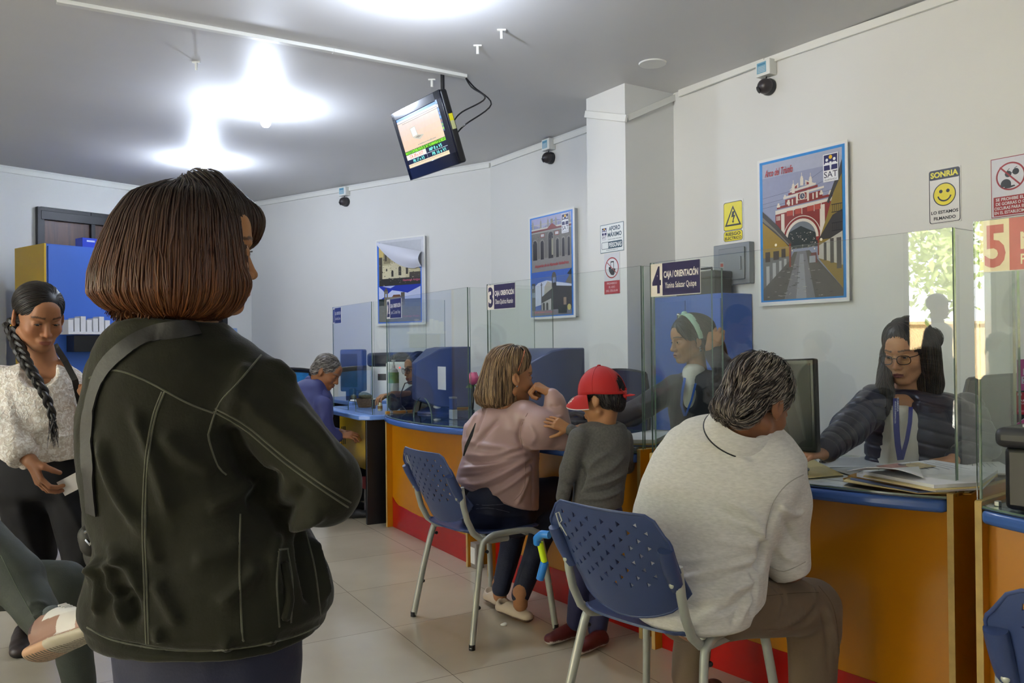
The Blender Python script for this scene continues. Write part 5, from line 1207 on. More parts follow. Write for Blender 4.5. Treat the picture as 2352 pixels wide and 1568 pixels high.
S.cap(P(1205, 962, 3.72), P(1240, 985, 3.68), .088, .086, .03); S.cap(P(1240, 985, 3.68), P(1292, 1004, 3.70), .082, .060, .03); S.cap(P(1292, 1002, 3.70), P(1274, 925, 3.72), .056, .050, .02); S.cap(P(1276, 930, 3.72), P(1268, 908, 3.72), .046, .036, .008)
S.cap(P(1160, 965, 3.98), P(1240, 1008, 4.02), .07, .055, .03); S.half(P(1140, 1152, 3.62), unit(A(-.34, .0, -.94)), P(1000, 1300, 3.9) - .3, P(1300, 1060, 3.9) + A(.2, .4, .0), .008); S.cap(h(0, -.03, -.12), h(0, -.01, -.05), .056, .058, .008, 's')
V, F = S.mesh(.0055, 6); tr = bvh(V, F)
fo = [([(1100, 935), (1090, 960), (1070, 1000)], .007, .010), ([(1115, 935), (1105, 965), (1092, 1000)], -.006, .009), ([(1150, 960), (1110, 1000), (1085, 1030)], -.008, .010), ([(1060, 1010), (1130, 1025), (1200, 1030)], .007, .012), ([(1060, 1040), (1130, 1045), (1210, 1020)], .007, .010), ([(1060, 1055), (1130, 1062), (1200, 1045)], -.006, .008),
      ([(1052, 1075), (1120, 1070), (1215, 1035)], .008, .010), ([(1048, 1095), (1110, 1090), (1190, 1060)], -.006, .009), ([(1060, 1112), (1120, 1105), (1220, 1050)], .007, .010), ([(1090, 1125), (1150, 1110), (1225, 1060)], -.006, .010), ([(1120, 1140), (1160, 1120), (1230, 1070)], .007, .010), ([(1180, 1170), (1200, 1130), (1215, 1090)], .006, .010),
      ([(1200, 960), (1190, 1000), (1205, 1030)], -.009, .010), ([(1215, 1030), (1250, 1030), (1290, 1030)], .004, .012), ([(1215, 975), (1230, 1000), (1220, 1020)], .004, .010), ([(1222, 1060), (1225, 1110), (1222, 1160)], -.006, .008), ([(1262, 930), (1275, 935), (1288, 930)], -.006, .006), ([(1262, 955), (1275, 960), (1292, 955)], .005, .007), ([(1262, 975), (1278, 978), (1296, 972)], -.005, .007)]
V = folds(V, F, fo, .006, 13, 2, tr); V = relax(V, F, 1, .3); jk = mesh_np('jacket', V, F, m_pink, pf_); tr = bvh(V, F)
obj('seams', seam_tubes(tr, [[(1212, 948), (1196, 985), (1200, 1030)], [(1207, 1060), (1204, 1120), (1180, 1150)], [(1048, 1108), (1120, 1136), (1190, 1168), (1234, 1186)]], .0014), mat('pink_seam', '#8d706c', rough=.5), jk)
S = SDF(); S.loft([ring(1105, 1055, 1225, 3.80, .15), ring(1160, 1058, 1232, 3.80, .15)], .02); cloth('undershirt', S, .010, m_blk, pf_)
S = SDF(); S.loft([ring(1135, 1066, 1222, 3.80, .14), ring(1180, 1058, 1232, 3.80, .155), ring(1225, 1072, 1225, 3.80, .14)], .03, rz=.04); S.cap(A(-.12, 3.68, .545), A(.20, 3.93, .545), .098, .078, .04); S.cap(A(.20, 3.93, .545), P(1196, 1366, 3.745), .072, .043, .02); S.cap(A(-.16, 3.86, .545), A(.06, 4.08, .545), .095, .078, .04); S.cap(A(.06, 4.08, .545), P(1150, 1350, 3.875), .072, .043, .02)
m_jean = mat('blue_jeans', '#131b33', rough=.7, var=.2, vscale=9, bump=.35, bscale=260)
o, V, F = cloth('jeans', S, .007, m_jean, pf_, [([(1080, 1170), (1150, 1185), (1220, 1180)], .004, .01)], .006, 12, ret=True); obj('seams', seam_tubes(bvh(V, F), [[(1062, 1150), (1110, 1160), (1170, 1156)], [(1065, 1172), (1120, 1166), (1170, 1176)]], .0011), mat('jean_stitch', '#6a6a78', rough=.7), o)
for a, b in ((PZ(1143, 1392, .03), PZ(1225, 1432, .01)), (PZ(1118, 1372, .02), PZ(1170, 1402, .01))): shoe('flat_shoe', (a[0], a[1], .005), (b[0], b[1], .005), pf_, '#b9aa94', '#5a4436', .040, .062, True)
obj('bag_strap', ribbon([P(1092, 972, 3.66), P(1082, 1000, 3.622), P(1071, 1025, 3.618), P(1065, 1046, 3.63)], [.004, .014, .015, .006]), m_leather, pf_)

# ---------------- boy with the red cap
YG = 3.45; SK = '#a5744e'
pg_ = person_empty('person, a small boy in a grey long-sleeved top standing beside the pink jacket', P(1375, 1200, YG))
h = Frame(P(1381, 914, YG), (-.80, .52, -.22), (0, 0, 1), .88); S = head_sdf(h, jaw=1.05, nose=.75, neck=[(h(0, -.02, -.07), P(1385, 985, YG), .040, .048)]); Vh, Fh = S.mesh(.003, 2)
w1 = P(1306, 984, 3.58); w2 = P(1290, 1150, 3.42)
S = SDF(); S.loft([ring(*r) for r in ((985, 1335, 1425, YG, .06), (1160, 1325, 1420, YG, .07))], .02); S.cap(P(1370, 990, 3.6), P(1335, 1003, 3.58), .03); S.cap(P(1335, 1003, 3.58), w1, .028, .02); S.cap(P(1325, 1010, 3.42), P(1305, 1085, 3.42), .03); S.cap(P(1305, 1085, 3.42), w2, .026, .02)
for s, a in ((-1, (1318, 1452)), (1, (1368, 1482))): S.cap(P(1372 + s * 25, 1190, YG), P(a[0] + 5, 1420, 3.5), .04, .03)
Vb, Fb = S.mesh(.009, 2); S = SDF(); hand_sdf(S, w1, unit((-.80, .05, .35)), unit((-.2, -.85, .5)), (.35, .4, .2), .10, (.75, .2), k=.72, side=-1); hand_sdf(S, w2, (-.1, .1, -.9), (-.7, -.6, 0), (.6, .8, .5), k=.7); Vq, Fq = S.mesh(.0026, 1)
body('body', [(Vh, Fh), (Vb, Fb), (Vq, Fq)], SK, pg_, [head_colors(h, Vh, SK, '#9c5a4c', '#2a1c14'), flat_col(Vb, SK), flat_col(Vq, SK)]); eyes(h, pg_)
short_hair(h, pg_, '#0b0807', '#2e241e', 1500, .022, .0045, low=.02, sweep=(0, -.2, -1), thick=.3, lift=.001)
# cap
cpt = thing('baseball_cap', 'bright red cap with white lettering on its peak, worn by the boy', 'cap', P(1381, 890, YG)); m_cap = mat('red_cotton', '#a80c0c', rough=.7, sheen=.15, bump=.2, bscale=200)
hc = Frame(h(0, -.012, .030), h.f * .985 + h.u * .10, h.u, 1.0)
def dome(u, v):
    a = u * 2 * PI; th = v * PI / 2; r = A(.084, .101, .104); q = hc.x * r[0] * math.cos(a) * math.cos(th) + hc.f * r[1] * math.sin(a) * math.cos(th) + hc.u * r[2] * (math.sin(th) ** .92)
    back = max(0, -math.sin(a)); q = q * (1 + .012 * abs(math.sin(a * 3)) ** .3 * math.cos(th)) ; return hc.c + q - hc.u * .016 * (1 - v) * (.4 + back * .9)
mb = MB(); nu, nv = 48, 16; pts = {}
for i in range(nu):
    for j in range(nv + 1): pts[i, j] = len(mb.v); mb.v.append(tuple(dome(i / nu, j / nv)))
for i in range(nu):
    for j in range(nv):
        a = 2 * PI * (i + .5) / nu; hole = (abs(((a - 1.5 * PI) + PI) % (2 * PI) - PI) < .40) and 1 <= j < 6 - int(8 * abs(((a - 1.5 * PI) + PI) % (2 * PI) - PI)) + 1
        if not hole: mb.f.append([pts[i, j], pts[(i + 1) % nu, j], pts[(i + 1) % nu, j + 1], pts[i, j + 1]]); mb.m.append(0); mb.c.append((1, 1, 1))
crn = obj('crown', mb, m_cap, cpt, smooth=80); md = crn.modifiers.new('thick', 'SOLIDIFY'); md.thickness = .003; md.offset = 1
for k_ in range(6): obj('crown_seam', MB().tube([dome(k_ / 6 + 1 / 12 * 0, v) + unit(dome(k_ / 6, v) - hc.c) * .0035 for v in np.linspace(.02 if k_ != 4.5 else .5, .98, 14)], .0012, 5), m_cap, crn)
obj('button', MB().ball(dome(0, 1) + hc.u * .004, (.009, .009, .005), 8, ax=(hc.x, hc.f, hc.u)), m_cap, cpt)
def visor(u, v):
    a = PI * (.10 + .80 * u); e = dome((a) / (2 * PI), .0); r = .066 * math.sin(PI * u) ** .55; d_ = unit(hc.f * 1.0 + hc.x * math.cos(a) * .55); return e + d_ * r * v - hc.u * (.034 * v * v + .026 * abs(math.cos(a)) ** 1.3 * v) - d_ * .003
obj('visor', MB().grid(visor, 24, 8, thick=.004), m_cap, cpt, smooth=60)
obj('visor_piping', MB().tube([visor(u, 1) - hc.u * .002 for u in np.linspace(0, 1, 30)], .0022, 6), m_white, cpt)
mb = MB()
for tx, uc in (('V', .50), ('n', .615), ('A', .73)):
    cv, cf2 = text2d(tx, .03); mb.add([visor(uc - (.5 - q[0]) * .10, .88 - q[1] * .42) + hc.u * .0065 for q in cv], cf2)
obj('lettering', mb, m_white, cpt, smooth=0)
kq = hc.c - hc.f * .102 - hc.u * .028; kn_ = MB().ball(kq, .010, 8); kn_.tube([kq, kq - hc.f * .02 + hc.x * .004, kq - hc.f * .045 - hc.u * .002], [.006, .010, .003], 8, flat=.6); kn_.tube([kq, kq - hc.u * .016 + hc.x * .006], [.006, .003], 8, flat=.6); kn_.tube([dome(.70, .1), kq, dome(.80, .1)], .006, 8, flat=.5); obj('knotted_strap', kn_, m_cap, cpt)
m_gtop = mat('grey_marl', '#55534f', rough=.85, var=.18, vscale=120, bump=.3, bscale=240, sheen=.1)
S = SDF(); S.loft([ring(*r) for r in ((964, 1352, 1420, YG, .050), (975, 1330, 1436, YG, .075), (1000, 1315, 1447, YG, .085), (1050, 1318, 1447, YG, .09), (1110, 1318, 1436, YG, .09), (1150, 1314, 1432, YG, .09), (1168, 1315, 1430, YG, .085))], .015, e=2.2)
S.cap(P(1330, 1005, 3.40), P(1306, 1080, 3.40), .044, .036, .02); S.cap(P(1306, 1080, 3.40), P(1292, 1142, 3.41), .034, .028, .02); S.cap(P(1375, 990, 3.57), P(1335, 1004, 3.58), .040, .034, .02); S.cap(P(1335, 1004, 3.58), P(1310, 987, 3.58), .032, .026, .01); S.cap(h(0, -.02, -.10), h(0, -.02, -.05), .042, .042, .006, 's'); S.cap(P(1432, 1005, 3.52), P(1440, 1070, 3.55), .04, .034, .02)
V, F = S.mesh(.0055, 6); tr = bvh(V, F); V = folds(V, F, [([(1445, 1080), (1400, 1105), (1340, 1120)], .007, .008), ([(1440, 1100), (1395, 1125), (1335, 1135)], -.006, .007), ([(1438, 1120), (1390, 1142), (1330, 1146)], .007, .008), ([(1400, 1040), (1365, 1060), (1345, 1090)], .005, .010), ([(1335, 1060), (1345, 1090), (1330, 1130)], -.008, .008), ([(1440, 1040), (1400, 1080), (1350, 1100)], .005, .010), ([(1290, 1100), (1305, 1108), (1318, 1105)], .004, .006), ([(1285, 1125), (1298, 1130), (1310, 1126)], .004, .006)], .004, 16, 4, tr); tp = mesh_np('long_sleeved_top', V, F, m_gtop, pg_)
obj('seams', seam_tubes(bvh(V, F), [[(1306, 1020), (1322, 1008), (1345, 1016), (1356, 1040), (1352, 1062)], [(1346, 976), (1380, 984), (1418, 972)]], .0011), m_gtop, tp)
S = SDF(); S.loft([ring(1150, 1320, 1428, YG, .075), ring(1200, 1316, 1432, YG, .085), ring(1240, 1320, 1428, YG, .08)], .02); S.cap(P(1345, 1230, YG), P(1322, 1425, 3.50), .054, .040, .02); S.cap(P(1402, 1230, YG), P(1372, 1445, 3.46), .054, .040, .02); m_bnavy = mat('navy_tracksuit', '#1b1f45', rough=.7, sheen=.1, bump=.2); cloth('trousers', S, .007, m_bnavy, pg_, noise=.006)
for a, b in ((PZ(1335, 1462, 0), PZ(1290, 1474, 0)), (PZ(1392, 1480, 0), PZ(1350, 1497, 0))):
    sh = shoe('trainer', a, a + unit(b - a) * .20, pg_, '#54130f', '#c9c2b8', .036, .058)
# toy stick with bent handle
ty = thing('toy_stick', 'bright blue and lime toy stick with a hooked handle hanging on the chair', 'toy', P(1232, 1320, 3.0)); hk = [P(1262, 1228, 2.9), P(1245, 1226, 2.92), P(1233, 1236, 2.94), P(1234, 1248, 2.95)]
obj('hooked_handle', MB().tube(dens(hk, .008), .014, 10), mat('bright_blue_plastic', '#2a7fd0', rough=.3), ty); obj('shaft', MB().tube([P(1240, 1245, 2.95), P(1250, 1290, 2.95)], .012, 10), mat('lime_plastic', '#c6e21a', rough=.3), ty); obj('tip', MB().tube([P(1251, 1290, 2.95), P(1240, 1330, 2.96)], [.015, .014], 10), mat('bright_blue_plastic'), ty)

# ---------------- clerk with the mint headband
YH = 4.1; SK = '#a87a58'
ph_ = person_empty('person in a dark blazer with a mint green headband, one hand in her long hair', P(1600, 950, YH))
h = Frame(P(1585, 780, YH), (-.955, -.25, -.15), (0, 0, 1), .94); S = head_sdf(h, nose=1.08, jaw=.95, neck=[(h(0, -.02, -.07), P(1602, 862, YH), .045, .05)], eye=.8); Vh, Fh = S.mesh(.0028, 2)
wL = P(1372, 975, 3.88); wR = P(1632, 800, 4.02); S = SDF(); S.loft([ring(*r) for r in ((870, 1560, 1640, YH, .07), (1000, 1560, 1660, YH, .1), (1150, 1560, 1680, YH, .11))], .03); S.cap(P(1560, 890, YH), P(1450, 955, 3.95), .04, .034); S.cap(P(1450, 955, 3.95), wL, .032, .024); S.cap(P(1675, 870, 4.1), wR, .035, .026); Vb, Fb = S.mesh(.010, 2)
S = SDF(); hand_sdf(S, wL, unit((-.85, -.2, -.12)), (0, -.15, 1), (.15, .35, .2), .15, k=.92, side=1); hand_sdf(S, wR, unit((.30, .1, .8)), unit((-.3, -.9, .2)), (.7, 1.1, .5), .1, (.3, .6), k=.92, side=1, fore=(P(1650, 840, 4.06), .030)); Vq, Fq = S.mesh(.0028, 1)
body('body', [(Vh, Fh), (Vb, Fb), (Vq, Fq)], SK, ph_, [head_colors(h, Vh, SK, '#8c4c44', '#1a100c'), flat_col(Vb, SK), flat_col(Vq, SK)]); eyes(h, ph_, look=(0, -.1))
obj('earring', MB().ball(h(-.088, -.006, -.045), .005, 8).ball(h(-.088, -.006, -.058), .006, 8), mat('chrome'), ph_)
S = SDF(); S.ell(h(0, -.02, .045), A(.084, .104, .086), h.R); S.ell(h(0, .105, -.035), A(.075, .072, .092), h.R, .010, 's'); S.ell(h(-.09, .02, -.035), A(.035, .042, .045), h.R, .008, 's')
S.cap(h(0, -.07, .03), P(1640, 800, 4.12), .072, .045, .03); S.cap(P(1640, 800, 4.12), P(1668, 850, 4.14), .050, .030, .03); S.cap(P(1660, 840, 4.14), P(1690, 880, 4.18), .035, .015, .02); e1 = P(1690, 880, 4.18)
def flH(p, t): d = e1 - p; d /= np.linalg.norm(d, axis=1, keepdims=True) + 1e-6; return d
hairdo('hair', S, .005, ph_, flH, 2600, .12, '#0e0a09', dk('#100b0a', '#33261f'), n=12, off=(-.001, .004), rad=.0012, wob=.06)
hb = [h(.088 * math.cos(a) * 1.02, -.012 + .045 * math.sin(a) * 0 + .02 * math.sin(a), .038 + .098 * math.sin(a)) for a in np.linspace(-.35, PI + .35, 28)]
hbo = MB().grid(lambda u, v: hb[int(round(u * 27))] + h.f * (.038 * (v - .5) * (.55 + .5 * math.sin(PI * u))) + unit(hb[int(round(u * 27))] - h(0, -.01, .03)) * .004 * math.sin(PI * v), 27, 6, thick=.003); hbt = thing('headband', 'pale mint fabric headband with a knot on top', 'headband', h(0, 0, .13))
obj('band', hbo, mat('mint_fabric', '#a9cbb8', rough=.75, bump=.2), hbt, smooth=70); obj('knot', MB().ball(h(0, .01, .142), (.020, .014, .012), 10, ax=(h.x, h.f, h.u)), mat('mint_fabric'), hbt)
m_blaz = mat('dark_blazer', '#25262e', rough=.75, sheen=.15, bump=.2, bscale=200, var=.08)
S = SDF(); S.loft([ring(*r) for r in ((848, 1578, 1632, YH, .06), (862, 1555, 1660, YH, .10), (885, 1532, 1690, YH, .13), (950, 1535, 1695, YH, .13), (1020, 1548, 1695, YH, .13), (1080, 1548, 1700, YH, .13))], .02)
S.cap(P(1548, 890, 4.08), P(1450, 952, 3.95), .065, .055, .03); S.cap(P(1450, 952, 3.95), P(1392, 972, 3.89), .055, .040, .02); S.cap(P(1675, 880, 4.12), P(1685, 870, 4.05), .07, .06, .03); S.cap(P(1685, 872, 4.05), P(1640, 812, 4.03), .062, .046, .02); S.cap(h(0, .01, -.12), P(1580, 930, 3.97), .048, .034, .008, 's')
o, V, F = cloth('blazer', S, .0065, m_blaz, ph_, [([(1550, 880), (1500, 920), (1450, 940)], .006, .012), ([(1480, 955), (1440, 975), (1410, 975)], -.006, .01), ([(1660, 830), (1655, 860), (1640, 880)], -.010, .012)], .007, 12, ret=True); tr = bvh(V, F)
obj('cuff', MB().tube([P(1642, 814, 4.03), P(1634, 804, 4.022)], .033, 16), mat('white_shirt', '#d8d4ce', rough=.7), ph_)
S = SDF(); S.cap(P(1594, 858, 4.08), P(1584, 930, 4.035), .058, .045); S.cap(h(0, -.01, -.13), h(0, -.005, -.06), .046, .046, .006, 's'); cloth('shirt', S, .006, mat('white_shirt'), ph_, (), .003)
ly = thing('lanyard', 'bright blue lanyard of the clerk with the headband', 'lanyard', P(1565, 930, 3.97)); obj('ribbon', ribbon([P(1573, 868, 3.99), P(1567, 900, 3.95), P(1565, 930, 3.95), P(1573, 955, 3.95)], .012), mat('lanyard_blue', '#2c62c8', rough=.45), ly); obj('ribbon', ribbon([P(1598, 880, 3.97), P(1588, 920, 3.95), P(1574, 955, 3.95)], .010), mat('lanyard_blue'), ly)
S = SDF(); S.loft([ring(1060, 1548, 1700, YH, .14), ring(1120, 1548, 1700, YH, .15)], .02); legs_sdf(S, P(1620, 1100, YH), .5, .08); cloth('trousers', S, .014, m_btr, ph_)
# ---------------- man in the pale polo shirt
YI = 2.42; SK = '#8a5c40'
pi_ = person_empty('person with grey-streaked hair in a pale polo shirt and khaki trousers seated, back to us', (.50, 2.50))
h = Frame(P(1738, 922, YI), (.72, .56, -.42), (.12, -.05, 1), 1.07); S = head_sdf(h, jaw=1.05, neck=[(h(0, -.03, -.06), P(1690, 1000, 2.44), .060, .066)], nose=.9); Vh, Fh = S.mesh(.003, 2)
el = P(1815, 1300, 2.46); wr = P(1700, 1290, 2.72); el2 = P(1560, 1290, 2.85)
S = SDF(); S.cap(P(1690, 1050, 2.52), P(1610, 1390, 2.42), .085, .11); S.cap(P(1790, 1100, 2.44), el, .05, .044); S.cap(el, wr, .044, .030); S.cap(P(1610, 1080, 2.66), el2, .045, .038); S.cap(el2, P(1650, 1260, 2.85), .04, .03)
kn = P(1866, 1392, 2.56); kn2 = A(.66, 2.95, .46); S.cap(P(1640, 1420, 2.4), kn, .07, .06); S.cap(kn, A(kn[0], kn[1], .08), .05, .035); S.cap(P(1580, 1420, 2.55), kn2, .07, .06); S.cap(kn2, A(.60, 2.86, .08), .05, .035); Vb, Fb = S.mesh(.010, 2)
S = SDF(); hand_sdf(S, wr, unit((-.5, .6, -.1)), (0, -.2, 1), (.3, .4, .2), k=1.05, side=1); hand_sdf(S, P(1650, 1260, 2.85), (.7, .2, -.1), (0, 0, 1), (.3, .4, .2), k=1.05); Vq, Fq = S.mesh(.003, 1)
body('body', [(Vh, Fh), (Vb, Fb), (Vq, Fq)], SK, pi_, [head_colors(h, Vh, SK, '#7a4a40', '#3a322c'), flat_col(Vb, SK), flat_col(Vq, SK)]); eyes(h, pi_)
S = SDF(); S.ell(h(0, -.014, .045), A(.089, .106, .093), h.R, .01); S.ell(h(0, -.062, -.03), A(.075, .052, .075), h.R, .02); S.cap(h(-.03, -.085, -.06), h(.03, -.085, -.06), .030, .030, .015); S.ell(h(0, .128, -.035), A(.09, .085, .09), h.R, .012, 's')
S.ell(h(.089, .010, -.028), A(.028, .036, .040), h.R, .006, 's'); S.ell(h(-.089, .010, -.028), A(.028, .036, .040), h.R, .006, 's'); sw = np.array((.15, -.55, -.75)) @ h.R; wh = h(-.02, -.03, .14)
def flI(p, t): d = p - wh; a = np.exp(-(np.linalg.norm(d, axis=1) / .05) ** 2)[:, None]; return np.tile(sw, (len(p), 1)) * (1 - a) + d / (np.linalg.norm(d, axis=1, keepdims=True) + 1e-6) * a * 1.2
colI = lambda p, r: np.where((r > .55)[:, None], mixc('#8a7f74', '#a89c90', (r - .55) * 1.6), mixc('#17120f', '#4d4037', r * 1.6))
hairdo('hair', S, .0045, pi_, flI, 3800, RNG.uniform(.03, .065, 3800), '#1c1613', colI, n=10, off=(-.001, .005), rad=.0010, wob=.28, lift=.007, clump=40)
m_polo = mat('pale_marl_cotton', '#cbc8c2', rough=.85, var=.10, vscale=60, bump=.35, bscale=160, sheen=.15, stretch=(1, 1, 4))
def yring(y, xl, xr, Yc, b, yw):
    p = P((xl + xr) / 2, y, Yc); hw = px2m((xr - xl) / 2, Yc); return (p[2], p[0], p[1], math.sqrt(max(hw * hw - (b * math.sin(yw)) ** 2, .0004)) / math.cos(yw), b, yw)
S = SDF(); S.loft([yring(*r, -.62) for r in ((950, 1612, 1715, 2.52, .06), (965, 1585, 1765, 2.51, .085), (1000, 1548, 1800, 2.49, .11), (1050, 1514, 1826, 2.47, .125), (1110, 1486, 1815, 2.45, .135), (1170, 1468, 1792, 2.45, .14), (1250, 1455, 1752, 2.44, .145),
     (1330, 1452, 1746, 2.41, .15), (1385, 1456, 1740, 2.39, .15), (1415, 1466, 1724, 2.38, .15), (1434, 1496, 1696, 2.375, .13))], .02, e=2.2)
S.cap(P(1775, 1085, 2.43), P(1790, 1150, 2.42), .088, .086, .03); S.cap(P(1790, 1150, 2.42), P(1806, 1290, 2.44), .084, .070, .03); S.half(P(1810, 1322, 2.45), unit(A(.35, 0, -.93)), P(1745, 1500, 2.3) - A(0, .1, .1), P(1900, 1260, 2.6) + A(0, .1, 0), .004)
S.cap(P(1575, 1030, 2.64), P(1565, 1230, 2.80), .075, .065, .03); S.cap(h(0, -.03, -.11), h(0, -.01, -.04), .048, .054, .008, 's')

V, F = S.mesh(.0055, 6); tr = bvh(V, F)
fo = [([(1560, 1330), (1640, 1310), (1720, 1290), (1745, 1275)], .008, .008), ([(1590, 1345), (1650, 1330), (1740, 1300)], -.006, .008), ([(1600, 1385), (1660, 1370), (1740, 1330)], .008, .010), ([(1640, 1410), (1690, 1390), (1735, 1350)], -.007, .010), ([(1665, 1190), (1720, 1210), (1755, 1230)], .006, .012), ([(1640, 1240), (1700, 1250), (1750, 1255)], .005, .012),
      ([(1480, 1350), (1530, 1370), (1600, 1372)], .006, .010), ([(1520, 1420), (1600, 1430), (1690, 1400)], .006, .010), ([(1756, 1240), (1750, 1280), (1735, 1310)], -.014, .014), ([(1785, 1150), (1770, 1200), (1758, 1240)], -.006, .010), ([(1790, 1160), (1820, 1180), (1848, 1175)], .006, .009), ([(1775, 1240), (1810, 1280), (1840, 1290)], .005, .012), ([(1600, 1010), (1660, 1030), (1740, 1080)], .004, .012),
      ([(1660, 1150), (1710, 1170), (1750, 1215), (1756, 1260)], .007, .010), ([(1640, 1165), (1700, 1200), (1745, 1240)], -.005, .009), ([(1480, 1300), (1560, 1330), (1640, 1325)], .006, .010), ([(1700, 1330), (1660, 1390), (1600, 1420)], .007, .010), ([(1720, 1300), (1735, 1350), (1725, 1420)], -.006, .008), ([(1800, 1180), (1815, 1230), (1845, 1260)], -.005, .010),
      ([(1560, 1290), (1640, 1280), (1720, 1262)], .004, .010), ([(1700, 1430), (1712, 1400), (1735, 1370)], .006, .008), ([(1680, 1440), (1692, 1410), (1710, 1385)], -.006, .007)]
V = folds(V, F, fo, .006, 10, 6, tr); V = relax(V, F, 1, .3); po = mesh_np('polo_shirt', V, F, m_polo, pi_); tr = bvh(V, F)
obj('seams', seam_tubes(tr, [[(1845, 1090), (1810, 1110), (1778, 1150), (1762, 1200), (1758, 1235)], [(1768, 1300), (1800, 1312), (1850, 1290)]], .0015), mat('pale_seam', '#a5a199', rough=.8), po)
nb = P(1693, 1004, 2.445); nd = unit(h(0, -.03, -.05) - nb); nb = nb + nd * .026 + A(.008, -.010, 0); ne = unit(h.x - nd * (h.x @ nd)); ng = np.cross(nd, ne); ng = ng if ng @ h.f > 0 else -ng
cone = lambda a, r, z: nb + nd * z + (ne * math.sin(a) - ng * math.cos(a)) * r
cf = lambda u, v: cone((u - .5) * 5.2, .076 + .036 * v + .008 * math.sin(PI * v), .044 - .050 * v - .012 * (abs(u - .5) * 2) ** 2)
obj('collar', MB().grid(cf, 40, 8, thick=-.004), m_polo, po, smooth=70)
obj('collar_trim', MB().tube([cf(u, 1.0) + unit(cf(u, 1.) - nb) * .001 for u in np.linspace(0, 1, 40)], .0022, 6), m_black, po)
S = SDF(); hp = P(1610, 1405, 2.42); S.loft([yring(1360, 1485, 1715, 2.38, .13, -.62), yring(1415, 1485, 1715, 2.38, .13, -.62)], .03); S.cap(P(1665, 1392, 2.38), kn, .095, .085, .03); S.cap(kn, P(1868, 1440, 2.56), .084, .080, .02); S.cap(P(1868, 1440, 2.56), A(kn[0] - .01, kn[1], .10), .078, .066, .02); S.cap(P(1570, 1400, 2.55), kn2, .095, .080, .03); S.cap(kn2, A(.60, 2.86, .10), .078, .062, .02)
m_khaki = mat('khaki_cotton', '#6b5a46', rough=.8, var=.08, bump=.25, bscale=180, sheen=.1)
o, V, F = cloth('trousers', S, .007, m_khaki, pi_, [([(1750, 1330), (1800, 1370), (1790, 1420)], -.006, .008), ([(1760, 1440), (1810, 1430), (1850, 1400)], .009, .010), ([(1810, 1440), (1850, 1430), (1880, 1390)], -.008, .009), ([(1830, 1330), (1865, 1350), (1872, 1380)], .005, .008), ([(1900, 1390), (1915, 1440), (1925, 1520)], .006, .009), ([(1885, 1400), (1900, 1460), (1905, 1540)], -.006, .008), ([(1700, 1350), (1730, 1400), (1710, 1440)], .005, .009)], .008, 9, ret=True)
obj('seams', seam_tubes(bvh(V, F), [[(1745, 1370), (1820, 1362), (1880, 1360)], [(1880, 1345), (1912, 1390), (1925, 1460), (1930, 1560)]], .0012), mat('khaki_seam', '#53452f', rough=.8), o)
shoe('shoe', (kn[0] - .05, kn[1] - .05, 0), (kn[0] + .14, kn[1] + .12, 0), pi_, '#2b1d14'); shoe('shoe', (.55, 2.80, 0), (.74, 2.98, 0), pi_, '#2b1d14')

# ---------------- clerk in the quilted jacket
YJ = 3.15; SK = '#b98766'
pj_ = person_empty('person with dark-rimmed glasses in a navy quilted jacket working behind the counter', P(2090, 950, YJ))
h = Frame(P(2083, 806, YJ), (-.74, -.62, -.26), (0, 0, 1), .97); S = head_sdf(h, neck=[(h(0, -.02, -.07), P(2080, 925, YJ + .02), .046, .052)], eye=.75, lips=.9, jaw=.98); S.cap(P(2060, 930, 3.12), P(2095, 930, 3.12), .042, .042, .03); Vh, Fh = S.mesh(.0024, 2)
wL = P(1892, 1040, 2.86); S = SDF(); S.loft([ring(*r) for r in ((935, 2000, 2200, YJ, .08), (1060, 2010, 2200, YJ, .10), (1180, 2010, 2200, YJ, .11))], .03); S.cap(P(2015, 930, YJ), P(1950, 1000, 3.0), .04, .034); S.cap(P(1950, 1000, 3.0), wL, .032, .026); S.cap(P(2215, 940, 3.2), P(2262, 1025, 3.1), .04, .034); wR = P(2190, 1056, 2.95); S.cap(P(2262, 1025, 3.1), wR, .032, .026); Vb, Fb = S.mesh(.010, 2)
S = SDF(); hand_sdf(S, wL, unit((-.9, -.3, -.05)), (0, -.2, 1), (.25, .4, .2), .15, k=.92, side=1); hand_sdf(S, wR, unit((-.9, -.2, -.1)), (0, 0, 1), (.3, .4, .2), k=.92, side=-1); Vq, Fq = S.mesh(.0028, 1)
body('body', [(Vh, Fh), (Vb, Fb), (Vq, Fq)], SK, pj_, [head_colors(h, Vh, SK, '#6c2e3c', '#241510', blush='#b07a5c'), flat_col(Vb, SK), flat_col(Vq, SK)]); eyes(h, pj_, look=(.12, -.22), openk=.7); glasses(h, pj_, '#12202a', .0245, .0175)
S = SDF(); S.ell(h(0, -.02, .046), A(.084, .104, .084), h.R); S.ell(h(0, .110, -.034), A(.067, .080, .094), h.R, .010, 's')
S.cap(h(.074, .015, .0), P(2030, 905, 3.12), .020, .030, .02); S.cap(P(2030, 900, 3.12), P(2036, 945, 3.08), .030, .016, .02); S.cap(h(-.07, -.03, .0), P(2132, 880, 3.14), .040, .050, .03); S.cap(P(2132, 880, 3.14), P(2140, 955, 3.10), .045, .024, .02); S.ell(P(2143, 778, 3.22), A(.034, .03, .042), None, .015); S.cap(h(-.072, .02, .02), h(-.080, .005, -.07), .020, .026, .015); S.cap(h(0, -.07, 0), P(2095, 880, 3.26), .075, .07, .03)
crJ = h(.01, .045, .125)
def flJ(p, t): d = p - crJ; d[:, 2] = 0; f = d / (np.linalg.norm(d, axis=1, keepdims=True) + .02) * np.clip((p[:, 2] - crJ[2] + .07) / .07, 0, 1)[:, None] * 1.2; f[:, 2] -= .9; return f
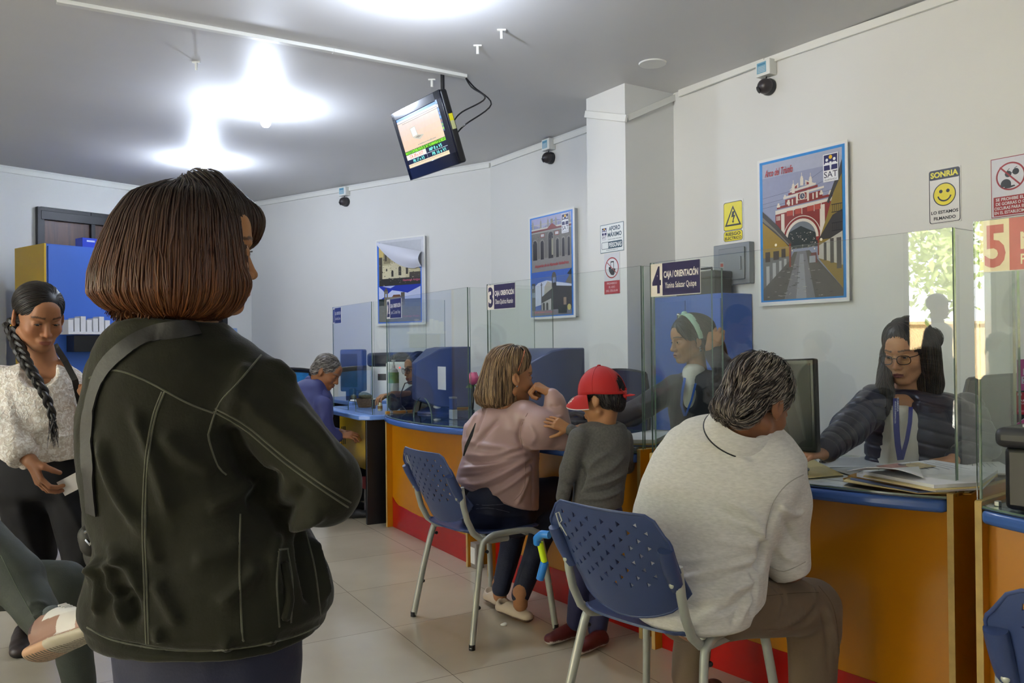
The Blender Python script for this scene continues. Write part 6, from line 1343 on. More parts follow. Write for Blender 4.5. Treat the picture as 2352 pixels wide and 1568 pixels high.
hairdo('hair', S, .0045, pj_, flJ, 3200, RNG.uniform(.06, .15, 3200), '#0f0b0a', dk('#120d0b', '#3d2c22'), n=12, off=(-.001, .004), rad=.0011, wob=.10, clump=24)
m_quilt = mat('navy_quilted_nylon', '#23263c', rough=.38, sheen=.1, var=.06, bump=.12, bscale=80)
S = SDF(); S.loft([ring(*r) for r in ((892, 2040, 2130, 3.17, .07), (905, 2005, 2180, 3.17, .11), (925, 1988, 2222, 3.17, .13), (970, 1986, 2240, 3.17, .14), (1030, 1994, 2240, 3.17, .14), (1100, 1996, 2240, 3.17, .14))], .02)
S.cap(P(2008, 925, 3.15), P(1950, 985, 3.02), .068, .062, .03); S.cap(P(1950, 985, 3.02), P(1902, 1030, 2.88), .060, .044, .02); S.cap(P(2222, 940, 3.2), P(2258, 1020, 3.1), .062, .058, .03); S.cap(P(2258, 1025, 3.1), P(2202, 1052, 2.97), .056, .042, .02)
S.cap(P(2076, 888, 3.07), P(2054, 1130, 2.99), .050, .062, .012, 's'); S.cap(P(2078, 884, 3.06), P(2066, 950, 3.01), .066, .05, .01, 's'); S.cap(h(0, -.02, -.14), h(0, .03, -.09), .052, .055, .008, 's')
V, F = S.mesh(.005, 5); N_q = normals(V, F); s_ = (V - P(2008, 925, 3.15)) @ unit(P(1902, 1030, 2.88) - P(2008, 925, 3.15)); arm = (V[:, 0] < P(1992, 960, 3.1)[0]); u_ = np.where(arm, s_ / .046, (V[:, 2] + .25 * V[:, 0] * (1)) / .050); V = V + N_q * (-.0065 * np.exp(-((np.abs(u_ - np.round(u_))) / .10) ** 2) + .003)[:, None]; V = folds(V, F, (), .006, 18, 7); qj = mesh_np('quilted_jacket', V, F, m_quilt, pj_)
S = SDF(); S.loft([ring(*r) for r in ((930, 2036, 2096, 3.09, .05), (960, 2020, 2098, 3.12, .10), (1100, 2010, 2100, 3.13, .11))], .02); cloth('white_blouse', S, .006, mat('cream_blouse', '#cfcbc0', rough=.7), pj_, [([(2045, 945), (2050, 1000), (2040, 1060)], .004, .006), ([(2070, 945), (2066, 1000), (2068, 1060)], .004, .006)], .004, 20)
ly = thing('lanyard', 'dark blue lanyard with white lettering over the cream blouse', 'lanyard', P(2060, 980, 2.98)); lp_ = [P(2058, 915, 3.03), P(2058, 950, 3.00), P(2059, 985, 2.99), P(2062, 1020, 2.985), P(2068, 1056, 2.98)]
obj('ribbon', ribbon(lp_, .020), mat('lanyard_navy', '#26307c', rough=.45), ly); obj('ribbon', ribbon([P(2092, 935, 3.03), P(2090, 970, 3.0), P(2083, 1010, 2.99), P(2071, 1054, 2.98)], .014), mat('lanyard_navy'), ly)
cd = Card(P(2065, 912, 2.988), (P(2064, 972, 2.975) - P(2065, 912, 2.988)), unit(P(2050, 940, 2.98) - P(2064, 940, 2.98)) * .018); cd.text('SERVICIO DE ADMINISTRACIÓN', .15, .50, 1.0, .85, '#d8dbe6', .01); cd.text('HUAMANGA', .0, .05, .55, .42, '#d8dbe6', .01); cd.build('lettering', ly)
S = SDF(); S.loft([ring(1120, 2000, 2230, YJ, .14), ring(1240, 2000, 2230, YJ, .16)], .02); legs_sdf(S, P(2110, 1220, YJ), .48, .09); cloth('trousers', S, .014, m_btr, pj_)

# ---------------- people by the street, mirrored in the glass
def simple_person(lb, x, y, fwd, top, hairc, shirt, trousers, hgt=1.66, seated=False, cap_=False):
    t = person_empty(lb, (x, y)); f = A(*unit(fwd), 0); sx = A(f[1], -f[0], 0); z0 = top; B = A(x, y, 0); h = Frame(B + Z3 * (z0 - .115), f, (0, 0, 1), 1.0); zs = z0 - .30; zh = z0 - .78
    S = head_sdf(h, neck=[(h(0, -.02, -.07), B + Z3 * (zs + .02), .055, .06)]); Vh, Fh = S.mesh(.006, 2); S = SDF(); S.cap(B + Z3 * (zs - .1), B + Z3 * zh, .11, .12)
    hands = []
    for s in (-1, 1):
        e_ = B + sx * s * .25 + Z3 * (zs - .30) - f * .03; w_ = e_ + f * .10 - Z3 * .20; S.cap(B + sx * s * .18 + Z3 * (zs - .05), e_, .045, .038); S.cap(e_, w_, .036, .026); hands.append((w_, s))
        if seated: kn = B + f * .42 + sx * s * .10 + Z3 * .48; S.cap(B + sx * s * .09 + Z3 * .50, kn, .07, .05); S.cap(kn, kn * A(1, 1, 0) + Z3 * .08, .05, .04)
        else: S.cap(B + sx * s * .09 + Z3 * zh, B + sx * s * .11 + Z3 * .08, .08, .045)
    Vb, Fb = S.mesh(.014, 2); S = SDF()
    for w_, s in hands: hand_sdf(S, w_, unit(f * .4 - Z3), sx * s, (.3, .4, .2), side=-s)
    Vq, Fq = S.mesh(.005, 1); sk = '#8a6044'; body('body', [(Vh, Fh), (Vb, Fb), (Vq, Fq)], sk, t, [head_colors(h, Vh, sk, '#7a4a40', '#1a120e'), flat_col(Vb, sk), flat_col(Vq, sk)]); eyes(h, t)
    S = SDF(); S.ell(h(0, -.014, .04), A(.082, .10, .086), h.R); S.ell(h(0, .11, -.04), A(.08, .08, .09), h.R, .01, 's'); V, F = S.mesh(.007); mesh_np('hair', V, F, m_hair, t, flat_col(V, hairc))
    S = SDF(); S.loft([(zh - .05, x, y, .17, .13), (zh + .2, x, y, .17, .12), (zs - .06, x, y, .21, .12), (zs, x, y, .17, .09), (zs + .03, x, y, .09, .07)], .02)
    for s in (-1, 1): e_ = B + sx * s * .25 + Z3 * (zs - .30) - f * .03; S.cap(B + sx * s * .18 + Z3 * (zs - .06), e_, .068, .055, .03); S.cap(e_, e_ + f * .08 - Z3 * .16, .052, .042)
    cloth('shirt', S, .012, mat('cloth_' + shirt[1:], shirt, rough=.8, bump=.2), t, (), .012, 9); S = SDF()
    for s in (-1, 1):
        if seated: kn = B + f * .42 + sx * s * .10 + Z3 * .50; S.cap(B + sx * s * .09 + Z3 * .54, kn, .095, .075, .03); S.cap(kn, kn * A(1, 1, 0) + Z3 * .08, .072, .055); shoe('shoe', kn * A(1, 1, 0) - f * .05, kn * A(1, 1, 0) + f * .2, t)
        else: S.cap(B + sx * s * .09 + Z3 * zh, B + sx * s * .11 + Z3 * .10, .105, .065, .03); shoe('shoe', B + sx * s * .11 - f * .07, B + sx * s * .11 + f * .19, t)
    cloth('trousers', S, .014, mat('cloth_' + trousers[1:], trousers, rough=.8), t)
    if cap_:
        c_ = thing('baseball_cap', 'dark peaked cap on the man mirrored in the glass', 'cap', h(0, 0, .1)); o_ = MB().ball(h(0, -.012, .055), (.088, .104, .090), 12, ax=(h.x, h.f, h.u)); obj('crown', o_, m_black, c_)
        obj('visor', MB().grid(lambda u, v: h(.075 * math.cos(PI * u) * (1 - .2 * v), .075 * math.sin(PI * u) * .6 + .05 + .085 * v * math.sin(PI * u) ** .5, .062 - .012 * v), 14, 4, thick=.004), m_black, c_)
simple_person('person in a cap and light shirt standing at the street opening, seen mirrored', -5.2, 1.28, (-.2, -1), 1.70, '#14100e', '#c9c9c4', '#2b2e38', cap_=True)
simple_person('person with cropped hair seated waiting, seen mirrored at the right edge', -2.45, 1.02, (1, .25), 1.30, '#15110f', '#5a5f66', '#24262c', seated=True)
chair('visitor_chair', 'blue chair under the waiting person who is seen mirrored', (-2.42, 1.02, 0), math.atan2(.25, 1) - PI / 2)
# ================================================================== posters, signs, screen, cabinets
m_alu = mat('aluminium', '#b5b8ba', rough=.35, metal=.7, var=.04)
def framed(name, lb, cat, TL, TR, BR, BL, n2, cc, thick, t3, n3):
    p = [PN(*q, n2, cc - thick - .004) for q in (TL, TR, BR, BL)]; t = thing(name, lb, cat, (p[0] + p[2]) / 2); w = ((p[1] - p[0]) @ t3 + (p[2] - p[3]) @ t3) / 2; hgt = (p[0][2] + p[1][2] - p[2][2] - p[3][2]) / 2
    c = sum(p) / 4; O = c - t3 * w / 2 + Z3 * hgt / 2
    obj('frame', MB().box(c + n3 * (thick / 2 + .003), (w + .01, thick, hgt + .01), (t3, n3, Z3)), m_alu, t, bevel=.002)
    obj('backing', MB().box(c + n3 * .0015, (w + .03, .003, hgt + .03), (t3, n3, Z3)), m_white, t)
    return t, O, t3 * w, -Z3 * hgt, Card(O, t3 * w, -Z3 * hgt, .00002)
def sat_logo(cd, u, v, s, asp=None, faded=False):
    a = cd.asp(); W_ = lambda x, y: (u + x * s, v + y * s * a); c = '#23205a'
    cd.rect(*W_(-.06, -.06), *W_(1.06, 1.75), '#e6e6ea'); cd.rect(*W_(0, 0), *W_(1, 1), c); cd.disc(*W_(.5, .17), .13 * s, '#e8b820')
    for x in (.22, .78): cd.disc(*W_(x, .33), .10 * s, '#e6e6ea'); cd.poly([W_(x - .20, .62), W_(x - .12, .5), W_(x + .12, .5), W_(x + .20, .62)], '#e6e6ea'); cd.disc(*W_(x, .95), .2 * s, c, a0=PI, a1=2 * PI)
    cd.rect(*W_(0, .60), *W_(1, .68), '#e6e6ea'); cd.disc(*W_(.5, .55), .10 * s, '#e6e6ea'); cd.poly([W_(.42, .6), W_(.58, .6), W_(.54, 1), W_(.46, 1)], '#e6e6ea')
    cd.text('SAT', *W_(0, 1.08), *W_(1, 1.48), '#33324a', .004); cd.text('HUAMANGA', *W_(.04, 1.56), *W_(.96, 1.68), '#6a6a78')
rg = np.random.default_rng(12)
# --- the arch
t, O, ux, uy, cd = framed('poster', 'large framed picture of a red and white arch over a wet street', 'poster', (1741, 372), (1939, 331), (1948, 689), (1750, 695), NW, NWALL, .03, T3, N3)
cd.rect(-.01, -.005, 1.01, 1.005, '#e2e2e6'); cd.rect(.005, .004, .995, .99, '#2b86d0'); cd.rect(.04, .022, .965, .978, '#8f95ad')
cd.rect(.04, .022, .965, .12, '#a9adc0'); cd.poly([(.04, .12), (.965, .12), (.965, .30), (.04, .30)], '#9296b0')
for y0, y1 in ((.20, .10), (.24, .19), (.27, .28)): cd.line([(.04, y0 + .06), (.45, y0 + .04), (.9, y1)], .003, '#55596a')
cd.poly([(.3, .60), (.3, .47), (.5, .42), (.72, .46), (.72, .60)], '#70777f'); cd.poly([(.3, .64), (.33, .53), (.5, .49), (.68, .55), (.72, .64)], '#2e3534')
for i in range(70): x_, y_ = rg.uniform(.36, .68), rg.uniform(.53, .64); cd.rect(x_, y_, x_ + rg.uniform(.006, .016), y_ + rg.uniform(.003, .008), ['#b9b2a6', '#8a8378', '#5b5550'][i % 3])
# arch body: red with white mouldings
def ring_poly(cx, cy, r0, r1, a0, a1, n=20): return [(cx + r1 * math.cos(a), cy + r1 * math.sin(a) * cd.asp()) for a in np.linspace(a0, a1, n)] + [(cx + r0 * math.cos(a), cy + r0 * math.sin(a) * cd.asp()) for a in np.linspace(a1, a0, n)]
RC, WC = '#86302a', '#d9cfc0'
acx, acy, ar = .51, .575, .165; hole = [(acx + ar * math.cos(a), acy + ar * math.sin(a) * cd.asp()) for a in np.linspace(PI, 2 * PI, 24)]
cd.poly([(.20, .385), (.83, .355), (.87, .37), (.87, .60), (acx + ar, .60)] + hole[::-1] + [(acx - ar, .60), (.20, .56)], RC)
cd.poly([(.20, .36), (.86, .335), (.86, .353), (.20, .388)], WC); cd.poly([(.22, .335), (.86, .31), (.86, .327), (.22, .352)], RC); cd.poly([(.32, .295), (.75, .275), (.75, .318), (.32, .335)], RC)
cd.poly(ring_poly(acx, acy, ar, ar + .028, PI, 2 * PI), WC); cd.poly(ring_poly(acx, acy, ar + .05, ar + .058, PI * 1.08, PI * 1.92), WC)
for x0, x1, y0, y1 in ((.27, .31, .39, .56), (.72, .775, .37, .60), (.355, .375, .30, .34), (.45, .47, .245, .335), (.58, .60, .24, .33), (.68, .70, .28, .32), (.40, .415, .30, .34), (.64, .655, .285, .325)): cd.rect(x0, y0, x1, y1, WC)
cd.poly([(.30, .275), (.77, .25), (.77, .263), (.30, .29)], WC); cd.poly([(.36, .255), (.70, .235), (.70, .25), (.36, .27)], RC); cd.poly([(.38, .24), (.68, .218), (.68, .232), (.38, .252)], WC)
cd.poly([(.37, .235), (.48, .195), (.48, .23)], WC); cd.poly([(.67, .222), (.56, .186), (.56, .222)], WC); cd.poly([(.40, .232), (.465, .208), (.465, .23)], RC); cd.poly([(.64, .220), (.575, .20), (.575, .22)], RC)
for x_, y_ in ((.42, .19), (.52, .15), (.62, .165)): cd.rect(x_ - .018, y_ + .02, x_ + .018, y_ + .07, WC); cd.disc(x_, y_ + .015, .014, WC); cd.rect(x_ - .003, y_ - .018, x_ + .003, y_ + .01, WC)
for x_, y_ in ((.24, .325), (.36, .315), (.74, .29), (.84, .30), (.32, .275)): cd.rect(x_ - .02, y_, x_ + .02, y_ + .015, WC); cd.disc(x_, y_ - .006, .012, WC)
cd.rrect(.465, .265, .585, .315, .01, WC); cd.rrect(.475, .27, .575, .311, .01, RC); cd.disc(.525, .291, .035, WC); cd.disc(.525, .291, .028, '#4a4e60'); cd.line([(.525, .278), (.525, .291), (.54, .297)], .005, WC)
for i in range(4): cd.rect(.215 + i * .012, .40, .222 + i * .012, .43, WC)
for x_ in (.34, .44, .58, .66): cd.rect(x_, .375 - (x_ - .34) * .04, x_ + .07, .41 - (x_ - .34) * .04, '#b04a3a'); cd.rect(x_ + .075, .372 - (x_ - .34) * .04, x_ + .082, .415 - (x_ - .34) * .04, WC)
# streets and houses either side
cd.poly([(.04, .39), (.36, .62), (.40, .80), (.04, .93)], '#9a7d2c'); cd.poly([(.04, .35), (.22, .46), (.40, .60), (.38, .625), (.20, .52), (.04, .43)], '#4a4640'); cd.poly([(.04, .39), (.20, .49), (.36, .60), (.36, .612), (.2, .505), (.04, .42)], '#7a7264')
cd.poly([(.04, .68), (.36, .685), (.38, .80), (.04, .93)], '#6a6a68'); cd.poly([(.965, .14), (.86, .33), (.80, .45), (.70, .62), (.70, .72), (.965, .93)], '#8a7430'); cd.poly([(.965, .10), (.94, .15), (.80, .36), (.82, .37), (.965, .19)], '#3c3a38'); cd.poly([(.965, .42), (.86, .45), (.70, .60), (.965, .60)], '#3a3634'); cd.poly([(.965, .56), (.70, .64), (.70, .72), (.965, .78)], '#b7b3a8')
for x0, x1, y0, y1 in ((.07, .13, .64, .71), (.17, .24, .64, .70), (.27, .32, .63, .69), (.08, .12, .74, .90), (.16, .20, .72, .86), (.24, .27, .71, .82), (.30, .33, .70, .78)): cd.rect(x0, y0, x1, y1, '#3b2c20' if y0 < .7 else '#a9a9a8')
for x0, x1, y0, y1 in ((.76, .79, .62, .74), (.83, .87, .60, .76), (.90, .95, .60, .80)): cd.rect(x0, y0, x1, y1, '#4d4844')
for y0 in (.50, .38): 
    for i in range(5): cd.rect(.86 + i * .022, y0, .864 + i * .022, y0 + .05, '#1c1a19')
    cd.rect(.85, y0, .965, y0 + .005, '#1c1a19'); cd.rect(.85, y0 + .05, .965, y0 + .055, '#1c1a19')
cd.poly([(.42, .66), (.60, .66), (.965, .93), (.965, .978), (.04, .978), (.04, .90), (.36, .72)], '#59554f'); cd.poly([(.46, .66), (.56, .66), (.66, .978), (.30, .978)], '#77777a'); cd.poly([(.49, .68), (.53, .68), (.56, .978), (.44, .978)], '#93949a')
for i in range(60): y_ = rg.uniform(.72, .97); x_ = .5 + rg.uniform(-.45, .42) * (y_ - .55) / .42; cd.rect(x_, y_, x_ + rg.uniform(.01, .05), y_ + .004, ['#8a8782', '#4a4743', '#a7a49c', '#3b3937'][i % 4])
cd.rect(.365, .60, .385, .76, '#8a3a26'); cd.rect(.695, .60, .71, .70, '#8a3a26')
for x_, y_ in ((.205, .597), (.735, .60), (.40, .65), (.66, .655)): cd.disc(x_, y_, .014 if y_ < .62 else .007, '#f2e8cc')
cd.poly([(.62, .68), (.68, .68), (.69, .75), (.61, .74)], '#6d3a34'); cd.rect(.60, .70, .67, .745, '#9ea2a8')
cd.text('Arco del Triunfo', .075, .065, .42, .115, '#b8322a', .012, .35, rise=.0); sat_logo(cd, .775, .055, .145)
cd.build('print', t)
# --- arcade over church
t, O, ux, uy, cd = framed('poster', 'narrow framed picture pair, stone arcade above a dark church', 'poster', (1217, 500), (1316, 481), (1320, 728), (1218, 727), NW, NWALL, .04, T3, N3)
cd.rect(0, 0, 1, 1, '#dfe0ea'); cd.rect(.01, .004, .985, .994, '#2f7fd8'); cd.rect(.045, .018, .955, .55, '#7f84b4'); cd.poly([(.045, .018), (.955, .018), (.955, .10), (.6, .06), (.3, .12), (.045, .07)], '#a9aace'); cd.rect(.045, .15, .955, .42, '#76726c'); cd.rect(.045, .42, .955, .55, '#8a8784')
cd.rect(.045, .135, .955, .15, '#7c2f2c'); cd.rect(.045, .12, .955, .135, '#c9c6bc'); cd.rect(.045, .155, .955, .165, '#a9a59c')
for i in range(24): cd.rect(.06 + i * .037, .085, .07 + i * .037, .12, '#bcb9b0')
cd.rect(.045, .08, .955, .087, '#bcb9b0')
for x_ in (.08, .27, .44, .62, .76, .92): cd.rect(x_ - .018, .06, x_ + .018, .12, '#98958c'); cd.disc(x_, .055, .014, '#98958c'); cd.rect(x_ - .004, .03, x_ + .004, .05, '#98958c')
cd.poly([(.42, .135), (.53, .09), (.64, .135)], '#8a3a34'); cd.rect(.50, .05, .55, .09, '#8a8468')
for x_, wd, y0 in ((.13, .10, .26), (.30, .075, .26), (.50, .11, .20), (.65, .06, .26), (.78, .055, .26), (.90, .05, .26)):
    cd.rect(x_ - wd / 2 - .015, y0, x_ + wd / 2 + .015, .43, '#8e8a82'); cd.disc(x_, y0 + .01, wd / 2 + .015, '#8e8a82'); cd.rect(x_ - wd / 2, y0 + .01, x_ + wd / 2, .43, '#2a2628'); cd.disc(x_, y0 + .012, wd / 2, '#2a2628')
cd.rect(.52, .24, .55, .40, '#a8a48c')
for x_ in (.31, .64): cd.rect(x_ - .05, .175, x_ + .05, .215, '#8e4a3c'); cd.rect(x_ - .037, .182, x_ + .037, .208, '#c4c4c8')
for i in range(80): x_, y_ = rg.uniform(.05, .93), rg.uniform(.17, .26); cd.rect(x_, y_, x_ + .02, y_ + .003, ['#625e58', '#8b877f'][i % 2])
cd.text('Arquerías de la Alameda Valdelirios', .12, .475, .90, .515, '#c03838', .012, .3); sat_logo(cd, .76, .035, .14)
cd.rect(.045, .55, .955, .982, '#4064b4'); cd.poly([(.045, .72), (.2, .66), (.4, .64), (.955, .70), (.955, .80), (.045, .90)], '#cdd3e6'); cd.poly([(.35, .70), (.42, .65), (.55, .68), (.55, .85), (.33, .85)], '#b9b2a4'); cd.poly([(.28, .80), (.55, .715), (.60, .70), (.955, .72), (.955, .93), (.26, .93)], '#33302f')
cd.rect(.52, .60, .62, .72, '#2e2c2e'); cd.disc(.57, .60, .045, '#5b5650'); cd.rect(.545, .62, .565, .67, '#9fb2d8'); cd.rect(.58, .62, .60, .67, '#9fb2d8'); cd.poly([(.955, .58), (.82, .68), (.955, .70)], '#6a6454'); cd.poly([(.955, .55), (.86, .60), (.955, .62)], '#23261f')
cd.rect(.045, .66, .13, .93, '#3a3a40'); cd.rect(.065, .68, .085, .71, '#b9c6de'); cd.rect(.065, .75, .085, .80, '#b9c6de'); cd.rect(.10, .75, .12, .80, '#b9c6de'); cd.line([(.28, .66), (.28, .86)], .02, '#3e3e44'); cd.line([(.25, .68), (.31, .68)], .008, '#3e3e44'); cd.poly([(.28, .86), (.5, .82), (.5, .94), (.28, .94)], '#b4b2ae')
for x_ in (.33, .41): cd.rect(x_ - .025, .875, x_ + .025, .93, '#2a2a2e'); cd.disc(x_, .875, .025, '#2a2a2e')
cd.rect(.045, .93, .955, .982, '#77757a'); cd.rect(.66, .90, .85, .97, '#24302a'); cd.disc(.90, .915, .04, '#c9bd6e'); cd.rect(.78, .82, .84, .89, '#9a846c'); cd.text('Iglesia Santo Domingo', .10, .935, .55, .965, '#c8506a', .012, .3); cd.build('print', t)
# --- curled church poster on the far wall
kw = unit(KK - CC); kn = A(-kw[1], kw[0]); kc = kn @ KK
t, O, ux, uy, cd = framed('poster', 'framed church pictures with its top corner curled down, far wall', 'poster', (862, 556), (971, 541), (977, 740), (870, 746), kn, kc, .035, kd3, kn3)
cd.rect(0, 0, 1, 1, '#c9cbd0'); cd.rect(.05, .03, .95, .97, '#b9bcc2'); U = .0
cd.poly([(.01, .02), (.06, .02), (.95, .33), (.95, .99), (.02, .99)], '#2f6fd8'); cd.poly([(.045, .05), (.9, .36), (.93, .36), (.93, .545), (.045, .545)], '#b3a983')
for x0, y0, x1, y1, c in ((.05, .06, .16, .20, '#c9b26a'), (.05, .20, .12, .54, '#4a4336'), (.12, .30, .30, .50, '#d2c9a4'), (.30, .27, .62, .48, '#cfc6a2'), (.62, .30, .90, .45, '#c2b992'), (.15, .15, .30, .28, '#8a8062'), (.05, .46, .93, .545, '#35332b'), (.70, .40, .93, .47, '#4a4438')): cd.rect(x0, y0, x1, y1, c)
for x_, y0, w_, y1 in ((.50, .345, .06, .43), (.34, .38, .045, .44), (.65, .36, .045, .42), (.215, .35, .03, .37), (.20, .16, .035, .25)): cd.rect(x_ - w_ / 2, y0, x_ + w_ / 2, y1, '#3a352c'); cd.disc(x_, y0, w_ / 2, '#3a352c')
for i in range(110): x_, y_ = rg.uniform(.06, .9), rg.uniform(.22, .54); cd.rect(x_, y_, x_ + rg.uniform(.008, .03), y_ + rg.uniform(.003, .010), ['#6e664c', '#e0d8b8', '#2c2a24', '#8f8666'][i % 4] if y_ < .45 else ['#22221d', '#6e6a54', '#a8a080', '#3c3c32'][i % 4])
cd.text('Huamanga Antigua', .56, .475, .92, .51, '#d06a80', .012, .3)
cd.rect(.045, .545, .93, .975, '#2338a4'); cd.poly([(.045, .55), (.14, .60), (.20, .66), (.045, .72)], '#c4cbe6'); cd.poly([(.20, .66), (.33, .60), (.52, .62), (.66, .64), (.93, .57), (.93, .72), (.2, .74)], '#c0c8e4'); cd.poly([(.12, .548), (.40, .548), (.30, .575)], '#b8c2e4')
cd.rect(.16, .60, .24, .78, '#7d7460'); cd.poly([(.155, .61), (.20, .565), (.245, .61)], '#5a5446'); cd.rect(.185, .64, .215, .68, '#9fb0dc'); cd.rect(.24, .68, .52, .78, '#8c7d64'); cd.poly([(.33, .68), (.36, .655), (.50, .655), (.52, .68)], '#6d4a34'); cd.rect(.52, .63, .60, .78, '#5d5646'); cd.rect(.045, .70, .16, .78, '#26302c')
cd.rect(.045, .78, .93, .975, '#71716c'); cd.rect(.60, .71, .93, .80, '#5f6a80')
for i in range(60): x_, y_ = rg.uniform(.05, .9), rg.uniform(.74, .96); cd.rect(x_, y_, x_ + .03, y_ + .004, ['#84847c', '#5a5a58', '#94948c'][i % 3])
cd.text('Huamanga Antigua', .56, .90, .90, .93, '#b06078', .012, .3); cd.build('print', t)
W3 = lambda u, v, o: O + ux * u + uy * v - kn3 * o
cl = MB().grid(lambda u, v: W3(.0 + .97 * u, .015 + .16 * u + (.02 + .19 * u * (1.15 - u) * 2.2) * v + .10 * u * v * (1 if u < .9 else .9), .006 + .05 * math.sin(PI * v) * u + .01 * u), 20, 8, thick=.0012); obj('curled_corner', cl, mat('poster_back', '#d5d7e2', rough=.5), t, smooth=60)
# --- small wall signs
def wall_sign(name, lb, TL, TR, BR, BL, c=NWALL, th=.003):
    p = [PN(*q, NW, c - th) for q in (TL, TR, BR, BL)]; t = thing(name, lb, 'sign', (p[0] + p[2]) / 2); w = ((p[1] - p[0]) @ T3 + (p[2] - p[3]) @ T3) / 2; hg = (p[0][2] + p[1][2] - p[2][2] - p[3][2]) / 2; cc_ = sum(p) / 4
    obj('sign_plate', MB().box(cc_ + N3 * th / 2, (w, th, hg), (T3, N3, Z3)), m_white, t); return t, Card(cc_ - T3 * w / 2 + Z3 * hg / 2, T3 * w, -Z3 * hg)
t, cd = wall_sign('warning_sign', 'yellow electric hazard sign with a black bolt in a triangle', (1660, 464), (1707, 456), (1708, 552), (1661, 556)); cd.rect(0, 0, 1, 1, '#dadad4')
cd.rrect(.04, .03, .96, .73, .09, '#15150f'); cd.rrect(.06, .045, .94, .715, .08, '#e3d514'); cd.poly([(.50, .12), (.90, .62), (.10, .62)], '#15150f'); cd.poly([(.50, .19), (.80, .58), (.20, .58)], '#e3d514'); cd.poly([(.47, .27), (.58, .26), (.54, .36), (.62, .36), (.52, .50), (.56, .50), (.50, .56), (.45, .50), (.48, .50), (.52, .40), (.42, .41)], '#15150f')
cd.rrect(.04, .74, .96, .99, .10, '#15150f'); cd.rrect(.06, .75, .94, .98, .09, '#e3d514'); cd.text('RIESGO', .14, .775, .86, .855, '#15150f', .03); cd.text('ELECTRICO', .10, .88, .90, .955, '#15150f', .03); cd.build('print', t)
t, cd = wall_sign('smile_sign', 'white sign with a yellow smiling face and black lettering', (2132, 392), (2206, 381), (2208, 508), (2134, 515)); cd.rect(0, 0, 1, 1, '#dedbd6'); cd.rrect(.02, .01, .98, .99, .07, '#1b1b20'); cd.rrect(.045, .02, .955, .98, .06, '#dedbd6'); cd.rrect(.02, .01, .98, .19, .07, '#1b1b20'); cd.text('SONRIA', .07, .045, .93, .155, '#e6d81c', .04)
cd.disc(.5, .475, .355, '#1b1b20', 40); cd.disc(.5, .475, .325, '#ead818', 40); cd.disc(.39, .415, .055, '#1b1b20'); cd.disc(.61, .415, .055, '#1b1b20'); cd.arc(.5, .47, .205, .045, '#1b1b20', .25, PI - .25, 20); cd.text('LO ESTAMOS', .08, .765, .92, .825, '#1b1b20', .03); cd.text('FILMANDO', .16, .875, .84, .935, '#1b1b20', .03); cd.build('print', t)
t, cd = wall_sign('prohibition_sign', 'red and white sign banning caps and dark glasses, right edge', (2275, 366), (2386, 348), (2388, 490), (2278, 499)); cd.rect(0, 0, 1, 1, '#8a1424'); cd.rect(.015, .012, .985, .988, '#d6d3da'); cd.rect(.05, .655, .95, .975, '#9c1018')
for i, s_ in enumerate(('SE PROHIBE EL USO', 'DE GORRAS O GAFAS', 'OSCURAS PARA ENTRAR', 'EN EL ESTABLECIMIENTO')): cd.text(s_, .10 if i < 2 else .07, .675 + i * .074, .90 if i < 2 else .93, .728 + i * .074, '#e0dada', .02)
cd.disc(.42, .33, .31, '#98101c', 44); cd.disc(.42, .33, .275, '#d6d3da', 44); cd.disc(.37, .29, .07, '#18181c'); cd.disc(.53, .265, .07, '#18181c'); cd.line([(.35, .24), (.40, .20)], .012, '#18181c'); cd.line([(.50, .21), (.56, .185)], .012, '#18181c'); cd.line([(.42, .28), (.48, .27)], .014, '#18181c')
cd.disc(.32, .455, .11, '#18181c', a0=PI, a1=2 * PI); cd.rect(.21, .45, .43, .50, '#18181c'); cd.poly([(.30, .50), (.50, .485), (.52, .505), (.40, .53), (.28, .525)], '#18181c'); cd.line([(.20, .16), (.63, .50)], .035, '#98101c'); cd.build('print', t)
t, cd = wall_sign('capacity_sign', 'white capacity sign on the column, the upper of two', (1378, 519), (1432, 507), (1433, 574), (1380, 583), Nc); cd.rect(0, 0, 1, 1, '#4a6878'); cd.rect(.015, .02, .985, .98, '#d6dcdc'); cd.rect(.03, .035, .97, .965, '#dfe3e2'); cd.text('AFORO', .38, .09, .86, .25, '#1c4254', .03); cd.text('MÁXIMO', .33, .27, .92, .46, '#1c4254', .03); cd.text('CAPACIDAD MÁXIMA', .34, .52, .92, .56, '#1c4254', .01)
cd.rrect(.06, .62, .94, .87, .03, '#1c4254'); cd.rrect(.075, .635, .35, .855, .02, '#dfe3e2'); cd.text('PERSONAS', .38, .66, .91, .83, '#dfe3e2', .03); cd.text('APROBADO POR DEFENSA CIVIL', .26, .90, .76, .93, '#1c4254'); sat_logo(cd, .08, .12, .2); cd.build('print', t)
t, cd = wall_sign('prohibition_sign', 'red and white sign banning phones, below the capacity sign', (1388, 584), (1423, 578), (1424, 673), (1388, 676), Nc); cd.rect(0, 0, 1, 1, '#cfd0d4'); cd.disc(.5, .36, .44, '#a83434', 36); cd.disc(.5, .36, .39, '#d6d7da', 36); cd.rrect(.42, .20, .64, .42, .03, '#1a1a20'); cd.rect(.45, .23, .61, .38, '#d6d7da'); cd.poly([(.30, .34), (.42, .33), (.44, .42), (.68, .38), (.74, .40), (.66, .52), (.60, .55), (.44, .53), (.32, .44)], '#1a1a20'); cd.line([(.20, .22), (.80, .50)], .035, '#a83434'); cd.rect(0, .68, 1, 1, '#b03036')
for i, s_ in enumerate(('PROHIBIDO', 'EL USO', 'DEL CELULAR')): cd.text(s_, (.18, .30, .12)[i], .715 + i * .09, (.82, .70, .88)[i], .765 + i * .09, '#e0c8c8', .01)
cd.build('print', t)
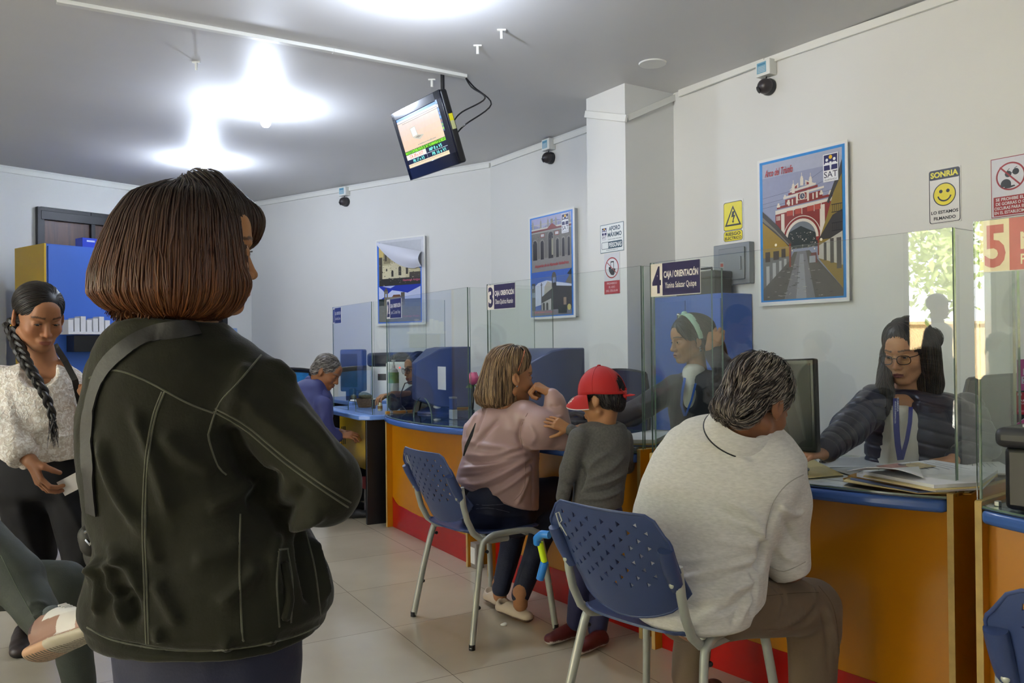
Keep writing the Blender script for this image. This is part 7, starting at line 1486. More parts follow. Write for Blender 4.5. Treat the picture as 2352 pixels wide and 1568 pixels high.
# --- electric panel, locker, toolbox
p0, p1 = PN(1640, 640, NW, NWALL - .05), PN(1722, 640, NW, NWALL - .05); zt, zb_ = PN(1680, 562, NW, NWALL)[2], PN(1680, 655, NW, NWALL)[2]; c = (p0 + p1) / 2; c[2] = (zt + zb_) / 2; c = c - N3 * .002; wd = abs((p1 - p0) @ T3); t = thing('electric_panel', 'grey electric panel box on the wall under the hazard sign', 'electric panel', c)
obj('box', MB().box(c + N3 * .025, (wd, .05, zt - zb_), (T3, N3, Z3)), m_grey, t, bevel=.004); obj('door', MB().box(c - N3 * .006 + T3 * .01, (wd * .72, .012, (zt - zb_) * .78), (T3, N3, Z3)), mat('grey_door', '#85898c', rough=.35, metal=.3), t, bevel=.004); obj('handle', MB().box(c - N3 * .015 + T3 * wd * .30, (.012, .014, .09), (T3, N3, Z3)), m_grey, t, bevel=.003)
cd = Card(c - N3 * .0125 - T3 * wd * .28 + Z3 * .02, T3 * .035, -Z3 * .11); cd.rect(0, 0, 1, 1, '#9a9a96'); cd.rect(.15, .1, .85, .3, '#a04030'); cd.rect(.15, .4, .85, .9, '#5a5a58'); cd.build('sticker', t)
m_lock = mat('blue_locker_paint', '#3d66b8', rough=.3, var=.03)
q3 = PN(1660, 800, NW, 4.055); q3[2] = 0; lh = P(1660, 672, q3[1])[2]; LD = -T3; LNn = N3; wl2 = .64; dp = .285; cen = q3 + LD * wl2 / 2 + LNn * dp / 2
t = thing('locker', 'tall blue metal locker behind the clerk with the headband', 'locker', cen)
obj('carcass', MB().box(cen + Z3 * (lh / 2), (wl2, dp, lh), (LD, LNn, Z3)), m_lock, t, bevel=.004)
for i in range(2):
    for z0, z1 in ((.06, .34), (.35, .92), (.93, lh - .03)):
        dr = obj('door', MB().box(q3 + LD * (wl2 * (.25 + .5 * i)) - LNn * .006 + Z3 * (z0 + z1) / 2, (wl2 / 2 - .012, .012, z1 - z0 - .008), (LD, LNn, Z3)), m_lock, t, bevel=.002)
        if z1 > 1:
            kx = q3 + LD * (wl2 * .5 + (.055 if i else -.055)) - LNn * .018 + Z3 * (z1 - .10); obj('knob', MB().ball(kx, (.016, .016, .016), 10), mat('chrome'), dr); obj('key', MB().tube([kx - LNn * .012, kx - LNn * .014 - Z3 * .05], .004, 6).ball(kx - LNn * .014 - Z3 * .06, (.012, .004, .016), 8), m_dark, dr)
tb = thing('toolbox', 'black toolbox with a yellow latch on top of the blue locker', 'toolbox', cen + Z3 * lh); tc_ = PN(1660, 650, NW, (cen[:2] @ NW)); tcx = cen + LD * -.02 + Z3 * lh
obj('box', MB().box(tcx + Z3 * .055, (.36, .17, .11), (LD, LNn, Z3)), m_black, tb, bevel=.008); obj('lid', MB().box(tcx + Z3 * .135, (.37, .18, .05), (LD, LNn, Z3)), m_dark, tb, bevel=.012); obj('latch', MB().box(tcx - LNn * .095 + Z3 * .12, (.035, .012, .05), (LD, LNn, Z3)), mat('amber_plastic', '#e0a010', rough=.4), tb, bevel=.003)
obj('carry_handle', MB().tube([tcx + LD * .08 + Z3 * .16, tcx + LD * .08 + Z3 * .185, tcx - LD * .08 + Z3 * .185, tcx - LD * .08 + Z3 * .16], .008, 8), m_black, tb)
cd = Card(tcx - LNn * .0865 - LD * (-.03) + Z3 * .09, -LD * .08, -Z3 * .05); cd.rect(0, 0, 1, 1, '#2460a0'); cd.rect(.1, .12, .9, .34, '#d8b428'); cd.rect(.5, .5, .9, .85, '#b8c4d0'); cd.build('sticker', tb)
# --- yellow and blue cabinet on the left
ck = P(101, 558, 7.4); ch_z = ck[2]; q3 = A(ck[0], ck[1], 0); CD = A(.61, .79, 0); CD = unit(CD); CN = A(-CD[1], CD[0], 0); t = thing('cabinet', 'tall cabinet with a yellow side and blue front behind the lace blouse', 'cabinet', q3); wl, dp = 1.55, .62; cen = q3 + CD * wl / 2 + CN * dp / 2
obj('side_panel', MB().box(q3 + CD * .009 + CN * dp / 2 + Z3 * ch_z / 2, (.018, dp, ch_z), (CD, CN, Z3)), m_yellow, t); obj('carcass', MB().box(cen + Z3 * ch_z / 2 + CD * .01, (wl - .02, dp - .02, ch_z - .002), (CD, CN, Z3)), mat('cabinet_blue', '#3f6cc8', rough=.4, var=.02), t)
for i in range(2):
    dr = obj('door', MB().box(q3 + CD * (.03 + (wl - .04) * (.25 + .5 * i)) - CN * -.002 + Z3 * (ch_z / 2 + .03), ((wl - .04) / 2 - .006, .018, ch_z - .10), (CD, CN, Z3)), mat('cabinet_blue'), t, bevel=.001)
    obj('handle', MB().box(q3 + CD * (.03 + (wl - .04) * (.5 + (.04 if i else -.04))) - CN * .018 + Z3 * 1.1, (.012, .02, .12), (CD, CN, Z3)), m_alu, dr, bevel=.002)
bx = thing('carton', 'small blue printed carton lying on top of the cabinet', 'box', q3 + CD * .75 + Z3 * ch_z); b0 = q3 + CD * .52 + CN * .12 + Z3 * ch_z
obj('box', MB().box(b0 + Z3 * .045, (.32, .14, .09), (CD, CN, Z3)), mat('blue_carton', '#1c3fc0', rough=.4), bx, bevel=.002); cd = Card(b0 - CN * .0705 - CD * .15 + Z3 * .085, CD * .30, -Z3 * .08); cd.rect(.45, .05, .95, .3, '#d04030'); cd.rect(.5, .45, .9, .6, '#c9d4f0'); cd.rect(.1, .2, .35, .4, '#c9d4f0'); cd.rect(.6, .7, .85, .9, '#e0e4f0'); cd.build('print', bx)
hd = thing('tray_organiser', 'white foam tray of cards on a black box, on the blue cabinet front', 'organiser', q3 + CD * .35 + Z3 * 1.4); tq = PN(200, 765, CN[:2], CN[:2] @ q3[:2] - .12); s_ = tq
obj('tray', MB().box(s_, (.42, .20, .025), (CD, CN, Z3)), mat('white_foam', '#d9dade', rough=.8), hd, bevel=.003)
obj('shelf_box', MB().box(s_ - Z3 * .095 + CD * .02, (.34, .15, .15), (CD, CN, Z3)), m_black, hd, bevel=.003); fm = MB()
for i in range(7): obj('card_stack', MB().box(s_ + CD * (-.17 + i * .055) + Z3 * (.065 + .008 * (i % 3)), (.045, .12, .11 + .016 * (i % 3)), (CD, CN, Z3)), mat('white_foam'), hd, bevel=.002)
tag(obj('blue_cloth', MB().grid(lambda u, v: LW(d1 + .06 + .10 * u + .05 * v * u, .05 + .02 * math.sin(u * 9), 1.50 - .95 * v), 12, 10, thick=.004), mat('pale_blue_cloth', '#9fb8dc', rough=.7)), 'pale blue cloth hanging beside the wooden door behind the bob hair', 'cloth')

# --- the hanging screen
KT = 1.12; cx, cy, cz = -.517 * KT, 5.0 * KT, 1.25 + 1.264 * KT; yaw, pit, tw, th_ = -1.004, .329, .643 * KT, .427 * KT; R3 = A(math.cos(yaw), math.sin(yaw), 0); n0 = A(math.sin(yaw), -math.cos(yaw), 0); TN = math.cos(pit) * n0 - math.sin(pit) * Z3; TU = math.cos(pit) * Z3 + math.sin(pit) * n0; TC = A(cx, cy, cz)
rol = -.023; R3, TU = math.cos(rol) * R3 + math.sin(rol) * TU, math.cos(rol) * TU - math.sin(rol) * R3
t = thing('hanging_screen', 'flat screen showing queue numbers hanging from the ceiling', 'screen', TC); axs = (R3, TN, TU)
obj('casing', MB().box(TC - TN * .028, (tw, .056, th_), axs), m_black, t, bevel=.016, seg=4); bz = MB(); m_bez = mat('glossy_bezel', '#14172a', rough=.15, var=.2, vscale=8)
for du, dv, w_, h_ in ((0, th_ / 2 - .028, tw, .056), (0, -th_ / 2 + .040, tw, .080), (-tw / 2 + .022, 0, .044, th_), (tw / 2 - .040, 0, .080, th_)): bz.box(TC + R3 * du + TU * dv + TN * .002, (w_, .014, h_), axs)
obj('bezel', bz, m_bez, t, bevel=.003); obj('back_bulge', MB().box(TC - TN * .075 - TU * .02, (tw * .7, .05, th_ * .6), axs), m_black, t, bevel=.02, seg=3)
sw_, sh_ = tw - .124, th_ - .136; sO = TC + R3 * (-tw / 2 + .044) + TU * (th_ / 2 - .056) + TN * .004; obj('panel', MB().box(sO + R3 * sw_ / 2 - TU * sh_ / 2 - TN * .001, (sw_, .002, sh_), axs), m_black, t)
cd = Card(sO, R3 * sw_, -TU * sh_); cd.rect(0, 0, 1, 1, '#cdb8a8'); cd.rect(0, 0, 1, .05, '#4a7fd0'); cd.rect(0, .05, 1, .10, '#c9bcb8'); cd.line([(0, .095), (1, .095)], .004, '#4a4a4a'); cd.line([(.12, .13), (1, .13)], .004, '#4a4a4a')
for i, c in enumerate(('#cbb8ac', '#ceb8a9', '#d2b8a4', '#d6b8a0', '#d8b79c')): cd.rect(0, .14 + i * .105, 1, .245 + i * .105, c)
cd.poly([(.27, .26), (.40, .25), (.42, .43), (.29, .45)], '#a9a99c'); cd.poly([(.28, .27), (.395, .26), (.41, .425), (.295, .44)], '#ded8d0'); cd.poly([(.29, .46), (.42, .43), (.56, .47), (.44, .53)], '#b8b4a4'); cd.poly([(.34, .465), (.42, .445), (.50, .47), (.42, .495)], '#8d8578'); cd.text('te mantienen en 4 sencillos pasos', .36, .60, .80, .635, '#5c7a80', .01)
cd.rect(0, .665, 1, .74, '#23501a'); cd.text('IMADO CONTRIBUYENTE: EL SAT HUAMANGA LE RECUE', 0, .675, 1, .73, '#8ff02a', .02); cd.rect(0, .74, 1, .93, '#12152f'); cd.rect(0, .74, .50, .835, '#e0cfc4'); cd.text('CA 39 » V17', .08, .755, .42, .82, '#e0603a', .01); cd.text('MP 8 » V5', .58, .755, .88, .82, '#7fe8d8', .02); cd.text('PR 17 » V3', .14, .855, .42, .92, '#7fe8d8', .02); cd.text('PR 16 » V1', .62, .855, .94, .92, '#7fe8d8', .02); cd.line([(0, .838), (1, .838)], .004, '#b8c0c8'); cd.line([(.50, .74), (.50, .93)], .004, '#b8c0c8'); cd.rect(0, .93, 1, 1, '#d8c4a4'); cd.line([(0, .955), (1, .955)], .003, '#8a7a60')
cd.build('picture', t, emit=.42, rough=.2)
cd = Card(TC + R3 * (tw / 2 - .074) + TU * (th_ / 2 - .05) + TN * .010, R3 * .024, -TU * .20); cd.rect(0, 0, 1, 1, '#17406a')
for i in range(8): cd.disc(.5, .07 + i * .12, .40, ['#3a7fd0', '#d8dce0', '#3a7fd0', '#2c66b8', '#3a8fe0', '#8a4a3a', '#7ab040', '#8fc83a'][i], 16)
cd.build('sticker', t); cd = Card(TC + R3 * (tw / 2 + .0035) + TU * .08 - TN * .012, -TN * .030, -TU * .10); cd.rect(0, 0, 1, .45, '#c9c020'); cd.rect(0, .45, 1, 1, '#a8a878'); cd.build('sticker', t)
obj('mount_plate', MB().box(TC - TN * .13 + TU * .12 + R3 * .06, (.14, .10, .10), axs), m_black, t, bevel=.01); mz = TC - TN * .15 + TU * .10 + R3 * .06; obj('mount_arm', MB().tube([mz, A(mz[0], mz[1], CEIL)], .014, 12), m_black, t)
e_ = PZ(1068, 173, CEIL)
for k_, (b1, b2) in enumerate(((.10, -.02), (.16, .04))):
    q0 = A(e_[0], e_[1], CEIL - .01); q3_ = TC - TN * .09 + R3 * (tw / 2 - .07) + TU * (.04 - .08 * k_); cbl = [q0, q0 + A(.05 + b2 * .3, -.03, -.08), (q0 + q3_) / 2 + A(.12 + b1 * .5, -.05, -.02), q3_ + R3 * .10 + A(0, 0, .03), q3_]; cc_ = []
    for i in range(4):
        p0_, p1_, p2_, p3_ = cbl[max(i - 1, 0)], cbl[i], cbl[i + 1], cbl[min(i + 2, 4)]
        for j in range(6): tt = j / 6; cc_.append(.5 * (2 * p1_ + (p2_ - p0_) * tt + (2 * p0_ - 5 * p1_ + 4 * p2_ - p3_) * tt ** 2 + (3 * p1_ - p0_ - 3 * p2_ + p3_) * tt ** 3))
    obj('cable', MB().tube(cc_ + [cbl[-1]], .005, 8), m_black, t)
# ================================================================== things on and behind the counters
m_paper = mat('office_paper', '#d9dadd', rough=.7, var=.02); m_manila = mat('manila_card', '#d9c68c', rough=.7, var=.04); m_folder = mat('amber_folder', '#b98a34', rough=.6, var=.05); m_bfold = mat('blue_grey_folder', '#5f6f96', rough=.5)
def sheet(name, lb, cat, px, z, th, m, g=None, curl=0., lines=0, parent=None):
    q = [PZ(x, y, z) for x, y in px]; w = MB(); c = sum(q) / len(q); k = len(q); vs = [a.copy() for a in q] + [a + Z3 * th for a in q]
    ar = sum(q[i][0] * q[(i + 1) % k][1] - q[(i + 1) % k][0] * q[i][1] for i in range(k)); up = list(range(k, 2 * k)); w.add(vs, [up if ar > 0 else up[::-1], (list(range(k))[::-1] if ar > 0 else list(range(k)))] + [((i, (i + 1) % k, k + (i + 1) % k, k + i) if ar > 0 else (k + i, k + (i + 1) % k, (i + 1) % k, i)) for i in range(k)])
    o = obj(name, w, m, parent)
    if parent is None: tag(o, lb, cat, g)
    if lines and k >= 4:
        a, b, c_, d = [q[i] + Z3 * (th + .0004) for i in (0, 1, 2, 3)]; lm = MB()
        for i in range(lines):
            v = .10 + .8 * i / lines; l0 = a + (d - a) * v; l1 = b + (c_ - b) * v; e = .08 + .2 * RNG.uniform(); lm.add([l0 + (l1 - l0) * .08, l0 + (l1 - l0) * (1 - e), l0 + (l1 - l0) * (1 - e) + (d - a) * .012, l0 + (l1 - l0) * .08 + (d - a) * .012], [(0, 1, 2, 3)] if np.cross(l1 - l0, d - a)[2] > 0 else [(3, 2, 1, 0)])
        obj('printed_lines', lm, mat('grey_ink', '#7d8290', rough=.7), o, smooth=0)
    return o
G = 'papers on the counter of the quilted jacket clerk'; zt_ = .7925
sheet('envelope', 'cream envelope in front of the bespectacled clerk, beside the polo shirt', 'envelope', [(1800, 1062), (1858, 1052), (1937, 1091), (1846, 1099), (1790, 1096)], zt_, .003, m_manila)
sheet('paper_sheet', 'printed form under the green pen', 'paper', [(1872, 1050), (2048, 1050), (2030, 1072), (1885, 1074)], zt_, .0015, m_paper, None, 0, 12)
sheet('paper_sheet', 'printed form between the pen form and the folder pile', 'paper', [(1900, 1076), (2092, 1069), (2060, 1086), (1958, 1092)], zt_, .0015, m_paper, None, 0, 8)
base = [(1938, 1104), (1975, 1090), (2115, 1078), (2290, 1100), (2225, 1132), (2105, 1137)]
rg = np.random.default_rng(5); z_ = zt_
for i, (m_, nm, cl_, th) in enumerate(((m_folder, 'folder', 'lowest amber folder of the pile with banknotes', .004), (m_manila, 'folder', 'manila folder second from the bottom of the banknote pile', .004), (m_bfold, 'folder', 'blue grey folder in the middle of the banknote pile', .005), (m_folder, 'folder', 'amber folder above the blue grey one in the banknote pile', .004), (m_paper, 'paper_bundle', 'thick bundle of sheets high in the banknote pile', .012), (m_manila, 'folder', 'manila folder just under the top bundle of the banknote pile', .003), (m_paper, 'paper_bundle', 'top bundle of printed sheets under the banknotes', .010))):
    j = rg.normal(0, 5, (6, 2)) * A(1.6, .5) + A(6 * i, -2.5 * i); px = [(x * (1 if i < 4 else .96) + a + (0 if i < 4 else 85), y * 1. + b + i * .3) for (x, y), (a, b) in zip(base, j)]
    px = [(min(max(x, 1936), 2292), max(y, 1062)) for x, y in px]; o = sheet(nm, cl_, 'folder' if nm == 'folder' else 'papers', px, z_, th, m_, None, 0, 10 if i == 6 else 0); z_ += th + .0006
cq = [PZ(1945, 1085, z_), PZ(2110, 1075, z_), PZ(2120, 1100, z_), PZ(1990, 1100, z_)]
crl = MB().grid(lambda u, v: (cq[0] * (1 - u) + cq[1] * u) * (1 - v) + (cq[3] * (1 - u) + cq[2] * u) * v + Z3 * (.004 + .030 * (1 - u) ** 2 * v + .018 * math.sin(u * PI) * v), 16, 10, thick=.002); tag(obj('paper_bundle', crl, m_paper, smooth=60), 'curling loose sheets lifted at the left of the banknote pile', 'papers')
nt_ = [('#b07a70', (2012, 1070), (2062, 1064), (2112, 1074), (2052, 1083)), ('#c0ae84', (2068, 1066), (2110, 1062), (2150, 1071), (2100, 1077))]
for k_, (c, *px) in enumerate(nt_): sheet('banknote', ('reddish banknote on the top bundle, the left of two' if k_ == 0 else 'tan banknote on the top bundle, the right of two'), 'banknote', px, z_ + .002 + .001 * k_, .001, mat('note_' + c[1:], c, rough=.6, var=.3, vscale=60))
a_ = PZ(2072, 1068, z_ + .006); tag(obj('coin', MB().lathe([(.012, 0), (.012, .0025)], a_, 20), mat('chrome')), 'small silver coin on the banknotes', 'coin')
px = [(2142, 1077), (2165, 1067), (2290, 1063), (2318, 1077), (2308, 1090), (2222, 1090)]
for i in range(3): sheet('paper_bundle', ('bottom', 'middle', 'top')[i] + ' bundle of the small paper pile behind the right glass edges', 'papers', [(x + 2 * i, y) for x, y in px], zt_ + i * .006, .0055, (m_bfold, m_paper, m_paper)[i], None, 0, 10 if i == 2 else 0)
pn = thing('marker_pen', 'green and black marker lying on the form', 'pen', PZ(1900, 1054, .80)); p0, p1, p2 = PZ(1884, 1060, .802), PZ(1894, 1058, .802), PZ(1921, 1047, .802); obj('barrel', MB().tube([p1, p2], .0065, 12), mat('green_plastic', '#3f8a34', rough=.3), pn); obj('pen_cap', MB().tube([p0, p1 * .9 + p0 * .1, p1], [.005, .008, .008], 12), m_black, pn)
# counter with the boy: paper stack
for i in range(5): sheet('paper_bundle', ('lowest manila folder of the stack behind the boy', 'blue card in the stack behind the boy', 'manila folder above the blue card behind the boy', 'white bundle high in the stack behind the boy', 'topmost white bundle in the stack behind the boy')[i], 'papers', [(1440 - i, 1018 - i * 4), (1500, 1002 - i * 3), (1548, 1008 - i * 4), (1505, 1030 - i * 4), (1450, 1030 - i * 4)], zt_ + i * .009, .0085, (m_folder, m_bfold, m_manila, m_paper, m_paper)[i])
# screens and monitors
m_scr = mat('dark_glossy_screen', '#0c0c0c', rough=.38, var=.2, vscale=3, spec=.3)
def slab_quad(TL, TR, BR, BL, th):
    TL, TR, BR, BL = [np.asarray(q, float) for q in (TL, TR, BR, BL)]; x = unit((TR - TL) + (BR - BL)); y = unit((TL - BL) + (TR - BR)); n = unit(np.cross(x, y)); y = np.cross(n, x); c = (TL + TR + BR + BL) / 4
    return c, x, y, n, (np.linalg.norm(TR - TL) + np.linalg.norm(BR - BL)) / 2, (np.linalg.norm(TL - BL) + np.linalg.norm(TR - BR)) / 2
c, x, y, n, w_, h_ = slab_quad(P(1668, 826, 3.06), P(1862, 828, 2.84), P(1884, 1034, 2.80), P(1690, 1036, 3.02), .03)
if n @ CAMN(c) < 0: n = -n
t = thing('monitor', 'black monitor beside the head of the polo shirt man', 'monitor', A(c[0], c[1], .79)); obj('casing', MB().box(c - n * .018, (w_, h_, .036), (x, y, n)), m_black, t, bevel=.006); obj('screen', MB().box(c + n * .0005, (w_ - .03, h_ - .035, .002), (x, y, n)), m_scr, t)
obj('stand', MB().tube([c - n * .03 - y * .1, A(c[0], c[1], .82) - n * .06, A(c[0], c[1], .795) - n * .06], [.02, .02, .03], 12), m_black, t); obj('stand_base', MB().lathe([(.10, 0), (.10, .008), (.03, .016)], A(c[0] - n[0] * .06, c[1] - n[1] * .06, .791), 24), m_black, t)
m_crt = mat('blue_grey_casing', '#2c3a66', rough=.4, var=.05)
def crt(lb, px, ztop, Yc, ang, w=.40, paper=False, sticker=False, zb=.792):
    c = P(px, 850, Yc); f = A(math.cos(ang), math.sin(ang), 0); s = A(-f[1], f[0], 0); hgt = ztop - zb - .04; t = thing('monitor', lb, 'monitor', A(c[0], c[1], zb)); B0 = A(c[0], c[1], zb + .04)
    vs = []
    for d_, ww, hh in ((-.16, .24, .60), (-.02, .82, .95), (.06, 1., 1.), (.20, 1., 1.)):
        for a_, b_ in ((-1, 0), (1, 0), (1, 1), (-1, 1)): vs.append(B0 + f * d_ + s * a_ * w / 2 * ww + Z3 * hgt * (b_ if hh == 1 else (b_ * hh + (1 - hh) * .35)))
    fs = [(3, 2, 1, 0)] + [(i * 4 + j, i * 4 + (j + 1) % 4, (i + 1) * 4 + (j + 1) % 4, (i + 1) * 4 + j) for i in range(3) for j in range(4)] + [(12, 13, 14, 15)]
    obj('casing', MB().add(vs, fs), m_crt, t, bevel=.008); obj('foot', MB().lathe([(.13, 0), (.13, .012), (.06, .04)], A(c[0], c[1], zb), 24), m_crt, t)
    if paper:
        q0 = P(1012, 868, Yc - .16); obj('taped_paper', MB().box(q0, (.16, .0025, .155), (D2, M2, Z3)), m_paper, t)
    if sticker: cd = Card(B0 - f * .165 + s * .04 + Z3 * hgt * .55, -s * .05 * 1, -Z3 * .10); cd.rect(0, 0, 1, 1, '#c9c4c8'); cd.rect(0, .05, 1, .3, '#a03a40'); cd.rect(0, .5, 1, .8, '#a03a40'); cd.build('sticker', t)
    return t
aw = math.atan2(.545, .838)
crt('dark blue monitor seen from behind, right of the highlighted hair', 1238, 1.232, 4.72, aw + .1, .34, sticker=True)
crt('dark blue monitor with a paper taped to it, before the round glasses clerk', 1000, 1.245, 5.72, aw - .1, .32, paper=True)
q_ = P(812, 850, 7.5); t = thing('monitor', 'dark blue monitor behind the furthest glass screen', 'monitor', A(q_[0], q_[1], .775)); fx = unit(A(.9, -.15, 0)); fn = A(fx[1], -fx[0], 0)
obj('casing', MB().box(A(q_[0], q_[1], 1.04), (.22, .11, .38), (fx, fn, Z3)), m_crt, t, bevel=.015); obj('screen', MB().box(A(q_[0], q_[1], 1.04) - fx * .02 + fn * .056, (.15, .004, .30), (fx, fn, Z3)), m_scr, t); obj('stand', MB().box(A(q_[0], q_[1], .815), (.12, .10, .09), (fx, fn, Z3)), m_crt, t, bevel=.01)
# office chairs
m_mesh = mat('chair_mesh', '#1a1c22', rough=.7, bump=.8, bscale=400, var=.3, vscale=120)
def office_chair(lb, x, y, rz, m1, ztop=1.05, w=.46, sheetc=None):
    t = thing('office_chair', lb, 'chair', (x, y, 0), rz, group='office chairs behind the counters'); L = lambda a, b, c: A(a, b, c)
    bk = lambda u, v: L((u - .5) * w * (1 - .12 * (2 * v - 1) ** 2), -.24 - .05 * v + .07 * (2 * u - 1) ** 2, .56 + (ztop - .56) * v + .02 * (1 - (2 * u - 1) ** 2) * v)
    o = obj('backrest', MB().grid(bk, 18, 16, thick=.02), m1, t, local=True, smooth=60); rim = [bk(u, 1) for u in np.linspace(0, 1, 12)] + [bk(1, v) for v in np.linspace(1, 0, 10)] + [bk(u, 0) for u in np.linspace(1, 0, 12)] + [bk(0, v) for v in np.linspace(0, 1, 10)]
    obj('back_rim', MB().tube(rim, .014, 8), m_black, o, local=True); obj('seat', MB().box((0, .02, .455), (.48, .46, .06)), m1, t, local=True, bevel=.02, seg=3); obj('back_bar', MB().tube([(0, -.27, .7), (0, -.28, .5), (0, -.12, .42)], .02, 8), m_black, t, local=True)
    obj('column', MB().lathe([(.03, 0.06), (.03, .30), (.02, .30), (.02, .43)], (0, 0, 0), 14), m_dark, t, local=True)
    for i in range(5): a = i * 2 * PI / 5; obj('base_leg', MB().tube([(0, 0, .09), (.26 * math.cos(a), .26 * math.sin(a), .065)], [.022, .015], 8), m_black, t, local=True); obj('castor', MB().ball((.27 * math.cos(a), .27 * math.sin(a), .03), (.028, .028, .03), 8), m_black, t, local=True)
    if sheetc: obj('back_cover', MB().grid(lambda u, v: bk(.1 + .8 * u, .55 + .4 * v) - A(0, .028, 0), 10, 6, thick=.003), mat('blue_print', sheetc, rough=.4, var=.3, vscale=12), t, local=True)
    return t
dirI = lambda a: a
office_chair('black mesh office chair of the quilted jacket clerk', 2.06, 3.42, 2.35, m_mesh, 1.07, .50)
office_chair('dark office chair of the round glasses clerk', -.62, 6.62, 2.3, mat('dark_blue_fabric', '#222b4a', rough=.8), 1.0)
office_chair('dark office chair behind the boy and the red cap', .62, 5.08, 2.9, mat('dark_blue_fabric'), 1.06, .40)
office_chair('black chair with a blue printed cover left of the blue shirt man', P(640, 900, 6.9)[0], 6.9, .5, m_black, 1.06, .50, '#2a7fc0')
office_chair('black office chair of the clerk with the headband', 1.03, 4.22, 2.2, m_black, .86, .44)
# photocopier
q_ = P(950, 850, 7.9); t = thing('photocopier', 'white and black photocopier behind the furthest counters', 'photocopier', A(q_[0], q_[1], 0)); fx = unit(A(.95, -.2, 0)); fn = A(fx[1], -fx[0], 0); B_ = A(q_[0], q_[1], 0)
obj('cabinet', MB().box(B_ + Z3 * .34, (.60, .55, .68), (fx, fn, Z3)), m_white, t, bevel=.01); obj('body_unit', MB().box(B_ + Z3 * .88, (.66, .58, .38), (fx, fn, Z3)), m_white, t, bevel=.015); obj('lid', MB().box(B_ + Z3 * 1.13, (.72, .60, .13), (fx, fn, Z3)), m_dark, t, bevel=.03, seg=3); obj('paper_slot', MB().box(B_ + Z3 * .97 + fn * .291, (.5, .004, .06), (fx, fn, Z3)), m_black, t)
q_ = P(925, 860, 7.2); t = thing('water_dispenser', 'small white appliance with a red light behind the second counter', 'appliance', A(q_[0], q_[1], 0)); obj('housing', MB().box(A(q_[0], q_[1], .56), (.22, .26, 1.12), (fx, fn, Z3)), m_white, t, bevel=.02, seg=3); obj('indicator', MB().ball(A(q_[0], q_[1], 1.07) + fn * .132 + fx * .02, .006, 8), mat('red_lamp', '#ff3020', emit=3), t)
obj('top_panel', MB().box(A(q_[0], q_[1], 1.13), (.18, .20, .02), (fx, fn, Z3)), m_dark, t, bevel=.005)
# bottle of sanitiser, second counter, left
def bottle(name, lb, px, py, z, prof, mats_, extra=None): 
    b0 = PZ(px, py, z); t = thing(name, lb, 'bottle', b0); 
    for nm, pr, m_ in prof: obj(nm, MB().lathe(pr, b0, 24), m_, t)
    return b0, t
m_clearp = mat('cloudy_plastic', '#cfd6d8', rough=.2, spec=.6)
b0, t = bottle('sanitiser_bottle', 'tall white dispenser bottle with green label at the second counter', 905, 938, .79, [('bottle_body', [(.036, 0), (.04, .01), (.04, .10)], mat('dark_red_plastic', '#4a2028', rough=.3)), ('upper_body', [(.038, .10), (.038, .26), (.030, .29), (.012, .30), (.012, .32)], m_clearp), ('label', [(.0392, .19), (.0392, .27)], mat('green_label', '#6f9a50', rough=.5, var=.3, vscale=30)), ('pump', [(.006, .32), (.006, .35), (.016, .352), (.016, .362)], m_white)], None)
bottle('glue_bottle', 'small cream bottle at the end of the black legged desk', 873, 943, .77, [('bottle_body', [(.016, 0), (.018, .005), (.018, .045), (.012, .055), (.007, .062), (.004, .075)], mat('cream_plastic', '#d9d2a8', rough=.4)), ('label', [(.0183, .015), (.0183, .038)], mat('cream_label', '#b8864a', rough=.5, var=.4, vscale=60))], None)
b0, t = bottle('water_bottle', 'clear plastic bottle left of the polo shirt man', 1655, 1000, .79, [('bottle_body', [(.030, 0), (.033, .01), (.033, .11), (.028, .15), (.012, .185), (.012, .20)], glass_mat('clear_plastic', '#dfe6ea', base=.08)), ('label', [(.0335, .03), (.0335, .08)], mat('blue_label', '#33426a', rough=.5)), ('bottle_cap', [(.014, .20), (.014, .22)], m_white)], None)
b0 = PZ(1612, 992, .79); t = thing('paper_roll', 'white paper cup with a black band beside the polo collar', 'cup', b0); b0 = b0 + Z3 * .0; obj('cup_body', MB().lathe([(.030, .05), (.040, .13), (.042, .16)], b0, 24), m_white, t); obj('black_band', MB().lathe([(.0345, .075), (.0395, .125)], b0, 24), m_black, t); obj('cup_base', MB().lathe([(.05, 0), (.05, .012), (.03, .05)], b0, 24), m_white, t)
# basket and small things, first desk
b0 = PZ(838, 935, .77); t = thing('small_basket', 'brown wicker basket of oddments on the black legged desk', 'basket', b0); obj('basket_body', MB().lathe([(.05, 0), (.065, .05), (.07, .07), (.062, .07), (.055, .01)], b0, 24), mat('wicker', '#9a7650', rough=.8, bump=.8, bscale=120, var=.3, vscale=60), t)
S = SDF(); [S.ell(b0 + A(RNG.normal() * .03, RNG.normal() * .03, .08 + RNG.uniform(0, .02)), .022) for _ in range(9)]; V, F = S.mesh(.006); mesh_np('dried_flowers', V, F, mat('dried_flowers', '#8c8a68', rough=.9, bump=1, bscale=90, var=.4, vscale=40), t)
tag(obj('black_holder', MB().box(PZ(810, 922, .77) + Z3 * .06, (.12, .03, .12), (E3, G3, Z3)), m_black, bevel=.01), 'black document holder on the black legged desk', 'holder')
tag(obj('folded_paper', MB().box(PZ(822, 925, .77) + Z3 * .02, (.16, .05, .012), (unit(E3 + G3 * .3), unit(G3 - E3 * .3), Z3)), m_paper, bevel=.003), 'folded white papers next to the black document holder', 'papers')
tag(obj('dark_tube', MB().lathe([(.016, 0), (.016, .07)], PZ(858, 938, .77), 16), mat('plum_plastic', '#3a2c44', rough=.4)), 'dark plum tube beside the cream glue bottle', 'container')
tag(obj('paper_bundle', MB().box(F1(-.62, .5, .777), (.25, .25, .008), (E3, G3, Z3)), m_paper), 'white papers on the blue side desk by the far monitor', 'papers')
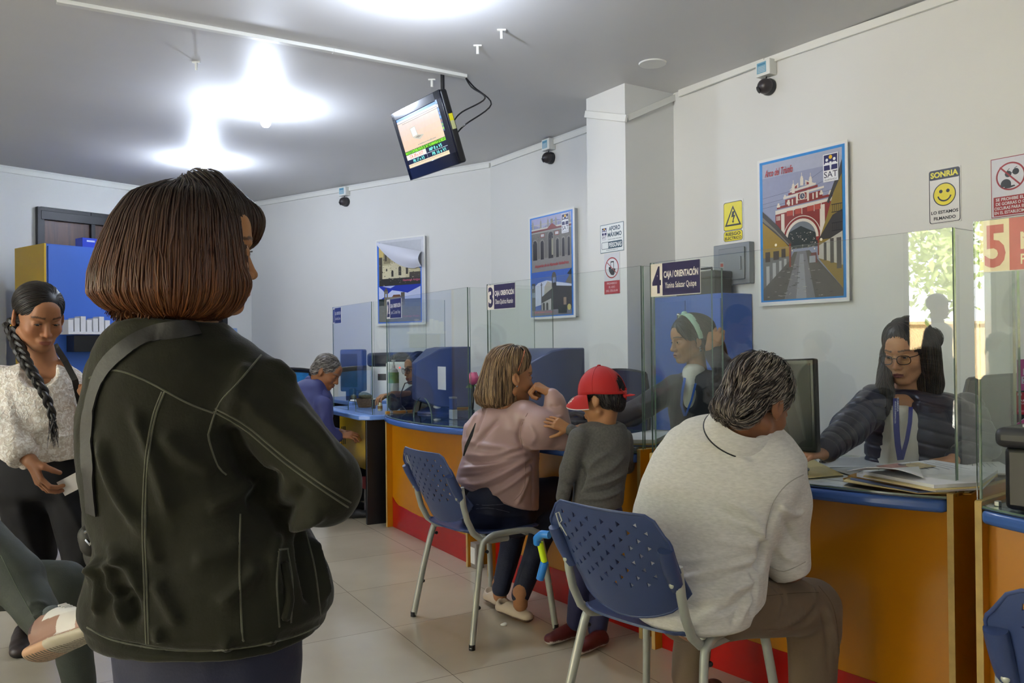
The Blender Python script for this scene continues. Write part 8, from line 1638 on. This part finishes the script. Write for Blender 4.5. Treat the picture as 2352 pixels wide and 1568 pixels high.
# second counter: small things
z_ = .7925
b0 = PZ(955, 948, z_); t = thing('customer_display', 'slanted black display on the second counter', 'display', b0); ax = (unit(A(.9, -.3, 0)), unit(A(.3, .8, -.5)), None); u_ = unit(A(.18, .25, .93)); ax = (ax[0], np.cross(u_, ax[0]), u_)
obj('panel', MB().box(b0 + u_ * .085, (.05, .02, .17), ax), m_black, t, bevel=.004)
mt = [PZ(935, 946, z_), PZ(922, 942, z_) + Z3 * .04, P(920, 905, 5.72), P(930, 880, 5.72), P(948, 875, 5.72), P(962, 877, 5.70)]; t = thing('microphone', 'black gooseneck microphone on the second counter', 'microphone', mt[0]); obj('gooseneck', MB().tube(dens([tuple(q) for q in mt], .02) if False else mt, .004, 8), m_black, t); obj('mic_head', MB().tube([mt[-2], mt[-1]], .010, 10), m_dark, t)
b0 = PZ(1004, 948, z_); t = thing('snowman_figurine', 'small white snowman figurine with a red cap on the second counter', 'figurine', b0); obj('figure_body', MB().lathe([(.020, 0), (.028, .02), (.026, .045), (.016, .06), (.019, .075), (.017, .095), (.006, .105)], b0, 20), m_white, t); obj('red_hat', MB().lathe([(.020, .092), (.020, .105), (.012, .12), (.002, .125)], b0, 20), m_cap, t)
b0 = PZ(1041, 962, z_); t = thing('rubber_stamp', 'blue self-inking stamp on the second counter', 'stamp', b0); obj('stamp_foot', MB().box(b0 + Z3 * .03, (.055, .035, .06), (D2, M2, Z3)), mat('clear_grey', '#a9b4bc', rough=.2), t, bevel=.004); obj('stamp_handle', MB().box(b0 + Z3 * .095, (.05, .035, .07), (D2, M2, Z3)), mat('blue_plastic', '#24407c', rough=.35), t, bevel=.006); obj('stamp_top', MB().box(b0 + Z3 * .134, (.05, .036, .010), (D2, M2, Z3)), m_grey, t, bevel=.002)
b0 = PZ(985, 945, z_); tag(obj('stamp_tray', MB().lathe([(.06, 0), (.07, .02), (.06, .02), (.055, .006)], b0, 24), m_black), 'round black tray on the second counter under the figurine', 'tray')
b0 = PZ(1098, 960, z_) + M2 * .12; t = thing('tulip_vase', 'pink tulip with an orange bloom in a clear vase beside the highlighted hair', 'flowers', b0); vz = P(1094, 930, (b0[1])); bt = P(1087, 878, b0[1]); obj('vase', MB().lathe([(.022, 0), (.026, .02), (.020, .07), (.024, .10)], b0, 20), glass_mat('clear_plastic', '#dfe6ea', base=.08), t); obj('stem', MB().tube([b0 + Z3 * .02, b0 * .4 + bt * .6, bt], .004, 8), mat('green_stem', '#6a9a34', rough=.5), t)
S = SDF(); S.ell(bt + Z3 * .024, (.034, .034, .040), None, .01); [S.cap(bt + A(math.cos(a) * .022, math.sin(a) * .022, .03), bt + A(math.cos(a) * .018, math.sin(a) * .018, .062), .014, .006, .004) for a in (0, 1.26, 2.5, 3.77, 5.03)]; V, F = S.mesh(.003); mesh_np('pink_bloom', V, F, mat('pink_petals', '#c9587f', rough=.5, var=.15, vscale=40), t)
ob = P(1103, 872, b0[1] + .04); S = SDF(); S.ell(ob, (.020, .02, .026)); V, F = S.mesh(.004); mesh_np('orange_bloom', V, F, mat('orange_petals', '#e0682a', rough=.5), t); obj('leaf', MB().grid(lambda u, v: bt - Z3 * .035 + A(-.05 * u, .0, .012 * math.sin(PI * u) + (v - .5) * .022 * math.sin(PI * u)), 8, 3, thick=.0015), mat('leaf_green', '#4f6e34', rough=.5), t)
# pink woman's counter: phone and pad
b0 = PZ(1325, 985, z_); t = thing('desk_phone', 'black desk phone on the counter beyond the boy', 'phone', b0); obj('phone_base', MB().box(b0 + Z3 * .03, (.18, .16, .05), (D3_, M3_, Z3)), m_dark, t, bevel=.01); obj('handset', MB().tube([b0 + Z3 * .07 - D3_ * .08, b0 + Z3 * .085, b0 + Z3 * .07 + D3_ * .08], [.02, .013, .02], 10), m_black, t)
# right edge: dispenser with cup, pink papers, leaflets
b0 = F5(.18, .10, z_); b0 = PZ(2345, 1165, z_); t = thing('dispenser', 'black dispenser unit cut by the right edge of the photo', 'dispenser', b0); fx = D5; fn = M5; obj('dispenser_body', MB().box(b0 + fx * .08 + fn * .02 + Z3 * .085, (.20, .16, .17), (fx, fn, Z3)), m_black, t, bevel=.015, seg=3); obj('dispenser_top', MB().box(b0 + fx * .08 + fn * .02 + Z3 * .195, (.24, .19, .055), (fx, fn, Z3)), m_dark, t, bevel=.02, seg=3); obj('lid_disc', MB().lathe([(.06, 0), (.06, .006)], b0 + fx * .07 + Z3 * .223, 28), m_white, t)
tag(obj('paper_cup', MB().lathe([(.026, .0), (.034, .10)], b0 + fx * .07 + Z3 * .23, 24, m=0).lathe([(.0345, .070), (.036, .105)], b0 + fx * .07 + Z3 * .23, 24, m=1), [mat('navy_cup', '#1e2440', rough=.5), m_white]), 'navy and white cup on the black dispenser', 'cup')
def leaf_sheet(name, lb, TL, TR, BR, BL, Y, art):
    q = [P(*a, Y) for a in (TL, TR, BR, BL)]; x = q[1] - q[0]; y = q[3] - q[0]; t = thing(name, lb, 'leaflet', q[0]); n = unit(np.cross(y, x)); obj('leaflet_sheet', MB().prism([(0, 0), (1, 0), (1, 1), (0, 1)], q[0] - n * .0015, x, y, -.001 if False else .001), m_paper, t, smooth=0); cd = Card(q[0] + n * .0012, x, y); art(cd); cd.build('print', t)
def art1(cd): cd.rect(0, 0, 1, 1, '#a84a86'); cd.rect(.2, .3, .35, .5, '#c9b0c4'); cd.rect(.15, .55, .9, .78, '#b8b8c8'); cd.text('2024', .2, .58, .8, .75, '#a02050', .02)
def art2(cd): cd.rect(0, 0, 1, 1, '#9c1430'); cd.rect(.08, .05, .22, .15, '#c9a8b0'); cd.text('AMOR', .15, .32, .6, .42, '#e0c0c8', .02); cd.text('HUAMANGA', .15, .46, .7, .54, '#e0c0c8', .01); cd.rect(.1, .8, .5, .9, '#c06078')
leaf_sheet('leaflet', 'purple leaflet taped at the right edge, the upper one', (2336, 826), (2400, 820), (2400, 900), (2336, 898), 2.72, art1); leaf_sheet('leaflet', 'red leaflet taped at the right edge, the lower one', (2331, 900), (2400, 902), (2400, 958), (2329, 951), 2.74, art2)
leaf_sheet('pink_paper', 'plain pink paper at the right edge behind the dispenser', (2316, 985), (2400, 930), (2400, 1030), (2330, 1018), 2.70, lambda cd: cd.rect(0, 0, 1, 1, '#c2508e'))
# floor things
b0 = PZ(852, 1186, 0); t = thing('shoe_box', 'red and white carton on the floor under the black legged desk', 'box', b0); fx = unit(A(*(A(.545, -.838)), 0)); fn = A(-fx[1], fx[0], 0); c = b0 + fx * .05 + fn * .10
obj('box_body', MB().box(c + Z3 * .11, (.30, .22, .22), (fx, fn, Z3)), mat('grey_carton', '#b0acb2', rough=.7, var=.2, vscale=20), t); obj('box_lid', MB().box(c + Z3 * .24, (.32, .24, .09), (fx, fn, Z3)), mat('red_carton', '#a83c34', rough=.6, var=.1), t, bevel=.002); cd = Card(c - fn * .1205 - fx * .13 + Z3 * .275, fx * .26, -Z3 * .06); cd.rect(.35, .1, .75, .9, '#c9b8b8'); cd.build('label_print', t)
b0 = PZ(818, 1150, 0) + A(0, .25, 0); t = thing('computer_tower', 'black computer tower under the black legged desk', 'computer', b0); obj('case', MB().box(b0 + Z3 * .21, (.20, .42, .42), (fx, fn, Z3)), m_black, t, bevel=.005); obj('front_plate', MB().box(b0 + Z3 * .21 - fn * .213, (.19, .006, .40), (fx, fn, Z3)), m_dark, t)
q = F2(L2 + .035, .02, .07); t = thing('floor_socket', 'grey socket box on the floor between two orange counters', 'socket', A(q[0], q[1], 0)); obj('socket_box', MB().box(q, (.07, .05, .14), (D2, M2, Z3)), mat('warm_grey_plastic', '#8f8880', rough=.5), t, bevel=.004); obj('socket_plate', MB().box(q - M2 * .027, (.05, .004, .09), (D2, M2, Z3)), m_white, t)
S = SDF(); q = PZ(1155, 1436, 0) + Z3 * .004; S.ell(q, (.012, .007, .005)); S.ell(q + A(.012, .004, .002), (.007, .007, .005)); V, F = S.mesh(.002); tag(mesh_np('paper_scrap', V, F, m_white), 'tiny white crumpled scrap on the floor by the beige shoes', 'litter')
